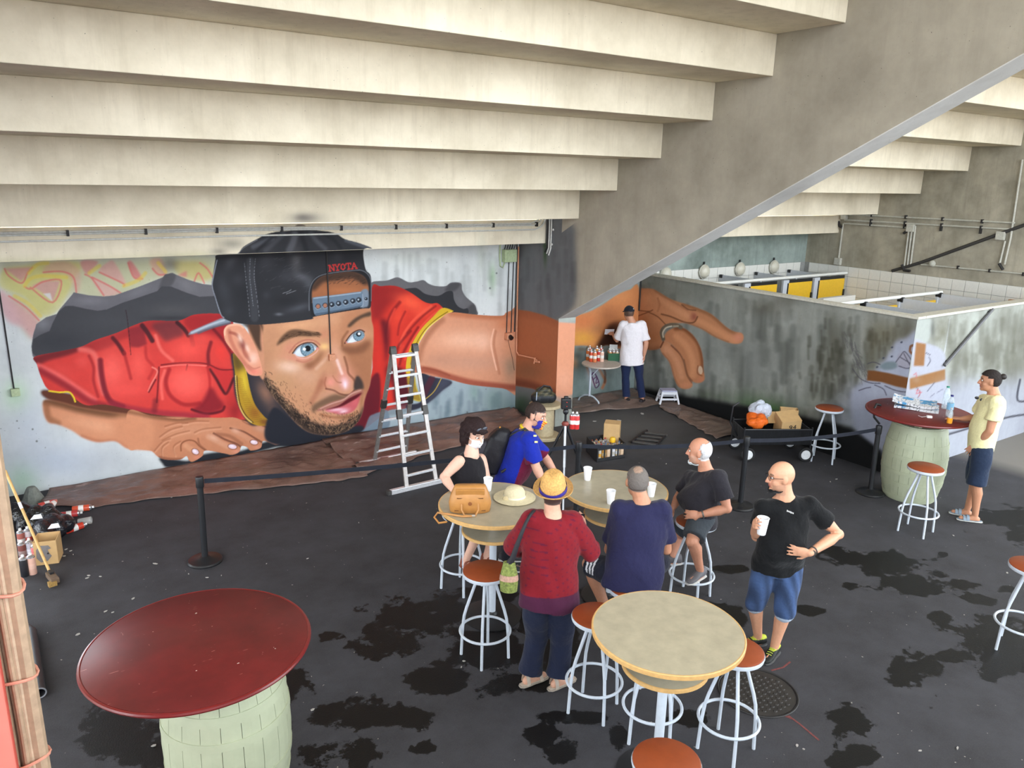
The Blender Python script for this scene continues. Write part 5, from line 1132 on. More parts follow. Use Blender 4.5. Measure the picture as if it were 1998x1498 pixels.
# ---- bar stool
def make_stool():
    o = empty('bar_stool', (0, 0, 0), 'x', 'stool', 'bar stools')
    s = MB().lathe([(0.0, 0.768), (0.165, 0.768), (0.184, 0.775), (0.186, 0.785), (0.176, 0.792), (0.0, 0.797)], n=36).build('seat', M_seat, o, True)
    MB().lathe([(0.0, 0.735), (0.15, 0.735), (0.188, 0.752), (0.192, 0.77), (0.188, 0.782), (0.165, 0.768)], n=36).build('seat_pan', M_leg, o, True)
    for k in range(4):
        a = math.pi / 4 + k * math.pi / 2; d = Vector((math.cos(a), math.sin(a), 0))
        MB().tube([d * 0.065 + Vector((0, 0, 0.745)), d * 0.085 + Vector((0, 0, 0.66)), d * 0.155 + Vector((0, 0, 0.44)), d * 0.175 + Vector((0, 0, 0.36)), d * 0.187 + Vector((0, 0, 0.25)), d * 0.198 + Vector((0, 0, 0.0))], 0.0125, 10).build('leg', M_leg, o, True)
    MB().torus((0, 0, 0.245), 0.206, 0.011, 44, 8).build('foot_ring', M_leg, o, True)
    return o
stool = make_stool()
STOOLS = [((3.02, 4.79), 0.1, 'empty bar stool with brown seat left of the woman in red'),
          ((3.36, 3.80), 0.5, 'bar stool with brown seat tucked at the left of the front table'),
          ((3.88, 2.97), 0.2, 'bar stool with brown seat tucked at the right of the front table'),
          ((3.53, 3.36), 0.75, 'bar stool whose legs show under the front table'),
          ((2.74, 2.47), 0.4, 'bar stool at the bottom edge in front of the front table'),
          ((3.42, 5.86), 0.35, 'bar stool under the woman in the white mask'),
          ((3.86, 3.98), 0.6, 'bar stool under the seated man in navy'),
          ((5.18, 4.56), 0.3, 'bar stool under the seated grey-haired man'),
          ((8.49, 4.22), 0.15, 'bar stool in front of the far barrel table'),
          ((9.63, 6.24), 0.5, 'bar stool standing by the grey wall beside the wagon'),
          ((6.98, 2.45), 0.3, 'bar stool cut off by the right edge')]
for i, ((x, y), rz, lb) in enumerate(STOOLS):
    if i == 0: stool.location = (x, y, 0); stool.rotation_euler = (0, 0, rz); stool['label'] = lb
    else: copy_tree(stool, (x, y, 0), rz, lb)
# ---- round bar tables
def make_table():
    o = empty('bar_table', (0, 0, 0), 'x', 'table', 'round bar tables')
    t = MB().lathe([(0.0, 1.068), (0.474, 1.068), (0.474, 1.1), (0.0, 1.1)], n=64).build('tabletop', M_ttop, o, True)
    MB().lathe([(0.475, 1.066), (0.481, 1.07), (0.482, 1.096), (0.476, 1.101), (0.470, 1.1005), (0.470, 1.067), (0.475, 1.066)], n=64, cap=False).build('edge_band', M_tedge, t, True)
    s = MB().lathe([(0.0, 0.83), (0.272, 0.83), (0.272, 0.858), (0.0, 0.858)], n=48).build('shelf', M_ttop, o, True)
    MB().lathe([(0.273, 0.829), (0.279, 0.833), (0.279, 0.855), (0.273, 0.859), (0.268, 0.8585), (0.268, 0.829), (0.273, 0.829)], n=48, cap=False).build('edge_band', M_tedge, s, True)
    MB().cyl((0, 0, 0.015), (0, 0, 1.07), 0.032, n=20).build('pole', M_leg, o, True)
    MB().lathe([(0.0, 0), (0.26, 0), (0.265, 0.01), (0.24, 0.018), (0.05, 0.026), (0.036, 0.05), (0.0, 0.05)], n=40).build('base', plain('black_table_base', (26, 26, 28), 0.5), o, True)
    return o
tab = make_table()
TABLES = [((3.29, 3.05), 'empty round bar table in the foreground'), ((4.53, 4.98), 'round bar table with three white cups on it'), ((3.40, 5.28), 'round bar table with the tan handbag and straw hat on it')]
for i, ((x, y), lb) in enumerate(TABLES):
    if i == 0: tab.location = (x, y, 0); tab['label'] = lb
    else: copy_tree(tab, (x, y, 0), 0.3 * i, lb)
# ---- barrel tables
M_red = plain('oxblood_paint', (112, 28, 28), 0.28, var=0.12, nscale=5, spec=0.5, coat=0.15)
M_barrel = plain('pale_green_paint', (172, 178, 150), 0.5, var=0.08, nscale=6)
M_chip = plain('chipped_rim', (196, 176, 150), 0.7, var=0.3, nscale=50)
def scratches(name):
    m, nt, b = _new(name); v = coords(nt); c = lin((98, 25, 25))
    f = noise_tex(nt, v, 4, 4); col = mix_rgb(nt, ramp(nt, f, 0.3, 0.7), tuple(x * .8 for x in c), tuple(x * 1.25 for x in c))
    s1 = noise_tex(nt, coords(nt, (3, 26, 1)), 3.2, 2, 0.5); s2 = noise_tex(nt, coords(nt, (24, 4, 1)), 2.6, 2, 0.5); p = noise_tex(nt, v, 30, 2, 0.4)
    col = mix_rgb(nt, ramp(nt, s1, 0.735, 0.75), col, lin((170, 110, 100))); col = mix_rgb(nt, ramp(nt, s2, 0.755, 0.77), col, lin((176, 120, 110))); col = mix_rgb(nt, ramp(nt, p, 0.775, 0.785), col, lin((214, 196, 184)))
    nt.links.new(col, b.inputs['Base Color']); b.inputs['Roughness'].default_value = 0.42
    return m
M_redtop = scratches('scratched_oxblood_top')
def barrel_table(label, c, top_c, R, zt, hb, rot=0):
    o = empty('barrel_table', (c[0], c[1], 0), label, 'barrel table')
    t = MB().lathe([(0.0, zt - 0.03), (R - 0.006, zt - 0.03), (R, zt - 0.024), (R, zt - 0.008), (R - 0.008, zt), (0.0, zt)], (top_c[0], top_c[1], 0), 72).build('tabletop', M_redtop, o, True, angle=60)
    MB().torus((top_c[0], top_c[1], zt - 0.014), R + 0.001, 0.0145, 90, 8).build('rim', M_red, t, True)
    rad = lambda z: 0.30 + 0.075 * (1 - (2 * z / hb - 1) ** 2)
    ns = 20
    for k in range(ns):      # staves
        a0 = 2 * math.pi * k / ns + rot + 0.004; a1 = 2 * math.pi * (k + 1) / ns + rot - 0.004; rings = []
        for i in range(9):
            z = hb * i / 8; r = rad(z); p = []
            for a in (a0, (a0 + a1) / 2, a1): p.append((c[0] + r * math.cos(a), c[1] + r * math.sin(a), z))
            for a in (a1, a0): p.append((c[0] + (r - 0.03) * math.cos(a), c[1] + (r - 0.03) * math.sin(a), z))
            rings.append(p)
        MB().ring_loft(rings).build('stave', M_barrel, o)
    for z0, z1 in ((0.02, 0.08), (0.20, 0.26), (0.36, 0.41), (hb - 0.42, hb - 0.37), (hb - 0.27, hb - 0.21), (hb - 0.09, hb - 0.02)):
        MB().lathe([(rad(z0) - 0.004, z0), (rad(z0) + 0.004, z0), (rad(z1) + 0.004, z1), (rad(z1) - 0.004, z1)], (c[0], c[1], 0), 48, cap=False).build('hoop', M_barrel, o, True)
    MB().lathe([(0.0, hb - 0.06), (0.275, hb - 0.06), (0.275, hb - 0.03), (0.0, hb - 0.03)], (c[0], c[1], 0), 32).build('barrel_head', M_chip, o, True)
    for k in range(4):
        a = k * math.pi / 2 + 0.4
        MB().box((c[0] + 0.2 * math.cos(a) - 0.03, c[1] + 0.2 * math.sin(a) - 0.03, hb - 0.03), (c[0] + 0.2 * math.cos(a) + 0.03, c[1] + 0.2 * math.sin(a) + 0.03, zt - 0.03)).build('spacer', M_barrel, o)
    return o
barrel_table('large oxblood barrel table in the left foreground', (0.87, 4.33), (0.765, 4.41), 0.632, 1.12, 1.08)
barrel_table('oxblood barrel table with newspapers by the toilet block corner', (9.46, 4.86), (9.44, 4.88), 0.61, 1.12, 0.98, 0.1)
# ---- belt barrier posts
M_bpost = plain('black_satin_metal', (30, 31, 34), 0.4, var=0.1)
M_belt = cloth('black_belt_webbing', (34, 37, 46), 0.8, 0.1)
def make_post(loc, label, tilt=(0, 0)):
    o = empty('barrier_post', (*loc, 0), label, 'barrier post', 'belt barrier posts')
    x, y = loc
    MB().lathe([(0.0, 0), (0.168, 0), (0.172, 0.012), (0.16, 0.026), (0.06, 0.04), (0.036, 0.06), (0.0, 0.06)], (x, y, 0), 40).build('base', M_bpost, o, True)
    tx, ty = tilt
    MB().cyl((x, y, 0.03), (x + tx, y + ty, 0.86), 0.031, n=20).build('pole', M_bpost, o, True)
    MB().lathe([(0.0, 0), (0.037, 0), (0.039, 0.01), (0.039, 0.10), (0.035, 0.112), (0.0, 0.115)], (x + tx, y + ty, 0.79), 24).build('belt_head', M_bpost, o, True)
    return Vector((x + tx, y + ty, 0.85))
p1 = make_post((1.46, 7.67), 'black belt post standing alone before the mural', (0.02, 0.04))
p2 = make_post((5.42, 6.62), 'black belt post behind the table with three cups')
p3 = make_post((7.29, 5.75), 'black belt post behind the seated grey-haired man')
p4 = make_post((9.09, 5.16), 'black belt post beside the far barrel table', (0.03, 0.03))
def belt(a, b, label, sag=0.05, twist=0.0):
    mb = MB(); n = 24; L = []; Rr = []
    for i in range(n + 1):
        t = i / n; p = a.lerp(b, t) - Vector((0, 0, sag * 4 * t * (1 - t)))
        w = Vector((0, 0, 0.024)); d = (b - a).normalized().cross(Vector((0, 0, 1))) * 0.0012
        L.append([p + w + d, p - w + d, p - w - d, p + w - d])
    mb.ring_loft(L); o = mb.build('barrier_belt', M_belt, None, False)
    base_thing(o, a); tag(o, label, 'belt', 'belt barrier belts')
def off(a, b, r=0.042): return a + (b - a).normalized() * r
belt(off(p1, p2), off(p2, p1), 'black belt stretched from the lone post behind the ladder', 0.03)
belt(off(p2, p3), off(p3, p2), 'black belt between the crate of cans and the tables', 0.04)
belt(off(p3, p4), off(p4, p3), 'black belt in front of the loaded wagon', 0.04)
o = base_thing(MB().tube([p4 + Vector((0, 0, 0.075)), p4 + Vector((-0.06, 0.05, 0.16)), p4 + Vector((-0.05, 0.07, 0.26)), p4 + Vector((0.02, 0.09, 0.31)), p4 + Vector((0.10, 0.08, 0.285))], 0.014, 8).build('rubber_hose', plain('black_rubber', (26, 26, 28), 0.5), None, True), p4 + Vector((0, 0, 0.075)))
tag(o, 'black hose arching from the belt post to the barrel table', 'hose')
# ---- aluminium ladder
M_alu = plain('worn_aluminium', (146, 140, 136), 0.35, 0.55, var=0.15, nscale=20)
M_rung = plain('bright_aluminium', (214, 214, 216), 0.35, 0.35, var=0.1, nscale=40)
ld = empty('stepladder', (4.29, 8.86, 0), 'aluminium combination stepladder standing before the mural', 'ladder')
Z = Vector((0, 0, 1)); topL, topR = Vector((4.13, 8.83, 1.72)), Vector((4.45, 8.85, 1.72))
for side, (bl, br, n, z0) in enumerate(((Vector((4.02, 8.27, 0.05)), Vector((4.45, 8.30, 0.05)), 7, 0.18), (Vector((4.08, 9.37, 0.05)), Vector((4.56, 9.40, 0.05)), 7, 0.2))):
    for (b_, t_) in ((bl, topL), (br, topR)):
        d = (t_ - b_); off_ = Vector((0, 0, 0)); R_ = frame(d, (1, 0, 0))
        MB().obox(b_ + d * 0.5, (d.length, 0.026, 0.055), R_).build('rail', M_alu, ld, bevel=0.004)
        MB().obox(b_ + d * 0.52, (0.12, 0.05, 0.075), R_).build('hinge', plain('dark_hinge', (66, 64, 62), 0.5, 0.5), ld, bevel=0.006)
        MB().obox(b_ + d * 0.98, (0.10, 0.045, 0.08), R_).build('hinge', plain('dark_hinge', (66, 64, 62), 0.5, 0.5), ld, bevel=0.006)
    for k in range(n):
        t = 0.08 + 0.142 * k; a_ = bl.lerp(topL, t); b_ = br.lerp(topR, t)
        MB().obox((a_ + b_) / 2, ((b_ - a_).length, 0.03, 0.03), frame(b_ - a_)).build('rung', M_rung, ld, bevel=0.004)
    a_ = bl + Vector((-0.24, 0, -0.02)); b_ = br + Vector((0.18, 0, -0.02))
    MB().obox((a_ + b_) / 2, ((b_ - a_).length, 0.055, 0.06), frame(b_ - a_)).build('stabiliser_bar', M_rung, ld, bevel=0.006)
    for q in (a_, b_): MB().obox(q, (0.05, 0.065, 0.06), frame(b_ - a_)).build('foot', plain('dark_foot', (60, 58, 56), 0.7), ld, bevel=0.008)
# ---- dust sheets on the floor
def sheet_mat(name, rgb):
    m, nt, b = _new(name); v = coords(nt); c = lin(rgb)
    f = noise_tex(nt, v, 3.0, 5, 0.65); g = noise_tex(nt, coords(nt, (2, 7, 4)), 2.0, 4, 0.6)
    col = mix_rgb(nt, ramp(nt, f, 0.3, 0.75), c, tuple(x * .45 for x in c)); col = mix_rgb(nt, ramp(nt, g, 0.62, 0.8), col, lin((196, 176, 170)))
    nt.links.new(col, b.inputs['Base Color']); b.inputs['Roughness'].default_value = 0.35; bump(nt, b, g, 0.6, 0.03)
    return m
M_sheet = sheet_mat('brown_plastic_sheet', (128, 100, 90)); M_sheet2 = sheet_mat('grey_brown_sheet', (134, 114, 104))
def dust_sheet(name, back, front, nu, nv, seed, mat, label, climb=0.0, hump=0.05):
    """back and front edges as floor polylines; folds raised between them"""
    def edge(pts):
        P = [Vector((*p, 0)) for p in pts]; Ls = [0]
        for a_, b_ in zip(P[:-1], P[1:]): Ls.append(Ls[-1] + (b_ - a_).length)
        def at(t):
            s = t * Ls[-1]
            for i in range(len(P) - 1):
                if s <= Ls[i + 1] + 1e-9: return P[i].lerp(P[i + 1], (s - Ls[i]) / max(1e-9, Ls[i + 1] - Ls[i]))
            return P[-1]
        return at
    eb, ef = edge(back), edge(front); vs = []; fs = []
    for j in range(nv + 1):
        for i in range(nu + 1):
            u, v = i / nu, j / nv; p = eb(u).lerp(ef(u), v)
            n1 = mnoise.noise(Vector((p.x * 1.6, p.y * 3.0, seed))); n2 = mnoise.noise(Vector((p.x * 4.5 + p.y * 2, p.y * 6, seed + 3)))
            e = min(1, 6 * v * (1 - v) + 0.25); ridge = abs(n2) ** 0.7
            z = 0.008 + e * (hump * max(0, n1 + 0.25) + 0.045 * (0.6 - ridge) * (1 if ridge < 0.6 else 0)) + (climb * (1 - v * 8) if v < 0.125 else 0)
            if v > 0.9: p = p + (ef(u) - eb(u)).normalized() * 0.06 * n2
            vs.append((p.x, p.y, max(0.006, z)))
    for j in range(nv):
        for i in range(nu):
            k = j * (nu + 1) + i; fs.append((k, k + 1, k + nu + 2, k + nu + 1))
    o = MB().add(vs, fs).build(name, mat, None, True, angle=80)
    so_ = o.modifiers.new('thickness', 'SOLIDIFY'); so_.thickness = 0.003; so_.offset = 0
    c_ = Vector((*back[0], 0)); base_thing(o, c_); tag(o, label, 'dust sheet'); return o
dust_sheet('dust_sheet', [(0.28, 10.45), (3.9, 10.5)], [(0.16, 10.0), (0.6, 9.70), (1.57, 9.50), (2.43, 9.25), (3.13, 9.04), (3.80, 8.96)], 90, 26, 1.0, M_sheet, 'long brown plastic dust sheet under the painted hand at the left', 0.04, 0.06)
dust_sheet('dust_sheet', [(3.75, 10.5), (7.05, 10.5)], [(3.72, 8.98), (4.24, 9.16), (5.03, 9.32), (5.97, 9.35), (6.6, 9.62), (7.05, 9.75)], 80, 26, 5.0, M_sheet, 'crumpled brown dust sheet behind the ladder', 0.06, 0.10)
dust_sheet('dust_sheet', [(7.62, 10.48), (9.82, 10.48)], [(7.62, 9.55), (8.02, 9.78), (8.58, 9.66), (9.07, 9.50), (9.6, 9.5)], 60, 22, 9.0, M_sheet2, 'brown dust sheet around the painter\'s feet', 0.03, 0.07)
dust_sheet('dust_sheet', [(9.85, 9.75), (9.85, 8.6), (9.85, 7.55)], [(9.42, 9.35), (9.36, 9.10), (9.18, 8.35), (9.0, 7.66)], 60, 16, 13.0, M_sheet2, 'greyish dust sheet along the foot of the painted fingers wall', 0.02, 0.06)
# ---- spray cans
M_alum = plain('can_metal', (196, 196, 200), 0.25, 0.8, var=0.05)
can_cols = {}
def can_mat(rgb):
    k = 'can_%d_%d_%d' % rgb
    return plain(k, rgb, 0.35, var=0.05)
def spray_can(loc, rgb, label, group, axis=(0, 0, 1), band=(236, 232, 226), s=1.0, simple=False, cap=None):
    o = empty('spray_can', loc, label, 'spray can', group); L = Vector(loc); t = Vector(axis).normalized()
    MB().lathe([(0.0, 0), (0.031 * s, 0), (0.0325 * s, 0.004), (0.0325 * s, 0.150 * s), (0.031 * s, 0.154 * s), (0.0, 0.154 * s)], L, 18, t).build('body', can_mat(rgb), o, True)
    MB().lathe([(0.0328 * s, 0.055 * s), (0.0330 * s, 0.056 * s), (0.0330 * s, 0.100 * s), (0.0328 * s, 0.101 * s)], L, 18, t, cap=False).build('label_band', can_mat(band), o, True)
    MB().lathe([(0.032 * s, 0.153 * s), (0.030 * s, 0.165 * s), (0.016 * s, 0.176 * s), (0.010 * s, 0.178 * s), (0.0, 0.178 * s)], L, 18, t).build('dome', M_alum, o, True)
    MB().lathe([(0.0, 0.176 * s), (0.012 * s, 0.176 * s), (0.012 * s, 0.192 * s), (0.008 * s, 0.195 * s), (0.0, 0.195 * s)], L, 12, t).build('nozzle', can_mat(cap or (232, 230, 228)), o, True)
    return o
# ================================================================== people
def attr_mat(name, rough, bstr, bscale, dist=0.02, sheen=0.0, spec=0.3, sss=0.0):
    if name in _mats: return _mats[name]
    m, nt, b = _new(name)
    a = nt.nodes.new('ShaderNodeVertexColor'); a.layer_name = 'paint'
    v = coords(nt); f = noise_tex(nt, v, bscale, 3, 0.55); g = noise_tex(nt, v, 60, 3, 0.6)
    col = mix_rgb(nt, ramp(nt, g, 0.25, 0.75), mix_rgb(nt, 0.12, a.outputs[0], (0, 0, 0)), a.outputs[0])
    nt.links.new(col, b.inputs['Base Color']); b.inputs['Roughness'].default_value = rough
    b.inputs['Specular IOR Level'].default_value = spec; b.inputs['Sheen Weight'].default_value = sheen
    if sss:
        b.inputs['Subsurface Weight'].default_value = sss; b.inputs['Subsurface Radius'].default_value = (0.012, 0.005, 0.003)
    if bstr: bump(nt, b, f, bstr, dist)
    _mats[name] = m; return m
M_skin = attr_mat('skin', 0.5, 0.05, 30, 0.004, spec=0.4)
M_fab = attr_mat('worn_fabric', 0.9, 0.55, 11, 0.03, 0.1, 0.2)
M_fab2 = attr_mat('soft_fabric', 0.85, 0.4, 8, 0.03, 0.1, 0.2)
M_hair = attr_mat('hair', 0.75, 0.8, 60, 0.012, spec=0.2)
M_shoe = attr_mat('shoe', 0.6, 0.2, 40, 0.006)
def remeshed(name, mb, voxel, iters, mat, parent, col, label=None, factor=0.6, wrinkle=0.0):
    """fuses the shapes in mb into one continuous skin; col is a colour or a function of world positions"""
    me = bpy.data.meshes.new('tmp'); me.from_pydata(mb.v, [], mb.f)
    bm = bmesh.new(); bm.from_mesh(me); bmesh.ops.recalc_face_normals(bm, faces=bm.faces); bm.to_mesh(me); bm.free()
    ob = bpy.data.objects.new('tmp', me); link(ob)
    r = ob.modifiers.new('r', 'REMESH'); r.mode = 'VOXEL'; r.voxel_size = voxel; r.use_smooth_shade = True
    s = ob.modifiers.new('s', 'SMOOTH'); s.factor = factor; s.iterations = iters
    dg = bpy.context.evaluated_depsgraph_get()
    out = bpy.data.meshes.new_from_object(ob.evaluated_get(dg)); bpy.data.objects.remove(ob); bpy.data.meshes.remove(me)
    n = len(out.vertices); P = np.empty(n * 3, np.float32); out.vertices.foreach_get('co', P); P = P.reshape(-1, 3).astype(float)
    C = np.tile(np.array(col, float), (n, 1)) if not callable(col) else col(P)
    if wrinkle:      # folds pressed into the cloth
        Nn = np.empty(n * 3, np.float32); out.vertices.foreach_get('normal', Nn); Nn = Nn.reshape(-1, 3)
        q = P * np.array((9, 9, 7.0)); w = np.sin(q[:, 0] * 1.3 + 2.2 * np.sin(q[:, 2] * 1.1 + q[:, 1])) * np.sin(q[:, 2] * 1.7 + 2.0 * np.sin(q[:, 1] * 1.2 + 1.0)) + 0.6 * np.sin(q[:, 0] * 3.1 + q[:, 2] * 2.3 + 1.5 * np.sin(q[:, 1] * 2.3))
        P = P + Nn * (wrinkle * w)[:, None]
    u = np.clip(C / 255, 0, 1); l = np.where(u <= .04045, u / 12.92, ((u + .055) / 1.055) ** 2.4)
    ca = out.color_attributes.new('paint', 'FLOAT_COLOR', 'POINT'); c4 = np.ones((n, 4), np.float32); c4[:, :3] = l; ca.data.foreach_set('color', c4.ravel())
    L = np.array(root_loc(parent)); out.vertices.foreach_set('co', (P - L).astype(np.float32).ravel()); out.update()
    out.materials.clear(); out.materials.append(mat); out.name = name
    o = bpy.data.objects.new(name, out); place(o, parent)
    if label: o['label'] = label
    return o
def oval_loft(mb, secs, n=20):
    """secs: (centre, side vector, front vector, half width, half depth)"""
    rings = []
    for c, s, f, a, b in secs:
        rings.append([c + s * (a * math.cos(2 * math.pi * j / n)) + f * (b * math.sin(2 * math.pi * j / n)) for j in range(n)])
    mb.ring_loft(rings)
def limb(mb, pts, rs, n=12):
    mb.tube(pts, rs, n)
    for p, r in zip(pts, rs): mb.ellipsoid(p, (r, r, r), None, 10, 8)
def hand(mb, wrist, d, pn, side, curl=0.5, s=1.0, spread=0.12):
    """d: direction of the fingers, pn: where the palm faces, side: +1 when the thumb lies to the left of d seen with pn down"""
    d = Vector(d).normalized(); pn = Vector(pn); pn = (pn - d * pn.dot(d)).normalized(); lat = pn.cross(d).normalized() * side
    R = Matrix((d, lat, pn)).transposed()
    mb.ellipsoid(wrist + d * 0.05 * s, (0.055 * s, 0.041 * s, 0.018 * s), R, 14, 10)
    mb.ellipsoid(wrist + d * 0.075 * s, (0.024 * s, 0.042 * s, 0.016 * s), R, 12, 8)
    for k, (off_, ln) in enumerate(((0.031, 0.078), (0.0105, 0.087), (-0.0105, 0.080), (-0.030, 0.062))):
        p = wrist + (d * 0.088 + lat * off_) * s; dd = (d + lat * (1.5 - k) * spread).normalized(); a = curl * 0.55; pts = [p - dd * 0.012 * s]; q = p
        pts.append(q)
        for seg in (0.46, 0.31, 0.23):
            dd = (dd * math.cos(a) + pn * math.sin(a)).normalized(); q = q + dd * ln * seg * s; pts.append(q); a = curl * 0.75
        limb(mb, pts, [0.0092 * s, 0.0092 * s, 0.0086 * s, 0.008 * s, 0.0068 * s], 8)
    p = wrist + (d * 0.028 + lat * 0.032) * s; td = (d * 0.75 + lat * 0.75 + pn * 0.35 * (0.5 + curl)).normalized()
    q = p + td * 0.036 * s; td2 = (d * 0.95 + lat * 0.3 + pn * 0.35 * (0.5 + curl)).normalized(); q2 = q + td2 * 0.032 * s
    limb(mb, [p - td * 0.02 * s, p, q, q2], [0.013 * s, 0.0125 * s, 0.0105 * s, 0.0085 * s], 8)
class Person:
    def __init__(self, label, g, skin=(206, 152, 122), name='person'):
        self.g = Vector((g[0], g[1], 0)); h = Vector((g[0], g[1], 0)).normalized(); self.h = h
        self.o = empty('person', self.g, label, 'person'); self.skin = skin; self.J = {}
    def at(self, x, y, dd=0.0):
        d = ray(x, y); t = (self.g.dot(self.h) + dd) / d.dot(self.h); return Vector((0, 0, CAM_H)) + d * t
    def pose(self, **kw):
        for k, v in kw.items():
            self.J[k] = self.at(*v) if isinstance(v, tuple) else v
        J = self.J; self.side = (J['shL'] - J['shR']); self.side.normalize()
        self.spine = (J['neck'] - J['pelvis']).normalized(); self.fwd = self.side.cross(self.spine).normalized()
    def torso_secs(self, k=0.0, wid=1.0, belly=0.0, bottom=-0.10, top=1.0, hemk=0.0, drop=0.0):
        J = self.J; p, nk = J['pelvis'], J['neck']; L = (nk - p).length; hs = (J['hipL'] - J['hipR']).normalized(); secs = []
        sw = (J['shL'] - J['shR']).length / 2
        prof = [(bottom, 0.155 * wid + hemk, 0.105 + hemk), (0.0, 0.170 * wid, 0.118), (0.14, 0.166 * wid, 0.114 + belly * .7), (0.33, 0.158 * wid, 0.108 + belly), (0.55, 0.166 * wid, 0.112 + belly * .6), (0.74, min(0.178, sw) * wid, 0.112), (0.86, sw * 0.94, 0.092), (0.94, sw * 0.62, 0.072), (1.0, 0.064, 0.062)]
        for t, a, b in prof:
            if t > top: break
            s = hs.lerp(self.side, max(0, min(1, t * 1.2))).normalized(); f = s.cross(self.spine).normalized()
            c = p + self.spine * (t * L if t >= 0 else t) + f * (belly * 0.8 * max(0, 1 - abs(t - 0.33) / 0.4)) - f * 0.02 * max(0, t - 0.5)
            secs.append((c, s, f, a + k, b + k))
        return secs
    def headframe(self, face, up=(0, 0, 1)):
        self.F = frame(face, up); self.C = self.J['head']; return self.F
    def hp(self, f, l, u): return self.C + self.F @ Vector((f, l, u))
    def local(self, P):
        return (P - np.array(self.C)) @ np.array(self.F)
    def body(self, build=1.0, hands=('R', 'L'), hd=None, colfn=None, voxel=0.0068, belly=0.0, legs=True, bare_feet=False, wid=1.0, nose=1.0, face=True):
        J = self.J; mb = MB(); b = build; hp = self.hp; F = self.F
        oval_loft(mb, self.torso_secs(-0.004, wid * b, belly))
        # head and neck
        mb.ellipsoid(hp(-0.012, 0, 0.022), (0.101, 0.082, 0.104), F, 24, 16); mb.ellipsoid(hp(0.022, 0, -0.050), (0.070, 0.064, 0.074), F, 20, 14); mb.ellipsoid(hp(0.066, 0, -0.098), (0.026, 0.030, 0.022), F, 14, 10)
        mb.ellipsoid(hp(0.040, 0.032, -0.035), (0.042, 0.034, 0.040), F); mb.ellipsoid(hp(0.040, -0.032, -0.035), (0.042, 0.034, 0.040), F)
        mb.ellipsoid(hp(0.076, 0, 0.036), (0.018, 0.052, 0.014), F); mb.ellipsoid(hp(0.082, 0, -0.062), (0.014, 0.026, 0.014), F)
        mb.tube([hp(0.082, 0, 0.022), hp(0.100, 0, -0.004), hp(0.114 * (0.9 + 0.1 * nose), 0, -0.028), hp(0.086, 0, -0.036)], [0.009, 0.011, 0.0145, 0.012], 10)
        mb.ellipsoid(hp(0.094, 0.014, -0.030), (0.012, 0.009, 0.009), F); mb.ellipsoid(hp(0.094, -0.014, -0.030), (0.012, 0.009, 0.009), F)
        for s in (-1, 1):
            mb.ellipsoid(hp(-0.008, s * 0.083, -0.004), (0.019, 0.009, 0.033), F); mb.ellipsoid(hp(-0.002, s * 0.080, -0.026), (0.011, 0.008, 0.012), F)
        limb(mb, [hp(-0.022, 0, -0.045), J['neck'].lerp(hp(-0.02, 0, -0.06), 0.4), J['neck'] - self.spine * 0.03], [0.060, 0.060, 0.076])
        for S in 'RL':
            sh, el, wr = J['sh' + S], J['el' + S], J['wr' + S]
            limb(mb, [sh, sh.lerp(el, 0.3), sh.lerp(el, 0.7), el, el.lerp(wr, 0.3), el.lerp(wr, 0.75), wr], [0.056 * b, 0.054 * b, 0.046 * b, 0.041 * b, 0.044 * b, 0.033 * b, 0.026 * b])
            if S in hands:
                d, pn, sd, cu = hd[S]; hand(mb, wr, d, pn, sd, cu, 0.98 + 0.04 * b)
            hip, kn, an = J['hip' + S], J['kn' + S], J['an' + S]
            sk = (an - kn).normalized(); bk = -self.legf(S)
            limb(mb, [hip, hip.lerp(kn, 0.35), hip.lerp(kn, 0.75), kn, kn.lerp(an, 0.28) + bk * 0.014, kn.lerp(an, 0.6) + bk * 0.006, an], [0.088 * b, 0.082 * b, 0.062 * b, 0.054 * b, 0.056 * b, 0.043 * b, 0.034 * b])
            fd = J['ft' + S]; up_ = Vector((0, 0, 1)); 
            limb(mb, [an - up_ * 0.02, an + fd * 0.03 - up_ * 0.045], [0.034, 0.036]); 
            limb(mb, [an - fd * 0.03 - up_ * 0.05, an + fd * 0.07 - up_ * 0.055, an + fd * 0.14 - up_ * 0.062], [0.032, 0.036, 0.028])
        sk = np.array(self.skin, float)
        def col(P):
            q = self.local(P); C = np.tile(sk, (len(P), 1)); f, l, u = q[:, 0], q[:, 1], q[:, 2]; hd_ = (np.abs(f) < 0.16) & (np.abs(l) < 0.12) & (u > -0.14) & (u < 0.15)
            def put(mask, c, a=1.0): C[mask] = C[mask] * (1 - a) + np.array(c) * a
            put(hd_ & (f > 0.06) & (np.abs(l) < 0.045) & (u < -0.015) & (u > -0.05), (214, 138, 116), .35)
            if face:
                put(hd_ & (f > 0.07) & (np.abs(np.abs(l) - 0.034) < 0.018) & (u > 0.030) & (u < 0.045), (96, 72, 58), .75)
                put(hd_ & (f > 0.06) & (np.abs(np.abs(l) - 0.032) < 0.017) & (u > 0.000) & (u < 0.020), (112, 78, 66), .7)
                put(hd_ & (f > 0.07) & (np.abs(l) < 0.024) & (u > -0.073) & (u < -0.053), (176, 92, 84), .8)
            if colfn: colfn(f, l, u, hd_, put, P)
            return C
        return remeshed('body', mb, voxel, 4, M_skin, self.o, col)
    def legf(self, S):
        J = self.J; hip, kn, an = J['hip' + S], J['kn' + S], J['an' + S]
        f = self.fwd - (an - kn).normalized() * self.fwd.dot((an - kn).normalized()); return f.normalized()
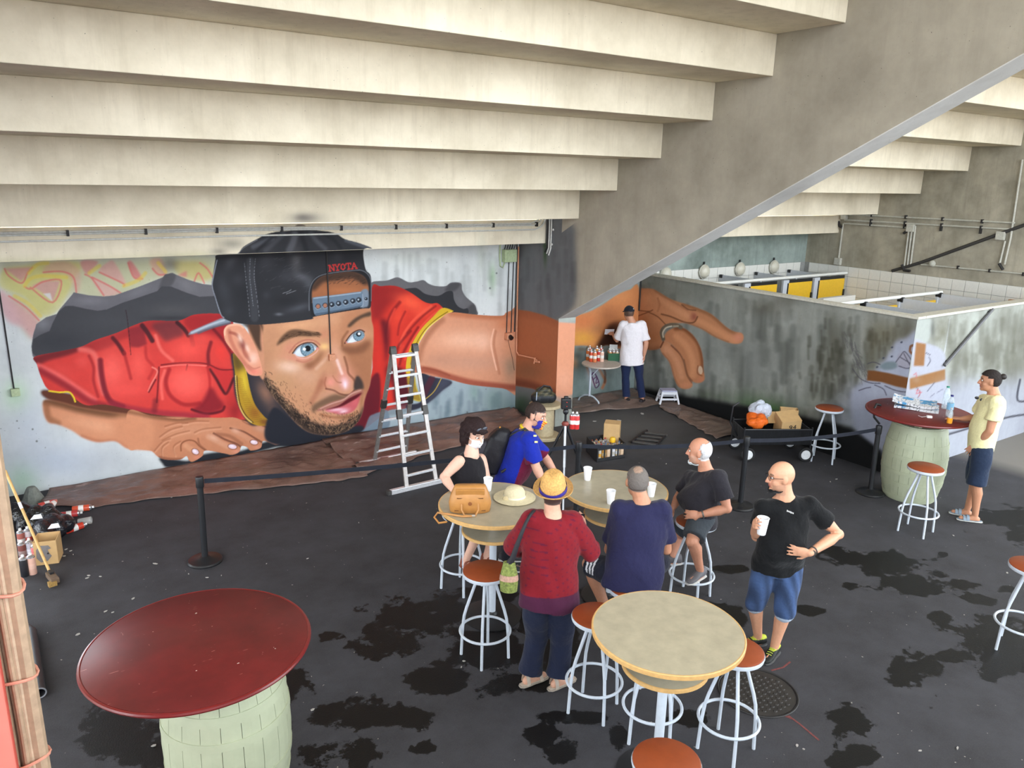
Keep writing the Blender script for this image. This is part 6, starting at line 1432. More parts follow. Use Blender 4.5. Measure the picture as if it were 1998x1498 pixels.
    def eyes(self):
        for s in (-1, 1):
            e = MB().ellipsoid(self.hp(0.077, s * 0.032, 0.010), (0.011, 0.012, 0.0075), self.F, 12, 8).build('eye', plain('eye_white', (226, 222, 216), 0.2, var=0.02), self.o, True)
            MB().ellipsoid(self.hp(0.085, s * 0.032, 0.010), (0.0055, 0.0062, 0.0065), self.F, 10, 6).build('iris', plain('dark_iris', (46, 34, 28), 0.2), e, True)
    def shirt(self, col, k=0.016, sleeve=0.55, slk=0.018, bottom=-0.12, belly=0.0, wid=1.0, hemk=0.0, label=None, name='shirt', mat=None, build=1.0, top=0.94, voxel=0.0105, arms=('R', 'L'), extra=None, neckdrop=0.0, cuff=0.012):
        J = self.J; mb = MB(); secs = self.torso_secs(k, wid * build, belly, bottom, top, hemk)
        c, s, f, a, b = secs[-1]; secs.append((c + self.spine * 0.018, s, f, a * 0.72, b * 0.86)); oval_loft(mb, secs, 24)
        for S in arms:
            sh, el, wr = J['sh' + S], J['el' + S], J['wr' + S]; inn = sh.lerp((J['shR'] + J['shL']) / 2, 0.35) - self.spine * 0.02
            if sleeve <= 1.0: end = sh.lerp(el, sleeve); pts = [inn, sh, sh.lerp(end, 0.5), end]; rs = [0.070 * build + slk, 0.058 * build + slk, 0.053 * build + slk, 0.050 * build + slk + cuff]
            else: end = el.lerp(wr, sleeve - 1.0); pts = [inn, sh, sh.lerp(el, 0.5), el, end]; rs = [0.070 * build + slk, 0.058 * build + slk, 0.052 * build + slk, 0.046 * build + slk, 0.044 * build + slk + cuff]
            mb.tube(pts, rs, 16)
            for p, r in list(zip(pts, rs))[:-1]: mb.ellipsoid(p, (r, r, r), None, 12, 8)
        if extra: extra(mb)
        return remeshed(name, mb, voxel, 3, mat or M_fab, self.o, col, label, wrinkle=0.0065)
    def trousers(self, col, length=1.0, k=0.016, flare=0.0, label=None, name='trousers', build=1.0, wid=1.0, top=0.12, voxel=0.0105, mat=None, belly=0.0):
        """length 0..1 along the thigh, 1..2 along the shin"""
        J = self.J; mb = MB(); secs = [x for x in self.torso_secs(k * 0.7, wid * build, belly * .5, -0.12)][:2]
        c0, s, f, a, b = secs[1]; secs.append((c0 + self.spine * top, s, f, a * 0.97, b * 0.97)); oval_loft(mb, secs, 24)
        for S in 'RL':
            hip, kn, an = J['hip' + S], J['kn' + S], J['an' + S]; b_ = build
            if length <= 1.0: pts = [hip, hip.lerp(kn, length * 0.5), hip.lerp(kn, length)]; rs = [0.092 * b_ + k, 0.082 * b_ + k, 0.066 * b_ + k + flare]
            else:
                e = kn.lerp(an, length - 1.0); pts = [hip, hip.lerp(kn, 0.5), kn, kn.lerp(e, 0.5), e]; rs = [0.092 * b_ + k, 0.080 * b_ + k, 0.060 * b_ + k, 0.054 * b_ + k + flare * .5, 0.044 * b_ + k + flare]
            mb.tube(pts, rs, 18)
            for p, r in list(zip(pts, rs))[:-1]: mb.ellipsoid(p, (r, r, r), None, 12, 8)
        return remeshed(name, mb, voxel, 3, mat or M_fab, self.o, col, label, wrinkle=0.0065)
    def shoe(self, S, col, sole=(210, 208, 204), high=0.07, label=None, name='shoe', sandal=None):
        J = self.J; an = J['an' + S]; fd = Vector(J['ft' + S]).normalized(); up_ = Vector((0, 0, 1)); R = frame(fd); g = an - up_ * 0.088
        mb = MB()
        def ring(x, w, z0, z1):
            c = g + fd * x; s = fd.cross(up_); n = 14
            return [c + s * (w * math.cos(2 * math.pi * j / n)) + up_ * (z0 + (z1 - z0) * (0.5 + 0.5 * math.sin(2 * math.pi * j / n))) for j in range(n)]
        if sandal is None:
            mb.ring_loft([ring(-0.085, 0.012, 0.02, 0.05), ring(-0.075, 0.032, 0.012, high + 0.02), ring(-0.03, 0.040, 0.01, high + 0.03), ring(0.03, 0.042, 0.01, high + 0.012), ring(0.10, 0.047, 0.01, 0.062), ring(0.155, 0.042, 0.01, 0.05), ring(0.185, 0.022, 0.014, 0.036)])
            o = remeshed(name, mb, 0.007, 3, M_shoe, self.o, col, label)
        else:
            mb.ring_loft([ring(-0.085, 0.020, 0.016, 0.024), ring(-0.03, 0.040, 0.014, 0.026), ring(0.03, 0.040, 0.014, 0.026), ring(0.10, 0.048, 0.014, 0.026), ring(0.16, 0.040, 0.014, 0.026), ring(0.185, 0.015, 0.016, 0.024)])
            o = remeshed(name, mb, 0.006, 2, M_shoe, self.o, col, label); s = fd.cross(up_)
            for x, hgt, w in sandal:
                pts = [g + fd * x + s * (w * math.cos(a)) + up_ * (0.02 + hgt * math.sin(a)) for a in np.linspace(0.0, math.pi, 9)]
                mb2 = MB(); L = []
                for p in pts:
                    L.append([p + fd * 0.016, p + fd * 0.016 + up_ * 0.004, p - fd * 0.016 + up_ * 0.004, p - fd * 0.016])
                mb2.ring_loft(L).build('strap', plain('strap_%d_%d_%d' % tuple(col), col, 0.6), o, True)
        s_ = MB(); s_.ring_loft([ring(x, w, 0.0, 0.018) for x, w in ((-0.088, 0.02), (-0.07, 0.036), (-0.02, 0.042), (0.03, 0.042), (0.10, 0.050), (0.155, 0.045), (0.188, 0.022))])
        s_.build('sole', plain('sole_%d_%d_%d' % tuple(sole), sole, 0.7), o, True)
        return o
    def shell(self, name, keep, off_, mat, col, th=0.004, nu=56, nv=40, label=None, extra=None):
        """a cap lying on the head: keep(f, l, u) says where, in head measure"""
        E = [((-0.012, 0, 0.022), (0.101, 0.082, 0.104)), ((0.022, 0, -0.050), (0.070, 0.064, 0.074)), ((0.066, 0, -0.098), (0.026, 0.030, 0.022)), ((0.082, 0, -0.062), (0.014, 0.026, 0.014)), ((0.094, 0, -0.030), (0.020, 0.016, 0.014))]
        O = np.array((0.0, 0, 0.0)); vs = []; ok = []; idx = {}
        for i in range(nv + 1):
            th_ = math.pi * i / nv
            for j in range(nu):
                ph = 2 * math.pi * j / nu; d = np.array((math.sin(th_) * math.cos(ph), math.sin(th_) * math.sin(ph), math.cos(th_))); best = 0
                for c, r in E:
                    r_ = np.array(r); q = (O - np.array(c)) / r_; e = d / r_; A = e @ e; B_ = 2 * q @ e; C_ = q @ q - 1; D_ = B_ * B_ - 4 * A * C_
                    if D_ > 0: best = max(best, (-B_ + math.sqrt(D_)) / (2 * A))
                p = O + d * (best + (off_(d) if callable(off_) else off_)); vs.append(p); ok.append(keep(*p))
        mb = MB(); m = {}; fs = []
        for i in range(nv):
            for j in range(nu):
                q = [i * nu + j, i * nu + (j + 1) % nu, (i + 1) * nu + (j + 1) % nu, (i + 1) * nu + j]
                if all(ok[t] for t in q):
                    fs.append(tuple(m.setdefault(t, len(m)) for t in q))
        W = [None] * len(m)
        for t, k in m.items(): W[k] = self.hp(*vs[t])
        mb.add(W, fs); o = mb.build(name, mat, self.o, True, angle=80)
        me = o.data; bm = bmesh.new(); bm.from_mesh(me); bmesh.ops.remove_doubles(bm, verts=bm.verts, dist=1e-5); bm.to_mesh(me); bm.free()
        ca = me.color_attributes.new('paint', 'FLOAT_COLOR', 'POINT'); n = len(me.vertices); P = np.empty(n * 3, np.float32); me.vertices.foreach_get('co', P); P = P.reshape(-1, 3) + np.array(self.g)
        C = np.tile(np.array(col, float), (n, 1)) if not callable(col) else col(self.local(P)); u = np.clip(C / 255, 0, 1); l = np.where(u <= .04045, u / 12.92, ((u + .055) / 1.055) ** 2.4)
        c4 = np.ones((n, 4), np.float32); c4[:, :3] = l; ca.data.foreach_set('color', c4.ravel())
        so_ = o.modifiers.new('thickness', 'SOLIDIFY'); so_.thickness = th; so_.offset = -1
        if label: o['label'] = label
        return o
    def check(self, nm):
        J = self.J
        if DEBUG_POSE: print('POSE', nm, {k: round((J[a] - J[b]).length, 2) for k, a, b in (('uaR', 'shR', 'elR'), ('faR', 'elR', 'wrR'), ('uaL', 'shL', 'elL'), ('faL', 'elL', 'wrL'), ('thR', 'hipR', 'knR'), ('shnR', 'knR', 'anR'), ('thL', 'hipL', 'knL'), ('shnL', 'knL', 'anL'), ('sp', 'pelvis', 'neck'), ('shw', 'shL', 'shR'), ('hd', 'head', 'neck'))}, {k: tuple(round(c, 2) for c in J[k]) for k in ('head', 'pelvis', 'anR', 'anL', 'wrR', 'wrL')})
DEBUG_POSE = False
def view(g):      # unit vectors at a spot: away from the camera, to the picture's right
    h = Vector((g[0], g[1], 0)).normalized(); return h, Vector((h.y, -h.x, 0))
UPV = Vector((0, 0, 1))
def banded(axis_pt, axis, base, bands):
    """colour along an axis: bands of (from, to, colour) in metres"""
    a = np.array(axis_pt); d = np.array(Vector(axis).normalized())
    def f(P):
        t = (P - a) @ d; C = np.tile(np.array(base, float), (len(P), 1))
        for lo, hi, c in bands: C[(t >= lo) & (t < hi)] = c
        return C
    return f
# ---------------------------------------------------------------- bald man with a cup
p = Person('bald man with glasses in black T-shirt and denim shorts holding a white cup', (5.06, 3.58), (214, 158, 126))
h, r = view(p.g)
p.pose(head=(1523, 930, -0.02), neck=(1533, 966, 0.0), shR=(1489, 988, -0.06), shL=(1577, 984, 0.06), elR=(1476, 1046, -0.02), wrR=(1474, 1024, -0.24), elL=(1636, 1042, 0.14), wrL=(1580, 1079, -0.20), pelvis=(1517, 1092, 0.02), hipR=(1496, 1102, 0.0), hipL=(1539, 1104, 0.05), knR=(1474, 1176, -0.02), anR=(1479, 1240, 0.08), knL=(1531, 1193, -0.03), anL=(1511, 1262, -0.02), ftR=(-r * 0.7 - h * 0.5).normalized(), ftL=(-r * 0.35 - h * 0.9).normalized())
p.J['anR'].z = 0.088; p.J['anL'].z = 0.088; p.check('bald')
p.headframe((-r * 0.92 - h * 0.38 - UPV * 0.10), (0, 0, 1))
cupc = p.J['wrR'] + (-r * 0.02 - h * 0.075 + UPV * 0.045)
p.body(1.08, hd={'R': ((UPV * 0.45 - h * 0.85 - r * 0.1), r * 0.9 + h * 0.1, -1, 0.95), 'L': ((-r * 0.98 - h * 0.05), h * 0.9 - r * 0.1, -1, 0.22)}, belly=0.05, wid=1.05,
       colfn=lambda f, l, u, m, put, P: (put(m & (u > 0.05), (226, 168, 136), .5), put(m & (f > -0.02) & (u < -0.045) & (f < 0.075), (150, 116, 98), .35)))
p.eyes()
p.shirt((17, 18, 20), 0.018, 0.62, 0.014, -0.10, 0.055, 1.06, 0.01, build=1.06)
p.trousers(lambda P: np.where(((P[:, 2] < 0.40) & (P[:, 2] > 0.0))[:, None], np.array((196, 210, 228.)), np.array((58, 77, 112.)) * (0.82 + 0.36 * np.clip(np.abs(np.sin(P[:, 0:1] * 40 + P[:, 2:3] * 9)), 0, 1) ** 2)), 1.08, 0.018, 0.004, name='denim_shorts', build=1.05, belly=0.03)
for S in 'RL':
    sh_ = p.shoe(S, lambda P, a=p.J['an' + S]: np.where((P[:, 2] > 0.075)[:, None], np.array((186, 196, 60.)), np.array((30, 32, 30.))), (60, 60, 60), 0.075)
    fd = p.J['ft' + S]; s_ = fd.cross(UPV); b_ = p.J['an' + S] - UPV * 0.088
    for k in range(4):
        c_ = b_ + fd * (0.035 + 0.022 * k) + UPV * (0.083 - 0.008 * k)
        MB().tube([c_ - s_ * 0.022, c_ + UPV * 0.004, c_ + s_ * 0.022], 0.0035, 6).build('lace', plain('lime_lace', (176, 190, 70), 0.7), sh_, True)
gl = MB().torus(p.hp(0.098, 0.034, 0.010), 0.021, 0.002, 24, 6, p.F @ Vector((1, 0, 0))).torus(p.hp(0.098, -0.034, 0.010), 0.021, 0.002, 24, 6, p.F @ Vector((1, 0, 0)))
for s in (-1, 1): gl.tube([p.hp(0.096, s * 0.055, 0.014), p.hp(0.05, s * 0.074, 0.016), p.hp(-0.01, s * 0.086, 0.012)], 0.002, 6)
gl.tube([p.hp(0.104, -0.013, 0.014), p.hp(0.108, 0, 0.016), p.hp(0.104, 0.013, 0.014)], 0.002, 6).build('glasses', plain('dark_frame', (40, 34, 38), 0.4), p.o, True)
ms_ = p.shell('face_mask', lambda f, l, u: f > -0.01 and u < -0.085 and abs(l) < 0.055, 0.008, M_fab2, (24, 24, 26), 0.004, label='black face mask pulled under the chin')
w_ = p.J['elL'].lerp(p.J['wrL'], 0.88); ax = (p.J['wrL'] - p.J['elL']).normalized()
wt = MB().torus(w_, 0.031, 0.007, 28, 8, ax).build('watch', plain('dark_watch', (62, 58, 54), 0.4), p.o, True)
MB().lathe([(0.0, 0), (0.021, 0), (0.021, 0.008), (0.0, 0.009)], w_ - h * 0.032, 18, -h).build('watch_face', plain('watch_dial', (86, 82, 76), 0.3), wt, True)
lg = p.at(1542, 997, -0.175)
for k in range(6):
    MB().obox(lg + r * (0.009 * k - 0.022) + UPV * (-0.0025 * k) - h * 0.004, (0.006, 0.004, 0.010 if k % 3 else 0.014), frame(r)).build('chest_logo', plain('logo_white', (226, 226, 226), 0.6), p.o)
BALD = p
# ---------------------------------------------------------------- man in pale yellow
p = Person('man with a hair bun in pale yellow T-shirt standing at the far barrel table', (9.40, 4.10), (196, 140, 108))
h, r = view(p.g)
p.pose(head=(1931, 743, 0.0), neck=(1940, 768, 0.0), shR=(1921, 782, 0.15), shL=(1946, 785, -0.15), elR=(1905, 815, 0.24), wrR=(1876, 817, 0.14), elL=(1931, 841, -0.20), wrL=(1906, 866, -0.12), pelvis=(1915, 868, 0.0), hipR=(1913, 876, 0.09), hipL=(1917, 878, -0.09), knR=(1902, 938, 0.06), anR=(1887, 996, 0.06), knL=(1905, 946, -0.10), anL=(1900, 1018, -0.08), ftR=(-r * 0.95 - h * 0.15).normalized(), ftL=(-r * 0.92 - h * 0.25).normalized())
p.J['anR'].z = 0.088; p.J['anL'].z = 0.088; p.check('yellow')
p.headframe((-r * 0.97 - h * 0.15 - UPV * 0.06))
p.body(1.04, hd={'R': ((-r - UPV * 0.05), -UPV, 1, 0.3), 'L': ((-r * 0.55 - UPV * 0.8), r * 0.2 + h * 0.9, -1, 0.35)}, belly=0.015)
p.eyes()
hk = lambda f, l, u: (u > 0.045 or (f < -0.03 and u > -0.055)) and not (f > 0.035 and u < 0.068)
p.shell('hair', hk, 0.011, M_hair, (44, 38, 36), 0.012)
MB().ellipsoid(p.hp(-0.130, 0.0, 0.058), (0.036, 0.034, 0.034), p.F).build('hair_bun', plain('dark_hair', (40, 34, 32), 0.6, bstr=0.4), p.o, True)
p.shirt((240, 232, 178), 0.022, 0.62, 0.024, -0.06, 0.02, 1.02, 0.008, build=1.04)
p.trousers((38, 50, 72), 0.98, 0.024, 0.014, name='shorts')
for S in 'RL': p.shoe(S, (126, 142, 156), (196, 196, 190), name='flip_flop', sandal=[(0.075, 0.052, 0.05), (0.11, 0.042, 0.05)])
sg = MB()
for s in (-1, 1): sg.ellipsoid(p.at(1911 + 5 * s, 778 + s * 2, -0.02), (0.022, 0.006, 0.018), frame(r))
sg.build('sunglasses', plain('dark_lens', (40, 40, 44), 0.15), p.o, True)
# ---------------------------------------------------------------- the painter
p = Person('painter in white T-shirt and dark cap working on the painted hand, seen from behind', (9.24, 9.81), (206, 150, 122))
h, r = view(p.g)
p.pose(head=(1227, 611, 0.04), neck=(1233, 627, 0.0), shR=(1252, 634, 0.02), shL=(1216, 634, 0.0), elR=(1261, 669, -0.02), wrR=(1257, 692, 0.0), elL=(1204, 664, 0.10), wrL=(1196, 652, 0.32), pelvis=(1232, 692, 0.0), hipR=(1243, 698, 0.0), hipL=(1221, 698, 0.0), knR=(1248, 738, 0.03), anR=(1253, 778, 0.0), knL=(1221, 738, 0.03), anL=(1222, 778, -0.02), ftR=(h * 0.8 + r * 0.3).normalized(), ftL=(h * 0.6 - r * 0.6).normalized())
p.J['anR'].z = 0.088; p.J['anL'].z = 0.088; p.check('painter')
p.headframe((h * 0.85 - r * 0.45 - UPV * 0.15))
p.body(0.98, hd={'R': ((-UPV - h * 0.1), -r, 1, 0.4), 'L': ((h * 0.6 - r * 0.6 + UPV * 0.1), r * .6 - UPV * .6, 1, 0.6)}, face=True, colfn=lambda f, l, u, m, put, P: (put(m & (f < 0.0) & (u > -0.04), (52, 40, 36), .9), put(np.linalg.norm(P - np.array(WR_P), axis=1) < 0.13, (222, 216, 206), .9)) if False else (put(m & (f < 0.0) & (u > -0.05), (70, 54, 46), .8),))
p.shirt((238, 232, 236), 0.026, 0.85, 0.026, -0.17, 0.0, 1.02, 0.035, build=1.0)
p.trousers((34, 44, 76), 1.93, 0.014, 0.012, build=0.94, wid=0.94, top=0.04)
for S in 'RL': p.shoe(S, (44, 38, 40), (60, 56, 56))
p.shell('cap', lambda f, l, u: u > 0.028, 0.010, M_fab2, (34, 36, 46), 0.008)
_bm = MB(); _bm.ring_loft([[p.hp(0.085 + 0.004 * 0, 0.07 * math.cos(a), 0.036 + 0.008 * math.sin(a)) for a in np.linspace(0, 2 * math.pi, 13)[:-1]], [p.hp(0.15, 0.055 * math.cos(a), 0.026 + 0.006 * math.sin(a)) for a in np.linspace(0, 2 * math.pi, 13)[:-1]], [p.hp(0.165, 0.03 * math.cos(a), 0.022 + 0.004 * math.sin(a)) for a in np.linspace(0, 2 * math.pi, 13)[:-1]]])
_bm.build('cap_peak', plain('dark_cap', (34, 36, 46), 0.8), p.o, True)
MB().obox(p.hp(-0.10, -0.035, 0.075), (0.004, 0.018, 0.012), p.F).build('cap_badge', plain('logo_white', (226, 226, 226), 0.6), p.o)
PAINTER = p
# ---------------------------------------------------------------- woman in red blouse
p = Person('woman in red blouse and straw trilby standing with her back to us', (3.21, 4.20), (214, 164, 138))
h, r = view(p.g)
p.pose(head=(1079, 962, 0.05), neck=(1078, 1000, 0.02), shR=(1117, 1018, 0.05), shL=(1038, 1016, 0.0), elR=(1153, 1078, 0.10), wrR=(1139, 1040, 0.30), elL=(1000, 1068, 0.10), wrL=(1030, 1060, 0.30), pelvis=(1072, 1150, 0.0), hipR=(1093, 1160, 0.02), hipL=(1047, 1158, -0.02), knR=(1096, 1250, 0.04), anR=(1087, 1333, 0.0), knL=(1047, 1243, 0.04), anL=(1033, 1312, 0.02), ftR=(h * 0.6 + r * 0.7).normalized(), ftL=(h * 0.6 + r * 0.75).normalized())
p.J['anR'].z = 0.088; p.J['anL'].z = 0.088; p.check('redw')
p.headframe((h * 0.95 + r * 0.15 - UPV * 0.12))
p.body(0.98, hd={'R': ((UPV * 0.8 + h * 0.3), -r * 0.9 + h * .2, 1, 0.5), 'L': ((r * 0.7 + h * 0.5), UPV * 0.5 + r * .3, 1, 0.5)}, colfn=lambda f, l, u, m, put, P: put(m & (f < 0.02) & (u > -0.07), (64, 50, 46), .95))
hb = p.J['pelvis'].z
def blouse(P):
    C = np.tile(np.array((124, 20, 32.)), (len(P), 1)); q = np.sin(P[:, 0] * 95 + P[:, 1] * 80) * np.sin(P[:, 2] * 105 + P[:, 0] * 12); C[q > 0.78] = (92, 18, 44)
    C[P[:, 2] < hb + 0.01] = (72, 26, 54); return C
p.shirt(blouse, 0.028, 1.30, 0.030, -0.13, 0.02, 1.14, 0.03, name='blouse', build=1.04, mat=M_fab2, cuff=0.012, voxel=0.009)
p.trousers((30, 36, 58), 1.93, 0.022, 0.022, build=1.08, wid=1.08)
for S in 'RL': p.shoe(S, (186, 172, 156), (150, 140, 128), name='sandal', sandal=[(0.09, 0.05, 0.05), (-0.03, 0.085, 0.042)])
# straw trilby
hc = p.hp(-0.012, 0, 0.050); HF = frame((h * 0.92 + r * 0.10 + UPV * 0.34), UPV); U = HF @ Vector((0, 0, 1))
M_straw = plain('golden_straw', (208, 160, 92), 0.8, var=0.25, nscale=70, bstr=0.5, bscale=120)
crown = MB(); rings = []
for z_, a_, b_ in ((-0.02, 0.112, 0.097), (0.03, 0.110, 0.094), (0.08, 0.104, 0.084), (0.118, 0.094, 0.068), (0.136, 0.078, 0.048), (0.140, 0.05, 0.028)):
    rings.append([hc + HF @ Vector((a_ * math.cos(t), b_ * math.sin(t), z_ - (0.022 * abs(math.cos(t)) if z_ > 0.1 else 0))) for t in np.linspace(0, 2 * math.pi, 33)[:-1]])
crown.ring_loft(rings); hat = crown.build('straw_hat', M_straw, p.o, True, angle=70, label='golden straw trilby with blue band')
rings = []
for rr_, dz in ((0.095, -0.022), (0.125, -0.024), (0.155, -0.018), (0.168, -0.006), (0.166, 0.0), (0.152, -0.012), (0.122, -0.019), (0.095, -0.017)):
    rings.append([hc + HF @ Vector((rr_ * 0.95 * math.cos(t), rr_ * 0.88 * math.sin(t), dz + (0.030 * (max(0, -math.cos(t)) ** 2) - 0.012 * max(0, math.cos(t))) * (rr_ - 0.09) / 0.07)) for t in np.linspace(0, 2 * math.pi, 41)[:-1]])
MB().ring_loft(rings, False).build('brim', M_straw, hat, True, angle=80)
MB().ring_loft([[hc + HF @ Vector((a_ * math.cos(t), b_ * math.sin(t), z_)) for t in np.linspace(0, 2 * math.pi, 33)[:-1]] for z_, a_, b_ in ((-0.016, 0.119, 0.104), (0.020, 0.117, 0.101))], False).build('hat_band', plain('royal_blue_ribbon', (50, 44, 140), 0.6), hat, True)
REDW = p
# ---------------------------------------------------------------- seated man in navy
p = Person('seated man in navy T-shirt with short grey hair, seen from behind', (3.86, 3.98), (190, 134, 104))
h, r = view(p.g)
pel = Vector((3.86, 3.98, 0.875))
p.pose(head=(1243, 940, 0.14), neck=(1253, 976, 0.10), shR=(1291, 996, 0.10), shL=(1212, 994, 0.06), elR=(1300, 1072, 0.20), wrR=(1275, 1040, 0.42), elL=(1189, 1072, 0.16), wrL=(1215, 1060, 0.40), pelvis=pel, hipR=pel + r * 0.09, hipL=pel - r * 0.09, knR=pel + r * 0.20 + h * 0.40 - UPV * 0.04, anR=pel + r * 0.16 + h * 0.24 - UPV * 0.46, knL=pel - r * 0.36 + h * 0.22 - UPV * 0.05, anL=pel - r * 0.17 + h * 0.14 - UPV * 0.47, ftR=(h * 0.9 + r * 0.2).normalized(), ftL=(h * 0.9 - r * 0.2).normalized())
p.check('navy')
p.headframe((h * 0.96 - r * 0.25 - UPV * 0.10))
p.body(1.08, hd={'R': ((h * 0.7 - r * 0.5), -UPV, 1, 0.6), 'L': ((h * 0.7 + r * 0.5), -UPV, -1, 0.6)}, wid=1.05, colfn=lambda f, l, u, m, put, P: put(m & (f < 0.045) & (u > -0.055) & ~((np.abs(l) > 0.07) & (u < 0.03) & (f > -0.03)), (112, 104, 98), .92))
p.shell('hair', lambda f, l, u: (u > 0.055 and f < 0.07) or (f < -0.045 and u > -0.045), 0.004, M_hair, lambda q: np.where((np.hypot(q[:, 0] + 0.055, q[:, 1] - 0.01) < 0.035)[:, None] & (q[:, 2] > 0.05)[:, None], np.array((166, 138, 120.)), np.array((112, 105, 100.))), 0.006)
p.shirt((36, 36, 68), 0.024, 0.72, 0.022, -0.10, 0.02, 1.10, 0.02, build=1.12)
def shorts(P):
    C = np.tile(np.array((24, 26, 40.)), (len(P), 1)); a = np.array(p.J['hipL']); d = np.array((p.J['knL'] - p.J['hipL']).normalized()); t = (P - a) @ d; q = P - a - t[:, None] * d; front = q @ np.array(-h) > 0.02
    for k in range(3): C[(t > 0.205 + 0.034 * k) & (t < 0.223 + 0.034 * k) & front & (q[:, 2] > -0.03)] = (222, 222, 226)
    return C
p.trousers(shorts, 0.92, 0.02, 0.012, name='shorts', build=1.05, voxel=0.008)
for S in 'RL': p.shoe(S, (70, 68, 70), (180, 178, 174))
# ---------------------------------------------------------------- seated grey-haired man
p = Person('seated man with white hair and charcoal T-shirt and shorts, turned to the left', (5.18, 4.56), (206, 146, 118))
h, r = view(p.g)
pel = Vector((5.18, 4.56, 0.875)) + r * 0.05
p.pose(head=(1364, 880, 0.0), neck=(1378, 916, 0.02), shR=(1348, 934, 0.17), shL=(1402, 932, -0.14), elR=(1326, 966, 0.22), wrR=(1314, 990, 0.10), elL=(1419, 992, -0.18), wrL=(1366, 1004, -0.22), pelvis=pel, hipR=pel + h * 0.09, hipL=pel - h * 0.09, knR=(1322, 1046, 0.10), anR=(1314, 1084, 0.0), knL=(1350, 1056, -0.30), anL=(1366, 1112, -0.14), ftR=(-r * 0.9 - h * 0.3).normalized(), ftL=(-r * 0.55 - h * 0.85).normalized())
p.check('grey')
p.headframe((-r * 0.98 + h * 0.10 - UPV * 0.08))
p.body(1.08, hd={'R': ((-r * 0.6 - UPV * 0.6), r * .3 - h * .8, 1, 0.6), 'L': ((-r * 0.9 - UPV * 0.1), h * 0.8 - UPV * .3, -1, 0.95)}, belly=0.06, wid=1.06, colfn=lambda f, l, u, m, put, P: (put(m & (f < -0.02) & (u > -0.075) & (u < 0.075) & ~((np.abs(l) > 0.078) & (f > -0.04)), (214, 212, 210), .95), put(m & (f > 0.02) & (u < -0.03) & (f < 0.09), (196, 168, 152), .4)))
p.eyes()
p.shell('hair', lambda f, l, u: f < 0.005 - 0.5 * max(0, u - 0.02) and u > -0.065 and u < 0.095 and not (abs(l) > 0.07 and f > -0.03 and u < 0.03), 0.007, M_hair, (206, 204, 204), 0.008, label='short white hair around a bald crown')
p.shell('face_mask', lambda f, l, u: f > 0.0 and u < -0.088 and abs(l) < 0.05, 0.010, M_fab2, (226, 236, 240), 0.004, label='pale face mask pulled under the chin')
p.shirt((44, 42, 48), 0.022, 0.70, 0.022, -0.10, 0.065, 1.08, 0.015, build=1.10)
p.trousers((62, 68, 74), 0.85, 0.022, 0.016, name='shorts', build=1.06)
for S in 'RL':
    sh_ = p.shoe(S, (104, 102, 106), (196, 194, 190), 0.085)
w_ = p.J['elL'].lerp(p.J['wrL'], 0.9); MB().torus(w_, 0.031, 0.008, 28, 8, (p.J['wrL'] - p.J['elL']).normalized()).build('watch', plain('steel_watch', (120, 118, 114), 0.3, 0.6), p.o, True)
# ---------------------------------------------------------------- woman in white mask
p = Person('dark-haired woman in black sleeveless top and white face mask seated at the handbag table', (3.42, 5.86), (224, 178, 156))
h, r = view(p.g)
pel = Vector((3.42, 5.86, 0.875)); fw2 = (r * 0.75 - h * 0.66).normalized(); lf2 = UPV.cross(fw2)
p.pose(head=(926, 846, 0.02), neck=(921, 884, 0.0), shR=(896, 900, -0.12), shL=(938, 896, 0.12), elR=(866, 930, -0.16), wrR=(884, 956, -0.30), elL=(950, 938, 0.06), wrL=(940, 962, -0.12), pelvis=pel, hipR=pel - lf2 * 0.09, hipL=pel + lf2 * 0.09, knR=pel + fw2 * 0.36 - lf2 * 0.10 - UPV * 0.05 , knL=pel + fw2 * 0.38 + lf2 * 0.10 - UPV * 0.05, anR=pel + fw2 * 0.14 - lf2 * 0.10 - UPV * 0.50, anL=pel + fw2 * 0.24 + lf2 * 0.08 - UPV * 0.50, ftR=(fw2 - lf2 * 0.3).normalized(), ftL=(fw2 + lf2 * 0.1).normalized())
p.check('mask')
p.headframe((r * 0.60 - h * 0.72 - UPV * 0.30))
p.body(1.0, hd={'R': ((-UPV * 0.8 + r * 0.5), r * .3 + h * .8, -1, 0.3), 'L': ((-UPV * 0.6 - h * 0.6), -r, 1, 0.4)}, wid=1.0, belly=0.02, colfn=lambda f, l, u, m, put, P: put(m & (f < -0.01), (40, 28, 28), .95))
p.eyes()
rg = random.Random(4)
p.shell('hair', lambda f, l, u: (u > 0.052) or (f < 0.028 and u > -0.10) , lambda d: 0.028 + 0.010 * math.sin(9 * math.atan2(d[1], d[0]) + 5 * d[2]) * (1 - abs(d[2])) + 0.014 * max(0, -d[0]) + 0.007 * math.sin(13 * d[2] + 4 * d[1]), M_hair, (42, 28, 28), 0.02, label='loose dark brown hair to the neck')
hm = MB()
for s in (-1, 1): limb(hm, [p.hp(0.0, s * 0.085, 0.02), p.hp(-0.02, s * 0.098, -0.05), p.hp(-0.03, s * 0.088, -0.115)], [0.026, 0.034, 0.022])
limb(hm, [p.hp(-0.10, 0.03, -0.02), p.hp(-0.09, 0.0, -0.12)], [0.05, 0.034]); limb(hm, [p.hp(-0.09, -0.05, 0.0), p.hp(-0.08, -0.05, -0.12)], [0.045, 0.03])
remeshed('hair_locks', hm, 0.008, 3, M_hair, p.o, (40, 27, 27))
p.shell('face_mask', lambda f, l, u: f > 0.012 and u < -0.012 and u > -0.112 and abs(l) < 0.068, 0.010, M_fab2, (240, 240, 244), 0.004, label='white surgical mask')
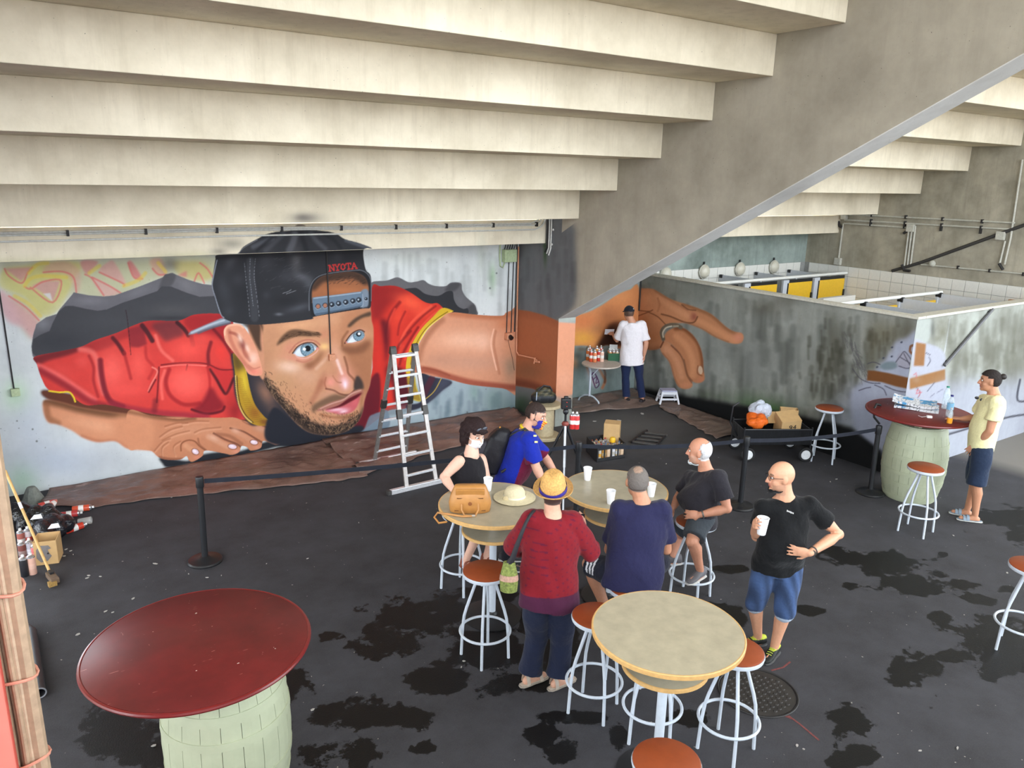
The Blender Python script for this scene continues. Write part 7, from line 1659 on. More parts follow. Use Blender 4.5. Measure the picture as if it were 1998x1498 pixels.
for s in (-1, 1): MB().tube([p.hp(0.05, s * 0.064, -0.03), p.hp(0.0, s * 0.084, -0.005)], 0.0022, 6).build('mask_loop', plain('white_elastic', (236, 236, 236), 0.7), p.o, True)
sgl = MB()
for s in (-1, 1): sgl.ellipsoid(p.hp(0.078, s * 0.032, 0.098), (0.010, 0.030, 0.018), p.F)
sgl.tube([p.hp(0.08, 0.06, 0.100), p.hp(0.0, 0.092, 0.06)], 0.003, 6).tube([p.hp(0.08, -0.06, 0.100), p.hp(0.0, -0.092, 0.06)], 0.003, 6).tube([p.hp(0.086, -0.02, 0.104), p.hp(0.086, 0.02, 0.104)], 0.003, 6)
sgl.build('sunglasses', plain('glossy_lens', (70, 74, 84), 0.1), p.o, True, label='sunglasses pushed up on the hair')
p.shirt((26, 24, 28), 0.016, 0.10, 0.010, -0.12, 0.03, 1.06, 0.012, name='sleeveless_top', build=1.0, cuff=0.0, arms=())
p.trousers((214, 204, 206), 0.80, 0.02, 0.02, name='white_shorts', build=1.0)
for S in 'RL': p.shoe(S, (124, 66, 46), (96, 54, 40), name='sandal', sandal=[(0.10, 0.050, 0.05), (0.04, 0.075, 0.047), (-0.03, 0.088, 0.042)])
WOMAN = p
# ---------------------------------------------------------------- man in blue and garnet shirt
p = Person('man in blue football shirt and striped mask leaning over between the tables', (3.98, 6.02), (214, 160, 136))
h, r = view(p.g)
pel = p.at(992, 935, 0.0)
p.pose(head=(1046, 810, 0.0), neck=(1027, 838, 0.0), shR=(1032, 858, -0.16), shL=(1030, 850, 0.18), elR=(1045, 908, -0.22), wrR=(1061, 944, -0.30), elL=(1062, 890, 0.26), wrL=(1085, 925, 0.18), pelvis=pel, hipR=pel - h * 0.09 - UPV * 0.03, hipL=pel + h * 0.09 - UPV * 0.03, knR=Vector((pel.x, pel.y, 0.48)) - h * 0.10 + r * 0.06, knL=Vector((pel.x, pel.y, 0.48)) + h * 0.10 + r * 0.06, anR=Vector((pel.x, pel.y, 0.088)) - h * 0.11, anL=Vector((pel.x, pel.y, 0.088)) + h * 0.11, ftR=r.copy(), ftL=r.copy())
p.check('blue')
p.headframe((r * 0.90 - h * 0.38 - UPV * 0.28))
p.body(1.08, hd={'R': ((r * 0.6 - UPV * 0.5 - h * .2), -UPV * .6 + h * .3, -1, 0.3), 'L': ((r * 0.8 - UPV * 0.3), -UPV, 1, 0.3)}, belly=0.03, colfn=lambda f, l, u, m, put, P: put(m & ((u > 0.062) | ((f < 0.02) & (u > -0.03))) & ~((np.abs(l) > 0.079)), (58, 44, 40), .9))
p.eyes()
p.shell('hair', lambda f, l, u: (u > 0.072 and f < 0.075) or (f < 0.005 and u > -0.035 and not (abs(l) > 0.07 and f > -0.03 and u < 0.03)), 0.004, M_hair, (54, 42, 38), 0.006, label='close-cropped dark brown hair')
def maskcol(q):
    C = np.tile(np.array((238, 196, 60.)), (len(q), 1)); s = np.sin((q[:, 2] * 0.9 + q[:, 1] * 0.5) * 330); C[s > 0.05] = (206, 50, 44); C[(q[:, 0] < 0.072) | ((q[:, 1] < -0.03) & (q[:, 0] < 0.09))] = (50, 46, 150); return C
p.shell('face_mask', lambda f, l, u: f > 0.01 and u < -0.008 and u > -0.115 and abs(l) < 0.068, 0.012, M_fab2, maskcol, 0.004, nu=110, nv=90, label='yellow and red striped mask with a blue triangle')
MB().obox(p.hp(0.075, -0.052, -0.05), (0.006, 0.012, 0.012), p.F).build('mask_star', plain('logo_white', (226, 226, 226), 0.6), p.o)
for s in (-1, 1): MB().tube([p.hp(0.05, s * 0.066, -0.03), p.hp(-0.006, s * 0.086, -0.005)], 0.0025, 6).build('mask_loop', plain('dark_elastic', (40, 40, 60), 0.7), p.o, True)
def fcshirt(P):
    q = P - np.array(p.J['pelvis']); C = np.tile(np.array((22, 40, 150.)), (len(P), 1)); fr = q @ np.array(p.fwd); up_ = q @ np.array(p.spine)
    C[(fr > 0.055) & (up_ < 0.34)] = (104, 22, 52)
    return C
p.shirt(fcshirt, 0.022, 0.88, 0.024, -0.14, 0.035, 1.04, 0.012, name='football_shirt', build=1.08, voxel=0.0095)
nb = p.J['neck'] + p.spine * 0.004
MB().torus(nb, 0.066, 0.014, 32, 8, p.spine + p.fwd * 0.3).build('collar', plain('yellow_collar', (226, 196, 40), 0.7), p.o, True)
for k, q in enumerate((p.at(1044, 850, -0.235), p.at(1046, 862, -0.24))): MB().obox(q, (0.03, 0.008, 0.018), frame(r)).build('sleeve_badge', plain('pale_yellow_badge', (232, 222, 150), 0.7), p.o, bevel=0.003)
p.trousers((36, 36, 44), 1.93, 0.016, 0.01, build=1.02)
for S in 'RL': p.shoe(S, (60, 60, 64), (200, 198, 194))
BLUE = p
# ================================================================== things on tables, in hands and on the floor
M_foam = plain('white_foam', (240, 240, 242), 0.5, var=0.02)
def cup(base, label, ax=(0, 0, 1), s=1.0):
    o = empty('foam_cup', base, label, 'cup', 'white foam cups'); b = Vector(base)
    MB().lathe([(0.0, 0.0), (0.027 * s, 0.0), (0.029 * s, 0.004), (0.041 * s, 0.122 * s), (0.0395 * s, 0.122 * s), (0.030 * s, 0.02), (0.0, 0.02)], b, 28, ax).build('cup_wall', M_foam, o, True)
    t = Vector(ax).normalized(); MB().torus(b + t * 0.122 * s, 0.041 * s, 0.0025, 28, 6, ax).build('rolled_rim', M_foam, o, True)
    return o
ZT = 1.101
for (x, y, lb) in ((952, 957, 'white foam cup beside the tan handbag'), (1146, 936, 'white foam cup at the back of the middle table'), (1191, 982, 'white foam cup at the front of the middle table'), (1270, 968, 'white foam cup half hidden by the navy man\'s head')):
    q = on_z(x, y, ZT); cup((q.x, q.y, ZT), lb)
w_ = BALD.J['wrR']; h, r = view(BALD.g)
cc = w_ + (UPV * 0.45 - h * 0.85).normalized() * 0.085 + r * 0.052 - UPV * 0.075
cup(cc, 'white foam cup in the bald man\'s hand', (0.03, 0, 1), 1.12)
# ---- tan handbag
h, r = view((3.2, 5.4)); q = on_z(917, 1000, ZT); B0 = Vector((q.x, q.y, ZT)) + h * 0.04
M_tan = plain('tan_leather', (184, 128, 66), 0.45, var=0.12, nscale=12, bstr=0.15); M_tand = plain('dark_tan_leather', (120, 76, 38), 0.5)
hb_ = empty('handbag', B0, 'tan leather handbag on the left table with its strap hanging over the edge', 'handbag')
mb = MB(); rings = []
for z_, a_, b_ in ((0.0, 0.130, 0.065), (0.01, 0.150, 0.080), (0.07, 0.158, 0.086), (0.13, 0.145, 0.072), (0.19, 0.120, 0.046), (0.205, 0.112, 0.034)):
    rings.append([B0 + r * (a_ * 1.14 * math.copysign(abs(math.cos(t)) ** 0.6, math.cos(t))) + h * (b_ * math.copysign(abs(math.sin(t)) ** 0.7, math.sin(t))) + UPV * z_ * 1.15 for t in np.linspace(0, 2 * math.pi, 33)[:-1]])
mb.ring_loft(rings).build('body', M_tan, hb_, True, angle=70)
MB().obox(B0 - h * 0.058 + UPV * 0.195, (0.245, 0.022, 0.055), frame(r, UPV + h * -0.3)).build('flap', M_tan, hb_, bevel=0.008)
MB().obox(B0 - h * 0.072 + UPV * 0.035, (0.26, 0.012, 0.008), frame(r)).build('zip', M_tand, hb_); MB().obox(B0 - h * 0.066 + UPV * 0.142, (0.22, 0.012, 0.008), frame(r)).build('zip', M_tand, hb_)
MB().lathe([(0.0, 0), (0.016, 0), (0.016, 0.005), (0.0, 0.006)], B0 - h * 0.085 + UPV * 0.10, 18, -h).build('emblem', plain('brown_emblem', (134, 80, 40), 0.5), hb_, True)
for s in (-1, 1):
    MB().tube([B0 + r * 0.07 * s - h * 0.085 + UPV * 0.10, B0 + r * 0.07 * s - h * 0.10 + UPV * 0.05, B0 + r * 0.045 * s - h * 0.12 + UPV * 0.012, B0 + r * 0.01 - h * 0.13 + UPV * 0.012], 0.008, 8).build('handle', M_tan, hb_, True)
MB().tube([B0 + r * 0.05 - h * 0.13 + UPV * 0.012, B0 - r * 0.06 - h * 0.14 + UPV * 0.012, B0 - r * 0.17 - h * 0.10 + UPV * 0.013, B0 - r * 0.27 - h * 0.05 + UPV * 0.006, B0 - r * 0.30 - h * 0.04 - UPV * 0.04, B0 - r * 0.26 - h * 0.08 - UPV * 0.075, B0 - r * 0.19 - h * 0.10 - UPV * 0.055], 0.009, 8).build('strap', M_tan, hb_, True)
MB().obox(B0 + r * 0.03 - h * 0.132 + UPV * 0.016, (0.03, 0.02, 0.014), frame(r)).build('buckle', plain('steel_buckle', (196, 190, 180), 0.3, 0.7), hb_, bevel=0.003)
# ---- cream sun hat
q = on_z(1004, 972, ZT); S0 = Vector((q.x, q.y, ZT + 0.004)); M_cream = plain('cream_straw', (222, 210, 174), 0.75, var=0.1, nscale=60, bstr=0.4, bscale=130)
sh_ = empty('sun_hat', S0, 'cream wide-brimmed sun hat lying on the left table', 'hat')
MB().lathe([(0.095, 0.010), (0.15, 0.006), (0.185, 0.004), (0.187, 0.007), (0.15, 0.012), (0.095, 0.018)], S0, 48, cap=False).build('brim', M_cream, sh_, True, angle=80)
MB().lathe([(0.098, 0.008), (0.096, 0.03), (0.090, 0.06), (0.076, 0.088), (0.05, 0.106), (0.02, 0.112), (0.0, 0.113)], S0, 40, cap=False).build('crown', M_cream, sh_, True, angle=80)
MB().lathe([(0.100, 0.012), (0.099, 0.034)], S0, 40, cap=False).build('hat_band', plain('pale_band', (232, 226, 206), 0.7), sh_, True)
fl = MB()
for k in range(6):
    a = k * 1.047; fl.ellipsoid(S0 - r * 0.085 - h * 0.075 + (r * math.cos(a) + UPV * math.sin(a)) * 0.014 + UPV * 0.026, (0.014, 0.014, 0.010), None, 10, 6)
fl.ellipsoid(S0 - r * 0.085 - h * 0.08 + UPV * 0.026, (0.010, 0.010, 0.010)); remeshed('fabric_flower', fl, 0.004, 2, M_fab2, sh_, (206, 190, 150))
# ---- things on the far barrel table
h, r = view((9.44, 4.88)); ZB = 1.122
def paper_mat():
    m, nt, b = _new('newsprint'); v = coords(nt, (3, 9, 3)); f = noise_tex(nt, v, 7, 4, 0.7); g = noise_tex(nt, coords(nt), 9, 2)
    col = mix_rgb(nt, ramp(nt, f, 0.52, 0.6), lin((212, 214, 218)), lin((96, 100, 108))); col = mix_rgb(nt, ramp(nt, g, 0.55, 0.6), col, lin((70, 140, 186)))
    nt.links.new(col, b.inputs['Base Color']); b.inputs['Roughness'].default_value = 0.7; return m
M_news = paper_mat(); q = on_z(1786, 797, ZB); N0 = Vector((q.x, q.y, ZB)) + h * 0.06
for k, (dz, dx, w, lb) in enumerate(((0.0, 0.01, 0.50, 'folded newspaper at the bottom of the pile on the far barrel table'), (0.034, -0.02, 0.50, 'curled newspaper on top of the pile on the far barrel table'))):
    mb = MB(); rings = []
    for i in range(13):
        t = i / 12; x = (t - 0.5) * w; z0 = ZB + 0.002 + dz + (0.045 * max(0, 1 - t * 2.6) ** 1.5 + 0.03 * math.sin(t * 4.5) ** 2 * 0.6 if k else 0.004 * math.sin(t * 6)); th = 0.030
        rings.append([N0 + r * (x + dx) + h * (0.17 + 0.01 * math.sin(t * 9)) + UPV * (z0 - ZB), N0 + r * (x + dx) - h * 0.17 + UPV * (z0 - ZB), N0 + r * (x + dx) - h * 0.17 + UPV * (z0 + th - ZB), N0 + r * (x + dx) + h * 0.17 + UPV * (z0 + th - ZB)])
    o = mb.ring_loft(rings).build('newspaper', M_news, None, False); base_thing(o, N0 + UPV * dz); tag(o, lb, 'newspaper', 'newspapers')
M_pet = glassy('clear_plastic', (206, 224, 232), 0.32)
def bottle(base, label, capc, fill=None, lab=None, s=1.0):
    o = empty('plastic_bottle', base, label, 'bottle'); b = Vector(base)
    MB().lathe([(0.0, 0.002), (0.030 * s, 0.002), (0.033 * s, 0.01), (0.033 * s, 0.06), (0.030 * s, 0.075), (0.033 * s, 0.09), (0.033 * s, 0.15 * s), (0.028 * s, 0.18 * s), (0.014 * s, 0.21 * s), (0.013 * s, 0.225 * s)], b, 20).build('bottle_wall', M_pet, o, True)
    MB().lathe([(0.0, 0), (0.015 * s, 0), (0.015 * s, 0.018), (0.0, 0.02)], b + UPV * 0.22 * s, 16).build('bottle_cap', plain('cap_%d_%d_%d' % capc, capc, 0.4), o, True)
    if lab: MB().lathe([(0.0338 * s, 0.09), (0.0338 * s, 0.15 * s)], b, 20, cap=False).build('bottle_label', plain('lab_%d_%d_%d' % lab, lab, 0.5), o, True)
    if fill: MB().lathe([(0.0, 0.006), (0.030, 0.006), (0.031, 0.07), (0.0, 0.07)], b, 18).build('juice', plain('orange_juice', fill, 0.3), o, True)
q = on_z(1851, 812, ZB); bottle((q.x, q.y, ZB), 'clear water bottle with dark blue cap and blue label on the far barrel table', (40, 40, 120), None, (130, 186, 222), 1.15)
q = on_z(1843, 797, ZB); bottle((q.x, q.y, ZB), 'taller clear bottle with green cap behind the water bottle', (70, 150, 130), None, None, 1.25)
q = on_z(1852, 826, ZB); bottle((q.x, q.y, ZB), 'small bottle half full of orange juice on the far barrel table', (210, 210, 206), (232, 156, 40), None, 0.8)
q = on_z(1813, 815, ZB); o = empty('phone_charger', (q.x, q.y, ZB), 'white phone charger with cable on the far barrel table', 'charger')
MB().obox(Vector((q.x, q.y, ZB + 0.014)), (0.06, 0.04, 0.026), frame(r + h * 0.3)).build('plug_body', M_foam, o, bevel=0.005)
MB().tube([Vector((q.x, q.y, ZB + 0.012)) - r * 0.03, Vector((q.x, q.y, ZB + 0.004)) - r * 0.08 - h * 0.03, Vector((q.x, q.y, ZB + 0.004)) - r * 0.12 + h * 0.02], 0.0025, 6).build('cable', M_foam, o, True)
# ---- backpack on the leaning man
p = BLUE; h, r = view(p.g); bk = -p.fwd; M_bp = plain('black_nylon', (30, 30, 34), 0.6, var=0.2, nscale=20, bstr=0.3); M_bp2 = plain('charcoal_nylon', (48, 44, 52), 0.65, var=0.15, nscale=20, bstr=0.3)
B1 = p.J['neck'].lerp(p.J['pelvis'], 0.50) + bk * 0.22
bpk = empty('backpack', B1 - UPV * 0.2, 'black backpack worn by the man in blue', 'backpack')
mb = MB(); sp, sd = p.spine, p.side
def rbox(c0, prof, n=28):
    return [[c0 + sp * u_ + bk * o_ + sd * (a_ * math.copysign(abs(math.cos(t)) ** .55, math.cos(t))) + bk * (b_ * math.copysign(abs(math.sin(t)) ** .6, math.sin(t))) for t in np.linspace(0, 2 * math.pi, n + 1)[:-1]] for u_, o_, a_, b_ in prof]
mb.ring_loft(rbox(B1, [(-0.27, 0.0, 0.12, 0.07), (-0.25, 0.0, 0.155, 0.10), (-0.05, 0.01, 0.16, 0.115), (0.10, 0.005, 0.15, 0.10), (0.19, -0.01, 0.12, 0.07), (0.22, -0.02, 0.07, 0.04)]))
remeshed('main_bag', mb, 0.011, 3, attr_mat('nylon', 0.5, 0.4, 16, 0.02), bpk, (32, 31, 36), wrinkle=0.004)
MB().ring_loft(rbox(B1 + bk * 0.115, [(-0.24, 0.0, 0.10, 0.03), (-0.22, 0.0, 0.13, 0.05), (-0.08, 0.005, 0.13, 0.055), (0.02, 0.0, 0.12, 0.035), (0.05, -0.01, 0.09, 0.02)])).build('front_pocket', M_bp2, bpk, True, angle=60)
MB().tube([B1 + bk * 0.155 + sp * 0.06 - sd * 0.09, B1 + bk * 0.175 + sp * 0.04, B1 + bk * 0.155 + sp * 0.06 + sd * 0.09], 0.004, 6).build('zip', plain('pale_zip', (176, 176, 180), 0.4, 0.4), bpk, True)
MB().obox(B1 + sp * 0.20 + bk * 0.03 - sd * 0.03, (0.014, 0.05, 0.04), Matrix((bk, sd, sp)).transposed()).build('patch', plain('orange_patch', (196, 136, 50), 0.6), bpk, bevel=0.003)
for s in (-1, 1):
    sh_p = p.J['shL'] if s > 0 else p.J['shR']; n_ = p.J['neck']; t_ = sh_p.lerp(n_, 0.45) + UPV * 0.055
    MB().tube([B1 + sp * 0.16 + sd * 0.06 * s - bk * 0.08, t_ + bk * 0.03, t_ + p.fwd * 0.10 - sp * 0.05, t_ + p.fwd * 0.13 - sp * 0.2, B1 - sp * 0.2 + sd * 0.17 * s - bk * 0.12], 0.014, 8).build('shoulder_strap', M_bp, bpk, True)
# ---- shoulder bag and phone of the woman in red
p = REDW; h, r = view(p.g); s0 = p.J['shL'].lerp(p.J['neck'], 0.3) + UPV * 0.085; bc = p.at(993, 1130, -0.17)
sb = empty('shoulder_bag', bc - UPV * 0.11, 'small green woven bag hanging from the red-bloused woman\'s shoulder', 'bag')
mb = MB(); rings = []
for z_, a_, b_ in ((-0.10, 0.045, 0.03), (-0.09, 0.062, 0.042), (-0.02, 0.068, 0.046), (0.06, 0.060, 0.036), (0.14, 0.042, 0.022)):
    rings.append([bc + r * (a_ * math.cos(t)) + h * (b_ * math.sin(t)) + UPV * z_ for t in np.linspace(0, 2 * math.pi, 25)[:-1]])
mb.ring_loft(rings).build('pouch', plain('green_weave', (116, 126, 62), 0.8, var=0.5, nscale=55, bstr=0.5, bscale=70), sb, True)
MB().ring_loft([[bc + r * (a_ * math.cos(t)) + h * (b_ * math.sin(t)) + UPV * z_ for t in np.linspace(0, 2 * math.pi, 25)[:-1]] for z_, a_, b_ in ((0.0, 0.0705, 0.048), (0.045, 0.066, 0.043))], False).build('pink_band', plain('pinkish_band', (176, 138, 120), 0.6, var=0.3, nscale=60), sb, True)
MB().tube([bc + UPV * 0.13, p.at(1000, 1090, -0.175), p.at(1008, 1066, -0.172), p.at(1017, 1042, -0.165), p.at(1026, 1020, -0.135), p.at(1034, 1005, -0.09), p.at(1041, 997, -0.03), p.at(1046, 998, 0.04)], [0.024, 0.022, 0.018, 0.015, 0.013, 0.012, 0.012, 0.012], 10).build('strap', plain('black_strap', (30, 28, 34), 0.7), sb, True)
pc = p.J['wrR'] + (UPV * 0.8 + h * 0.3).normalized() * 0.085 - r * 0.035
o = empty('phone', pc - UPV * 0.06, 'dark phone held by the woman in red', 'phone')
MB().obox(pc, (0.006, 0.068, 0.135), frame(h * 0.9 - r * 0.3, UPV + h * 0.3)).build('case', plain('black_glass', (18, 18, 22), 0.15), o, bevel=0.003)
MB().obox(pc + (h * 0.9 - r * 0.3).normalized() * -0.0035, (0.001, 0.06, 0.12), frame(h * 0.9 - r * 0.3, UPV + h * 0.3)).build('screen', plain('dark_screen', (30, 32, 38), 0.1), o)
# ---- painter's table, cans, crate, paper
h, r = view((8.47, 10.2)); T0 = Vector((8.62, 10.02, 0))
pt = empty('folding_table', T0, 'small round table full of spray cans beside the painter', 'table')
MB().lathe([(0.0, 0.725), (0.335, 0.725), (0.34, 0.735), (0.335, 0.75), (0.0, 0.75)], T0, 44).build('tabletop', plain('pale_tabletop', (190, 176, 164), 0.4), pt, True)
lc = Vector((8.47, 10.12, 0)); MB().tube([T0 + Vector((-0.18, 0.12, 0.73)), lc + Vector((0, 0, 0.6)), lc + Vector((0, 0, 0.16))], 0.02, 10).build('leg', M_leg, pt, True)
MB().tube([T0 + Vector((0.02, 0.0, 0.72)), lc + Vector((0.04, -0.03, 0.55))], 0.01, 8).build('brace', M_leg, pt, True)
for s in (-1, 1): MB().tube([lc + UPV * 0.18, lc + r * 0.08 * s + UPV * 0.16 - h * 0.06 * s, lc + r * 0.16 * s + UPV * 0.10 - h * 0.13 * s, lc + r * 0.19 * s + UPV * 0.016 - h * 0.17 * s], 0.016, 8).build('curved_foot', M_leg, pt, True)
cols = [(226, 120, 50), (214, 84, 48), (222, 130, 84), (206, 60, 44), (232, 190, 170), (200, 96, 60), (226, 150, 60), (190, 70, 50)]
k = 0
for (x, y) in ((1147, 702), (1153, 705), (1160, 706), (1168, 704), (1174, 705), (1150, 697), (1164, 698), (1172, 697)):
    q = on_z(x, y, 0.751); spray_can((q.x, q.y, 0.751), cols[k], ('bright orange', 'red-orange', 'peach', 'red', 'pale pink', 'rust', 'amber', 'brick red')[k] + ' spray can standing on the painter\'s round table', 'spray cans on the painter\'s table', s=1.12); k += 1
cr = on_z(1196, 702, 0.751); C0 = Vector((cr.x, cr.y, 0.751)) + h * 0.02
gc = empty('green_crate', C0, 'green plastic crate of caps on the painter\'s table', 'crate'); M_grn = plain('dark_green_plastic', (20, 84, 52), 0.5)
R_ = frame(r + h * 0.15)
for (dx, dy, sx, sy) in ((0, -0.085, 0.20, 0.006), (0, 0.085, 0.20, 0.006), (-0.10, 0, 0.006, 0.17), (0.10, 0, 0.006, 0.17)): MB().obox(C0 + R_ @ Vector((dx, dy, 0.065)), (sx, sy, 0.13), R_).build('side_panel', M_grn, gc)
MB().obox(C0 + R_ @ Vector((0, 0, 0.004)), (0.20, 0.17, 0.006), R_).build('bottom', M_grn, gc)
for i in range(6):
    spray_can(C0 + R_ @ Vector((-0.065 + 0.065 * (i % 3), -0.04 + 0.08 * (i // 3), 0.008)), [(206, 150, 100), (150, 110, 80), (222, 200, 170)][i % 3], ('tan', 'brown', 'cream')[i % 3] + ' spray can in the ' + ('front', 'back')[i // 3] + ' row of the green crate', 'spray cans in the green crate', s=0.95)
pp = PAINTER.J['wrL'] + (h * 0.6 - r * 0.6).normalized() * 0.09 + UPV * 0.03
o = tag(base_thing(MB().obox(pp, (0.17, 0.004, 0.11), frame(r + h * 0.25, UPV - h * 0.4)).build('reference_sheet', plain('white_paper', (226, 228, 236), 0.6, var=0.05, nscale=9), None, bevel=0.001), pp - UPV * 0.055), 'white reference sheet held up by the painter', 'paper')
o = tag(base_thing(MB().obox(C0 + UPV * 0.20 + h * 0.05, (0.14, 0.004, 0.12), frame(r, UPV + h * 0.2)).build('sketch_card', plain('grey_card', (190, 192, 190), 0.7, var=0.2, nscale=12), None), C0 + UPV * 0.14), 'grey sketch card propped in the green crate', 'card')
# ---- step stool
SP = Vector((9.72, 9.46, 0)); h, r = view(SP); R_ = frame(r * 0.9 + h * 0.25)
ss = empty('step_stool', SP + UPV * 0.03, 'white plastic step stool with bluish top near the painted fingers', 'step stool'); M_wp = plain('white_plastic', (222, 224, 230), 0.45, var=0.03)
MB().obox(SP + UPV * 0.262, (0.27, 0.2, 0.022), R_).build('step', plain('lilac_top', (176, 180, 206), 0.5), ss, bevel=0.006)
for sx in (-1, 1):
    for sy in (-1, 1):
        a_ = SP + R_ @ Vector((0.12 * sx, 0.085 * sy, 0.25)); b_ = SP + R_ @ Vector((0.17 * sx, 0.13 * sy, 0.03)); d = b_ - a_
        MB().obox((a_ + b_) / 2, (d.length, 0.05, 0.03), frame(d, R_ @ Vector((1, 0, 0)))).build('leg', M_wp, ss, bevel=0.006)
for sy in (-1, 1):
    for z_, s_ in ((0.225, 0.25), (0.12, 0.28)): MB().obox(SP + R_ @ Vector((0, 0.10 * sy + (0.02 * sy if z_ < 0.2 else 0), z_)), (s_, 0.012, 0.05 if z_ > .2 else 0.035), R_).build('apron', M_wp, ss, bevel=0.004)
for sx in (-1, 1):
    for z_, s_ in ((0.225, 0.18), (0.12, 0.2)): MB().obox(SP + R_ @ Vector((0.135 * sx + (0.02 * sx if z_ < 0.2 else 0), 0, z_)), (0.012, s_, 0.05 if z_ > .2 else 0.035), R_).build('apron', M_wp, ss, bevel=0.004)
# ---- spool pedestal with camera bag
SP = Vector((6.76, 9.1, 0)); M_spool = plain('beige_spool', (176, 160, 128), 0.7, var=0.12)
o = empty('spool_table', SP, 'beige cable-spool table carrying the camera bag', 'table')
MB().lathe([(0.0, 0), (0.24, 0), (0.245, 0.01), (0.245, 0.04), (0.235, 0.05), (0.0, 0.05)], SP, 40).build('base', M_spool, o, True)
MB().lathe([(0.14, 0.05), (0.14, 0.49)], SP, 32).build('column', M_spool, o, True)
MB().lathe([(0.0, 0.49), (0.235, 0.49), (0.245, 0.5), (0.245, 0.53), (0.235, 0.54), (0.0, 0.54)], SP, 40).build('tabletop', M_spool, o, True)
h, r = view(SP); BC = SP + UPV * 0.541 - r * 0.03
o = empty('camera_bag', BC, 'dark camouflage camera bag on the spool table', 'bag')
mb = MB(); R_ = frame(r + h * 0.25)
for (x, y, z, a, b_, c) in ((0, 0, 0.10, 0.19, 0.11, 0.10), (-0.1, 0, 0.09, 0.10, 0.11, 0.09), (0.1, 0, 0.09, 0.10, 0.11, 0.09), (0, 0, 0.20, 0.13, 0.08, 0.06)): mb.ellipsoid(BC + R_ @ Vector((x, y, z)), (a, b_, c), R_, 18, 12)
def camo(P):
    C = np.tile(np.array((34, 36, 40.)), (len(P), 1)); t = P[:, 2] > BC.z + 0.13; n_ = np.sin(P[:, 0] * 47) * np.sin(P[:, 1] * 39 + P[:, 2] * 60); C[t] = (66, 64, 48); C[t & (n_ > 0.25)] = (44, 44, 36); C[t & (n_ < -0.4)] = (92, 84, 62); return C
remeshed('bag_body', mb, 0.012, 2, attr_mat('nylon', 0.5, 0.4, 16, 0.02), o, camo)
MB().tube([BC + R_ @ Vector((-0.10, -0.06, 0.22)), BC + R_ @ Vector((-0.02, -0.06, 0.29)), BC + R_ @ Vector((0.08, -0.05, 0.27)), BC + R_ @ Vector((0.12, -0.04, 0.2))], 0.012, 8).build('handle', M_bp, o, True)
MB().tube([BC + R_ @ Vector((-0.13, -0.10, 0.20)), BC + R_ @ Vector((-0.14, -0.125, 0.08))], 0.008, 8).build('buckle_strap', plain('grey_webbing', (150, 160, 176), 0.6), o, True)
# ---- tripod and camera
TP = Vector((5.62, 7.05, 0)); h, r = view(TP); apex = Vector((*on_y(1103, 828, 7.05).xy, 0)); ap = on_y(1103, 826, 7.05); TP = Vector((ap.x, ap.y, 0))
o = empty('tripod', TP, 'black tripod standing behind the round tables', 'tripod')
for d_, m_ in ((-r * 0.42 + h * 0.1, M_bpost), (-h * 0.40 + r * 0.02, plain('silver_leg', (176, 178, 182), 0.3, 0.6)), (r * 0.36 + h * 0.2, M_bpost)):
    f_ = TP + d_ + UPV * 0.012; mid = ap.lerp(f_, 0.5)
    MB().tube([ap, mid], 0.017, 8).build('leg_tube', M_bpost if m_ is M_bpost else m_, o, True); MB().tube([mid, f_], 0.012, 8).build('leg_tube', m_, o, True); MB().ellipsoid(f_, (0.018, 0.018, 0.012)).build('rubber_foot', M_bpost, o, True)
MB().cyl(ap - UPV * 0.30, ap + UPV * 0.12, 0.014).build('centre_column', M_bpost, o, True); MB().lathe([(0.0, -0.02), (0.04, -0.02), (0.045, 0.0), (0.03, 0.025), (0.0, 0.03)], ap, 20).build('collar', plain('rust_red_collar', (130, 60, 50), 0.5), o, True)
MB().ellipsoid(ap + UPV * 0.15, (0.035, 0.035, 0.04)).build('ball_head', M_bpost, o, True)
cb = ap + UPV * 0.25; cm = empty('photo_camera', cb - UPV * 0.06, 'black camera on the tripod', 'camera')
MB().obox(cb, (0.12, 0.07, 0.13), frame(r * 0.9 + h * 0.2)).build('body', plain('black_camera', (22, 22, 24), 0.5, bstr=0.2), cm, bevel=0.012)
MB().cyl(cb + h * 0.03, cb + h * 0.13, 0.036).build('lens', plain('lens_black', (16, 16, 18), 0.3), cm, True)
MB().obox(cb + UPV * 0.075, (0.05, 0.05, 0.03), frame(r * 0.9 + h * 0.2)).build('viewfinder', M_bpost, cm, bevel=0.008)
for s in (0, 1): MB().ellipsoid(cb - h * 0.036 - UPV * 0.025 + UPV * 0.05 * s + r * 0.01, (0.008, 0.008, 0.006)).build('red_light', plain('red_dot', (190, 50, 40), 0.4), cm, True)
for k, dx in enumerate((0.085, 0.135)):
    c_ = ap + r * dx - UPV * 0.07 + h * 0.03
    spray_can(c_, (200, 52, 52), ('left', 'right')[k] + ' red and white spray can hung on the tripod', 'cans hung on the tripod', s=1.1)
    MB().tube([c_ + UPV * 0.2, ap + r * 0.06 + UPV * 0.20, ap + UPV * 0.19], 0.003, 6).build('hanging_cord', M_condd, o, True)
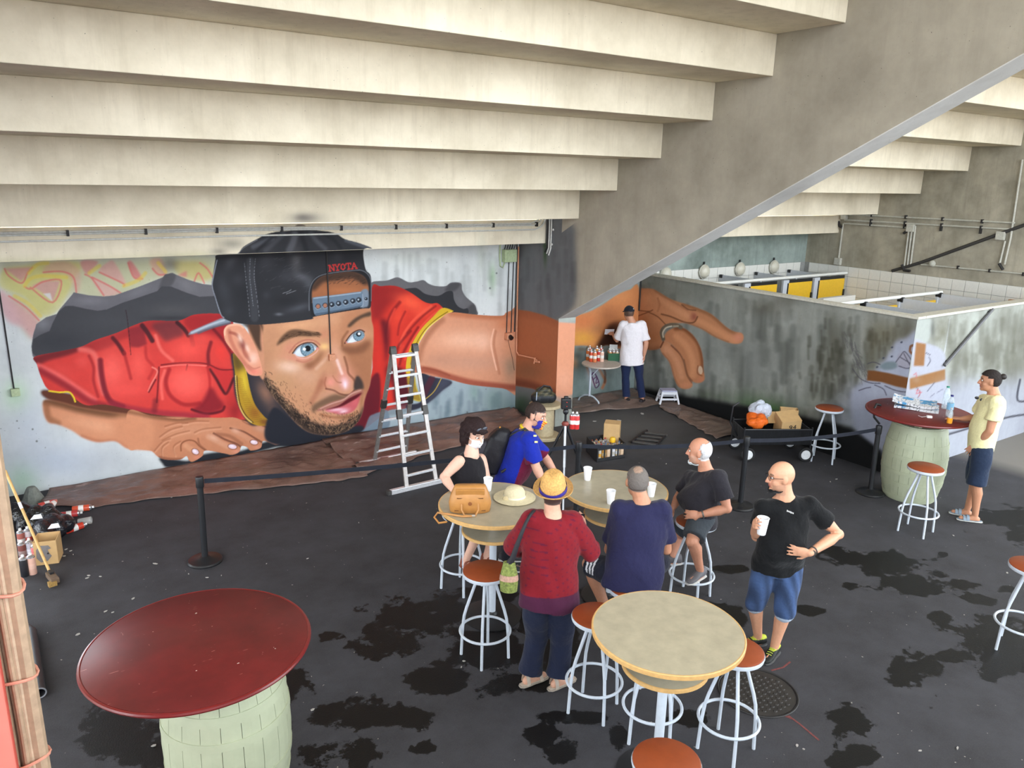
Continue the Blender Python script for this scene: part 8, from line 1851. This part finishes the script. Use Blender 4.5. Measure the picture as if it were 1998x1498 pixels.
# ---- crate of cans and cardboard box on the floor
h, r = view((7.05, 8.0)); C0 = Vector((7.06, 8.0, 0)); R_ = Matrix((Vector((7.22 - 6.75, 7.77 - 7.83, 0)).normalized(), Vector((6.91 - 6.75, 8.27 - 7.83, 0)).normalized(), UPV)).transposed(); ex, ey = Vector((0.47, -0.06, 0)), Vector((0.16, 0.44, 0)); O0 = Vector((6.75, 7.83, 0))
bc_ = empty('black_crate', O0, 'low black crate full of spray cans on the floor', 'crate')
M_bc = plain('black_crate_plastic', (30, 29, 31), 0.55)
P4 = [O0, O0 + ex, O0 + ex + ey, O0 + ey]
for i in range(4):
    a_, b_ = P4[i], P4[(i + 1) % 4]; d = (b_ - a_); n_ = d.cross(UPV).normalized() * -0.01
    for z0, z1 in ((0.0, 0.05), (0.17, 0.22)) if i in (0,) else ((0.0, 0.22),):
        MB().prism([a_ + UPV * z0, b_ + UPV * z0, b_ + UPV * z1, a_ + UPV * z1], n_).build('side_panel', M_bc, bc_)
for k in range(5): MB().obox(O0 + ex * (0.02 + 0.24 * k) + UPV * 0.11 + ey * 0.02, (0.02, 0.012, 0.12), frame(ex)).build('slot_bar', M_bc, bc_)
MB().prism(P4, UPV * 0.01).build('bottom', M_bc, bc_)
cc_ = [(176, 170, 160), (150, 90, 60), (206, 206, 210), (120, 60, 44), (206, 150, 60), (90, 110, 140), (196, 176, 140), (170, 60, 50), (210, 180, 150), (80, 80, 90)]
rg = random.Random(2); k = 0
for i in range(6):
    for j in range(4):
        if i in (4, 5) and j in (2, 3): continue
        q = O0 + ex * (0.1 + 0.16 * i) + ey * (0.10 + 0.22 * j) + UPV * 0.012; spray_can(q, cc_[k % 10], 'spray can packed upright in the low black crate', 'spray cans in the black crate', s=1.02, band=cc_[(k * 3 + 4) % 10], cap=cc_[(k * 7 + 2) % 10]); k += 1
yc = O0 + ex * 0.62 + ey * 0.25 + UPV * 0.225
M_cb = plain('cardboard', (196, 160, 110), 0.8, var=0.08, nscale=8)
def cbox(c, ax, sx, sy, sz, label, name='cardboard_box', open_=False, up=UPV):
    R = frame(ax, up); c = Vector(c); o = empty(name, c, label, 'box'); t = 0.005
    for nm, off_, s_ in (('side_panel', (sx / 2, 0, sz / 2), (t, sy, sz)), ('side_panel', (-sx / 2, 0, sz / 2), (t, sy, sz)), ('side_panel', (0, sy / 2, sz / 2), (sx, t, sz)), ('side_panel', (0, -sy / 2, sz / 2), (sx, t, sz)), ('bottom', (0, 0, t / 2), (sx, sy, t))):
        MB().obox(c + R @ Vector(off_), s_, R).build(nm, M_cb, o)
    if not open_:
        for s in (-1, 1): MB().obox(c + R @ Vector((0, s * sy / 4, sz + t / 2)), (sx, sy / 2 - 0.003, t), R).build('flap', M_cb, o)
    return o, R
q = O0 + ex * 0.86 + ey * 0.86
bx_, R_ = cbox(q + UPV * 0.012, r * 0.98 - h * 0.1, 0.22, 0.2, 0.40, 'tall cardboard box standing at the back of the black crate')
tag(base_thing(MB().lathe([(0.0, 0), (0.04, 0), (0.042, 0.01), (0.042, 0.05), (0.03, 0.07), (0.0, 0.072)], yc, 20).build('yellow_lid', plain('yellow_lid', (226, 176, 30), 0.4), None, True), yc), 'yellow plastic lid on top of the cans in the black crate', 'lid')
# ---- folded black trolley frame on the floor
pts = [on_z(*q_) for q_ in ((1232, 866), (1262, 843), (1297, 854), (1281, 872))]; o = empty('trolley_frame', pts[0], 'black folded trolley frame lying on the floor by the cardboard box', 'trolley')
for a_, b_ in ((0, 1), (3, 2)): MB().tube([pts[a_] + UPV * 0.03, pts[b_] + UPV * 0.03], 0.018, 8).build('side_tube', M_bpost, o, True)
for t in (0.05, 0.35, 0.65, 0.95): MB().obox((pts[0].lerp(pts[1], t) + pts[3].lerp(pts[2], t)) / 2 + UPV * 0.03, ((pts[3] - pts[0]).length, 0.05, 0.02), frame(pts[3] - pts[0])).build('cross_bar', plain('grey_bar', (76, 74, 72), 0.5), o, bevel=0.003)
# ---- loaded folding wagon
W0 = Vector((9.12, 6.78, 0)); ax = Vector((0.86, -0.50, 0)).normalized(); ay = UPV.cross(ax); R_ = Matrix((ax, ay, UPV)).transposed()
wg = empty('folding_wagon', W0, 'black folding wagon loaded with cardboard and bags', 'wagon'); M_wf = cloth('black_canvas', (20, 21, 24), 0.85, 0.4)
def wp(x, y, z): return W0 + R_ @ Vector((x, y, z))
for (x, y, sx, sy) in ((0, -0.24, 0.98, 0.012), (0, 0.24, 0.98, 0.012), (-0.49, 0, 0.012, 0.48), (0.49, 0, 0.012, 0.48)): MB().obox(wp(x, y, 0.355), (sx, sy, 0.21), R_).build('canvas_side', M_wf, wg)
MB().obox(wp(0, 0, 0.25), (0.98, 0.48, 0.015), R_).build('canvas_floor', M_wf, wg)
for x in (-0.49, 0.49):
    for y in (-0.24, 0.24): MB().cyl(wp(x, y, 0.10), wp(x, y, 0.50), 0.012).build('post', M_bpost, wg, True)
MB().tube([wp(-0.49, -0.24, 0.47), wp(0.49, -0.24, 0.47)], 0.012, 8).build('top_rail', M_bpost, wg, True); MB().tube([wp(-0.49, 0.24, 0.47), wp(0.49, 0.24, 0.47)], 0.012, 8).build('top_rail', M_bpost, wg, True)
MB().tube([wp(-0.5, 0, 0.3), wp(-0.62, 0, 0.5), wp(-0.60, 0, 0.74), wp(-0.52, 0, 0.8)], 0.012, 8).build('handle', M_bpost, wg, True)
for x in (-0.42, 0.42):
    for y in (-0.27, 0.27):
        wl = MB().torus(wp(x, y, 0.105), 0.085, 0.020, 28, 8, ay).build('wheel', plain('black_tyre', (24, 24, 26), 0.7), wg, True)
        MB().lathe([(0.0, -0.018), (0.068, -0.014), (0.070, 0.0), (0.068, 0.014), (0.0, 0.018)], wp(x, y, 0.105), 24, ay).build('hub', plain('white_hub', (222, 224, 226), 0.4), wl, True)
def crumple(name, c, rad, rgb, label, cat, seed, rough=0.5, mat=None, vox=0.012):
    mb = MB(); rg = random.Random(seed)
    for i in range(9):
        mb.ellipsoid(Vector(c) + Vector((rg.uniform(-.55, .55) * rad[0], rg.uniform(-.55, .55) * rad[1], rad[2] * rg.uniform(.45, .9))), (rad[0] * rg.uniform(.35, .6), rad[1] * rg.uniform(.35, .6), rad[2] * rg.uniform(.35, .55)), Matrix.Rotation(rg.uniform(0, 3), 3, (rg.random(), rg.random(), rg.random() + .1)), 8, 5)
    o = remeshed(name, mb, vox, 1, mat or attr_mat('crumpled_%d' % int(rough * 10), rough, 0.9, 18, 0.03), None, rgb); base_thing(o, c); tag(o, label, cat); return o
crumple('carrier_bag', wp(-0.28, -0.07, 0.42), (0.20, 0.16, 0.18), (226, 104, 30), 'orange carrier bag in the wagon', 'bag', 3)
crumple('carrier_bag', wp(-0.16, 0.10, 0.46), (0.20, 0.13, 0.26), (196, 202, 216), 'white plastic bag sticking out of the wagon', 'bag', 5)
bx_, Rb = cbox(wp(0.20, -0.04, 0.36), ax * 0.95 + UPV * 0.12, 0.28, 0.26, 0.30, 'cardboard box marked 94 in the wagon', up=UPV + ay * -0.35)
def letters(text, c, right, upd, size, mat, parent, depth=0.002):
    cu = bpy.data.curves.new('t', 'FONT'); cu.body = text; cu.size = size; cu.align_x = 'CENTER'; cu.align_y = 'CENTER'; cu.extrude = depth
    ob = bpy.data.objects.new('t', cu); link(ob); me = bpy.data.meshes.new_from_object(ob.evaluated_get(bpy.context.evaluated_depsgraph_get())); bpy.data.objects.remove(ob)
    X = Vector(right).normalized(); Y = Vector(upd).normalized(); Zv = X.cross(Y); L = root_loc(parent)
    for v in me.vertices: v.co = Vector(c) + X * v.co.x + Y * v.co.y + Zv * v.co.z - L
    me.materials.clear(); me.materials.append(mat); me.name = 'printed_text'; o = bpy.data.objects.new('printed_text', me); place(o, parent); return o
letters('94', wp(0.20, -0.04, 0.36) + Rb @ Vector((0.02, -0.1335, 0.19)), Rb @ Vector((1, 0, 0)), Rb @ Vector((0, 0, 1)), 0.11, plain('black_ink', (34, 30, 28), 0.7), bx_)
bx_, Rb = cbox(wp(0.28, 0.12, 0.45), ax * 0.9 - ay * 0.3, 0.24, 0.2, 0.22, 'torn open cardboard box at the back of the wagon', open_=True, up=UPV + ax * 0.25)
o = tag(base_thing(MB().obox(wp(0.02, 0.05, 0.56), (0.16, 0.01, 0.18), frame(ax, UPV + ay * 0.8)).build('cardboard_sheet', M_cb, None, bevel=0.002), wp(0.02, 0.05, 0.48)), 'loose cardboard sheet between the bags and boxes in the wagon', 'cardboard')
# ---- rubbish in the left corner
Mbag = attr_mat('glossy_bin_bag', 0.22, 0.9, 14, 0.04, spec=0.6)
crumple('bin_bag', (0.10, 9.42, 0.0), (0.24, 0.34, 0.20), (26, 26, 28), 'black bin bag slumped in the left corner', 'bin bag', 7, .2, Mbag, 0.016)
crumple('bin_bag', (0.24, 8.98, 0.0), (0.20, 0.28, 0.22), (30, 30, 36), 'shiny black bin bag behind the small cardboard box', 'bin bag', 11, .2, Mbag, 0.016)
for k, (x, y, z_) in enumerate(((70, 1012, 0.30), (104, 1030, 0.28))):
    q = on_z(x, y, z_); o = MB().prism([q + Vector((-0.05, 0, 0)), q + Vector((0.06, -0.02, 0.0)), q + Vector((0.05, 0.03, 0.03)), q + Vector((-0.01, 0.06, 0.02))], UPV * 0.003).build('paper_scrap', plain('white_paper', (226, 228, 236), 0.6, var=0.05, nscale=9), None); base_thing(o, q); tag(o, ('left', 'right')[k] + ' white paper scrap lying on the bin bags', 'paper')
bx_, Rb = cbox((0.145, 8.52, 0), Vector((0.97, -0.25, 0)), 0.20, 0.22, 0.25, 'small open cardboard box with a grey print in the left corner', open_=True)
f0 = Vector((0.145, 8.52, 0)) + Rb @ Vector((0, -0.114, 0.12)); X_ = Rb @ Vector((1, 0, 0))
MB().prism([f0 + X_ * x + UPV * z for x, z in ((-.08, .05), (-.04, .09), (.03, .085), (.05, .05), (.02, .04), (.03, 0.0), (.05, -.03), (.01, -.08), (-.05, -.09), (-.085, -.04))], Rb @ Vector((0, -0.002, 0))).build('printed_shape', plain('grey_print', (120, 114, 112), 0.8), bx_)
MB().lathe([(0.0, 0), (0.010, 0), (0.010, 0.003), (0.0, 0.003)], f0 + X_ * 0.02, 14, Rb @ Vector((0, -1, 0))).build('printed_dot', plain('black_ink', (34, 30, 28), 0.7), bx_)
CAN = 'spray cans standing in the left corner'
for k, (x, y, rgb, bd, lb) in enumerate(((45, 1124, (36, 36, 40), (40, 38, 42), 'black spray can at the front of the cans in the left corner'), (60, 1120, (214, 168, 150), (220, 178, 160), 'pale pink spray can at the front of the cans in the left corner'), (42, 1094, (120, 70, 64), (150, 130, 126), 'dull red spray can in the middle of the left corner cans'), (57, 1090, (190, 190, 200), (226, 226, 232), 'silver and white spray can in the middle of the left corner cans'), (40, 1070, (160, 90, 80), (200, 190, 186), 'reddish spray can at the back of the left corner cans'), (54, 1066, (206, 190, 190), (190, 70, 60), 'pale spray can with red band at the back of the left corner cans'), (68, 1098, (200, 110, 110), (220, 150, 150), 'rose spray can beside the cardboard box'))):
    q = on_z(x, y); spray_can((q.x + 0.02, q.y, 0), rgb, lb, CAN, band=bd, s=1.15)
h, r = view((0.5, 9.5))
for (x, y, ang, rgb, lb) in ((142, 1000, 0.15, (206, 80, 50), 'orange spray can lying apart on the asphalt by the dust sheet'), (130, 1042, -0.45, (206, 60, 40), 'red and white spray can lying by the clear cup'), (118, 1012, 0.1, (190, 60, 60), 'spray can with red label lying next to the bin bag'), (93, 996, -0.9, (214, 120, 100), 'salmon spray can lying at the edge of the dust sheet'), (76, 994, -0.3, (206, 70, 60), 'red spray can half under the dust sheet')):
    q = on_z(x, y); d_ = r * math.cos(ang) - h * math.sin(ang); spray_can((q.x, q.y, 0.040), rgb, lb, 'spray cans lying in the left corner', axis=d_, s=1.15)
q = on_z(153, 1024); d_ = (r * 0.95 - h * 0.25).normalized(); o = empty('clear_cup', (q.x, q.y, 0.04), 'clear plastic cup lying on the asphalt in the left corner', 'cup')
MB().lathe([(0.0, 0.0), (0.030, 0.0), (0.044, 0.135), (0.0425, 0.135), (0.029, 0.003), (0.0, 0.003)], (q.x, q.y, 0.042), 24, d_).build('cup_wall', glassy('clear_cup_plastic', (200, 200, 196), 0.35), o, True)
q = on_z(66, 984); tag(base_thing(MB().lathe([(0.0, 0), (0.13, 0), (0.125, 0.02), (0.06, 0.16), (0.045, 0.185), (0.0, 0.19)], (q.x, q.y + 0.1, 0), 9).build('plaster_cone', plain('grey_plaster', (120, 124, 116), 0.9, var=0.2), None, True, angle=30), (q.x, q.y + 0.1, 0)), 'blunt grey cone standing at the foot of the wall in the left corner', 'cone')
# long-handled scraper brush
a_ = on_z(100, 1128); a_ = Vector((a_.x, a_.y, 0.05)); b_ = on_y(10, 918, 8.9)
o = empty('long_brush', (a_.x, a_.y, 0), 'long wooden-handled brush leaning in the left corner', 'brush')
MB().tube([a_, b_], 0.014, 10).build('handle', plain('pine_handle', (206, 166, 106), 0.5), o, True)
m_ = a_.lerp(b_, 0.62); MB().tube([m_, a_.lerp(b_, 0.68)], 0.0152, 10).build('white_tape', M_foam, o, True)
h, r = view(a_); MB().obox(a_ + Vector((0.01, -0.07, -0.01)), (0.07, 0.20, 0.05), frame(Vector((1, 0.2, 0)))).build('brush_block', plain('worn_wood', (104, 84, 66), 0.8, var=0.2), o, bevel=0.006)
MB().obox(a_ + Vector((0.0, -0.165, -0.028)), (0.07, 0.05, 0.045), frame(Vector((1, 0.2, 0)))).build('bristles', plain('ochre_bristles', (150, 118, 64), 0.9, var=0.3, nscale=90), o)
MB().obox(a_ + Vector((0.005, -0.02, 0.02)), (0.035, 0.07, 0.035), frame(Vector((1, 0.2, 0)))).build('socket', M_bpost, o, bevel=0.004)
# black drain pipe lying by the cane post
a_ = on_z(62, 1232); b_ = on_z(80, 1362); o = empty('drain_pipe', (b_.x, b_.y, 0), 'black bent pipe lying on the floor behind the cane post', 'pipe')
MB().tube([a_ + Vector((-0.12, 0.02, 0.045)), a_ + Vector((-0.03, 0.0, 0.045)), a_ + Vector((0, -0.08, 0.045)), b_ + UPV * 0.045], 0.04, 14, cap=False).build('pipe', plain('dull_black_pipe', (52, 52, 56), 0.5), o, True)
MB().torus(b_ + UPV * 0.045, 0.039, 0.006, 24, 6, (a_ - b_)).build('pipe_rim', plain('grey_rim', (120, 122, 128), 0.5), o, True)
# ---- red post with a bundle of canes at the left edge
q = on_y(40, 1330, 3.05); X0 = q.x; Y0 = 3.05
hut = empty('hut_post', (X0 - 0.3, Y0, 0), 'salmon red painted hut corner at the left edge', 'hut')
MB().box((X0 - 0.75, Y0 - 0.16, 0), (X0 - 0.045, Y0 + 0.06, 2.9)).build('panel', plain('salmon_red_paint', (206, 76, 64), 0.6, var=0.08, nscale=4), hut, bevel=0.01)
MB().box((X0 - 0.13, Y0 - 0.20, 0), (X0 - 0.045, Y0 - 0.16, 2.9)).build('batten', plain('salmon_red_light', (222, 110, 96), 0.6, var=0.08, nscale=4), hut, bevel=0.006)
cn = empty('cane_bundle', (X0, Y0, 0), 'bundle of dry canes tied to the red hut corner', 'canes')
rg = random.Random(6); M_cane = [plain('cane_%d' % k, c, 0.7, var=0.15, nscale=25) for k, c in enumerate(((168, 142, 116), (146, 120, 96), (184, 160, 134)))]
for k in range(15):
    dx = -0.055 + 0.085 * rg.random(); dy = -0.05 + 0.10 * rg.random(); rr_ = rg.choice((0.006, 0.008, 0.010, 0.022)) if k else 0.03
    if k == 0: dx, dy = 0.024, -0.03
    pts = [(X0 + dx + 0.006 * rg.uniform(-1, 1), Y0 + dy + 0.01 * rg.uniform(-1, 1), 0.02 + i * 0.6) for i in range(6)]
    MB().tube(pts, rr_, 8).build('cane', M_cane[k % 3], cn, True)
for i, z in enumerate((0.35, 0.72, 1.05, 1.35, 1.70, 2.05, 2.4)):
    pts = [(X0 - 0.01 + 0.068 * math.cos(t), Y0 + 0.072 * math.sin(t), z + 0.01 * math.sin(t * 2 + i)) for t in np.linspace(0, 2 * math.pi, 17)[:-1]]
    MB().tube(pts, 0.006, 6, closed=True).build('twine_tie', plain('pinkish_twine', (206, 140, 118), 0.8), cn, True)
# ---- manhole cover, chalk marks
MC = on_z(1478, 1350); MC.z = 0
o = empty('manhole_cover', MC, 'round cast-iron manhole cover in the asphalt', 'manhole cover'); M_iron = plain('cast_iron', (58, 55, 52), 0.6, 0.3, var=0.25, nscale=14)
MB().lathe([(0.0, 0.001), (0.285, 0.001), (0.285, 0.006), (0.0, 0.006)], MC, 48).build('plate', M_iron, o, True)
MB().torus(MC + UPV * 0.005, 0.30, 0.008, 56, 6).build('frame_ring', plain('dark_iron', (36, 34, 33), 0.6), o, True)
st = None
for i in range(-5, 6):
    for j in range(-5, 6):
        x, y = 0.048 * i + (0.024 if j % 2 else 0), 0.045 * j
        if x * x + y * y > 0.25 ** 2: continue
        if st is None: st = MB().lathe([(0.017, 0.0), (0.013, 0.006), (0.0, 0.006)], (MC.x, MC.y, 0.006), 6).build('stud', M_iron, o); st.location = (x, y, 0)
        else: c = st.copy(); link(c); c.location = (x, y, 0)
M_chalk = plain('red_chalk', (112, 58, 56), 0.9, var=0.3, nscale=40)
for (pts, lb) in (([(1538, 1396), (1560, 1412), (1598, 1444)], 'faded red paint line on the asphalt right of the manhole'), ([(1528, 1395), (1545, 1402)], 'short red paint mark at the manhole edge'), ([(1505, 1308), (1528, 1302), (1542, 1291)], 'red paint mark beside the bald man\'s shoe')):
    P = [on_z(*q_) for q_ in pts]; mb = MB(); L = []
    for i, p_ in enumerate(P):
        d = (P[min(i + 1, len(P) - 1)] - P[max(i - 1, 0)]).normalized(); n_ = d.cross(UPV) * 0.008; L.append([p_ + n_ + UPV * 0.0015, p_ - n_ + UPV * 0.0015, p_ - n_ + UPV * 0.0005, p_ + n_ + UPV * 0.0005])
    o = mb.ring_loft(L).build('paint_mark', M_chalk, None); base_thing(o, P[0]); tag(o, lb, 'paint mark')
# ---- scraps of litter
M_scr = plain('pale_litter', (170, 166, 160), 0.8, var=0.1); rg = random.Random(9); src = None
spots = [(303, 1100), (170, 1128), (129, 1072), (138, 1075), (125, 1085), (143, 1082), (196, 1125), (173, 1123), (368, 1120), (404, 1127), (432, 1123), (335, 970), (206, 1193), (220, 1195), (260, 1168), (152, 1238), (48, 1136), (600, 1090), (905, 1290), (900, 1302), (1860, 1045), (1965, 1118), (1620, 940), (1632, 935), (1380, 915), (1300, 905), (1555, 1455), (1568, 1462), (1795, 1465), (1868, 1460), (860, 868), (1270, 1410), (520, 1100), (610, 1385), (300, 1455), (700, 1020)]
big = [(1160, 822), (1208, 820), (1253, 807), (1155, 800), (1390, 848)]
for i, (x, y) in enumerate(spots + big):
    q = on_z(x, y); s = rg.uniform(0.4, 1.0) * (3.2 if i >= len(spots) else 1.0) * (2.2 if i in (0, 15) else 1)
    if src is None:
        src = MB().prism([(-0.018, -0.008, 0), (0.004, -0.012, 0), (0.020, 0.002, 0), (0.006, 0.012, 0), (-0.014, 0.010, 0)], (0, 0, 0.004)).build('litter_scrap', M_scr, None); o = src
    else: o = src.copy(); link(o)
    o.location = (q.x, q.y, 0.001); o.rotation_euler = (0, 0, rg.uniform(0, 6)); o.scale = (s, s * rg.uniform(.5, 1), 1.5); tag(o, 'small pale scrap of litter on the asphalt', 'litter', 'litter scraps on the asphalt')
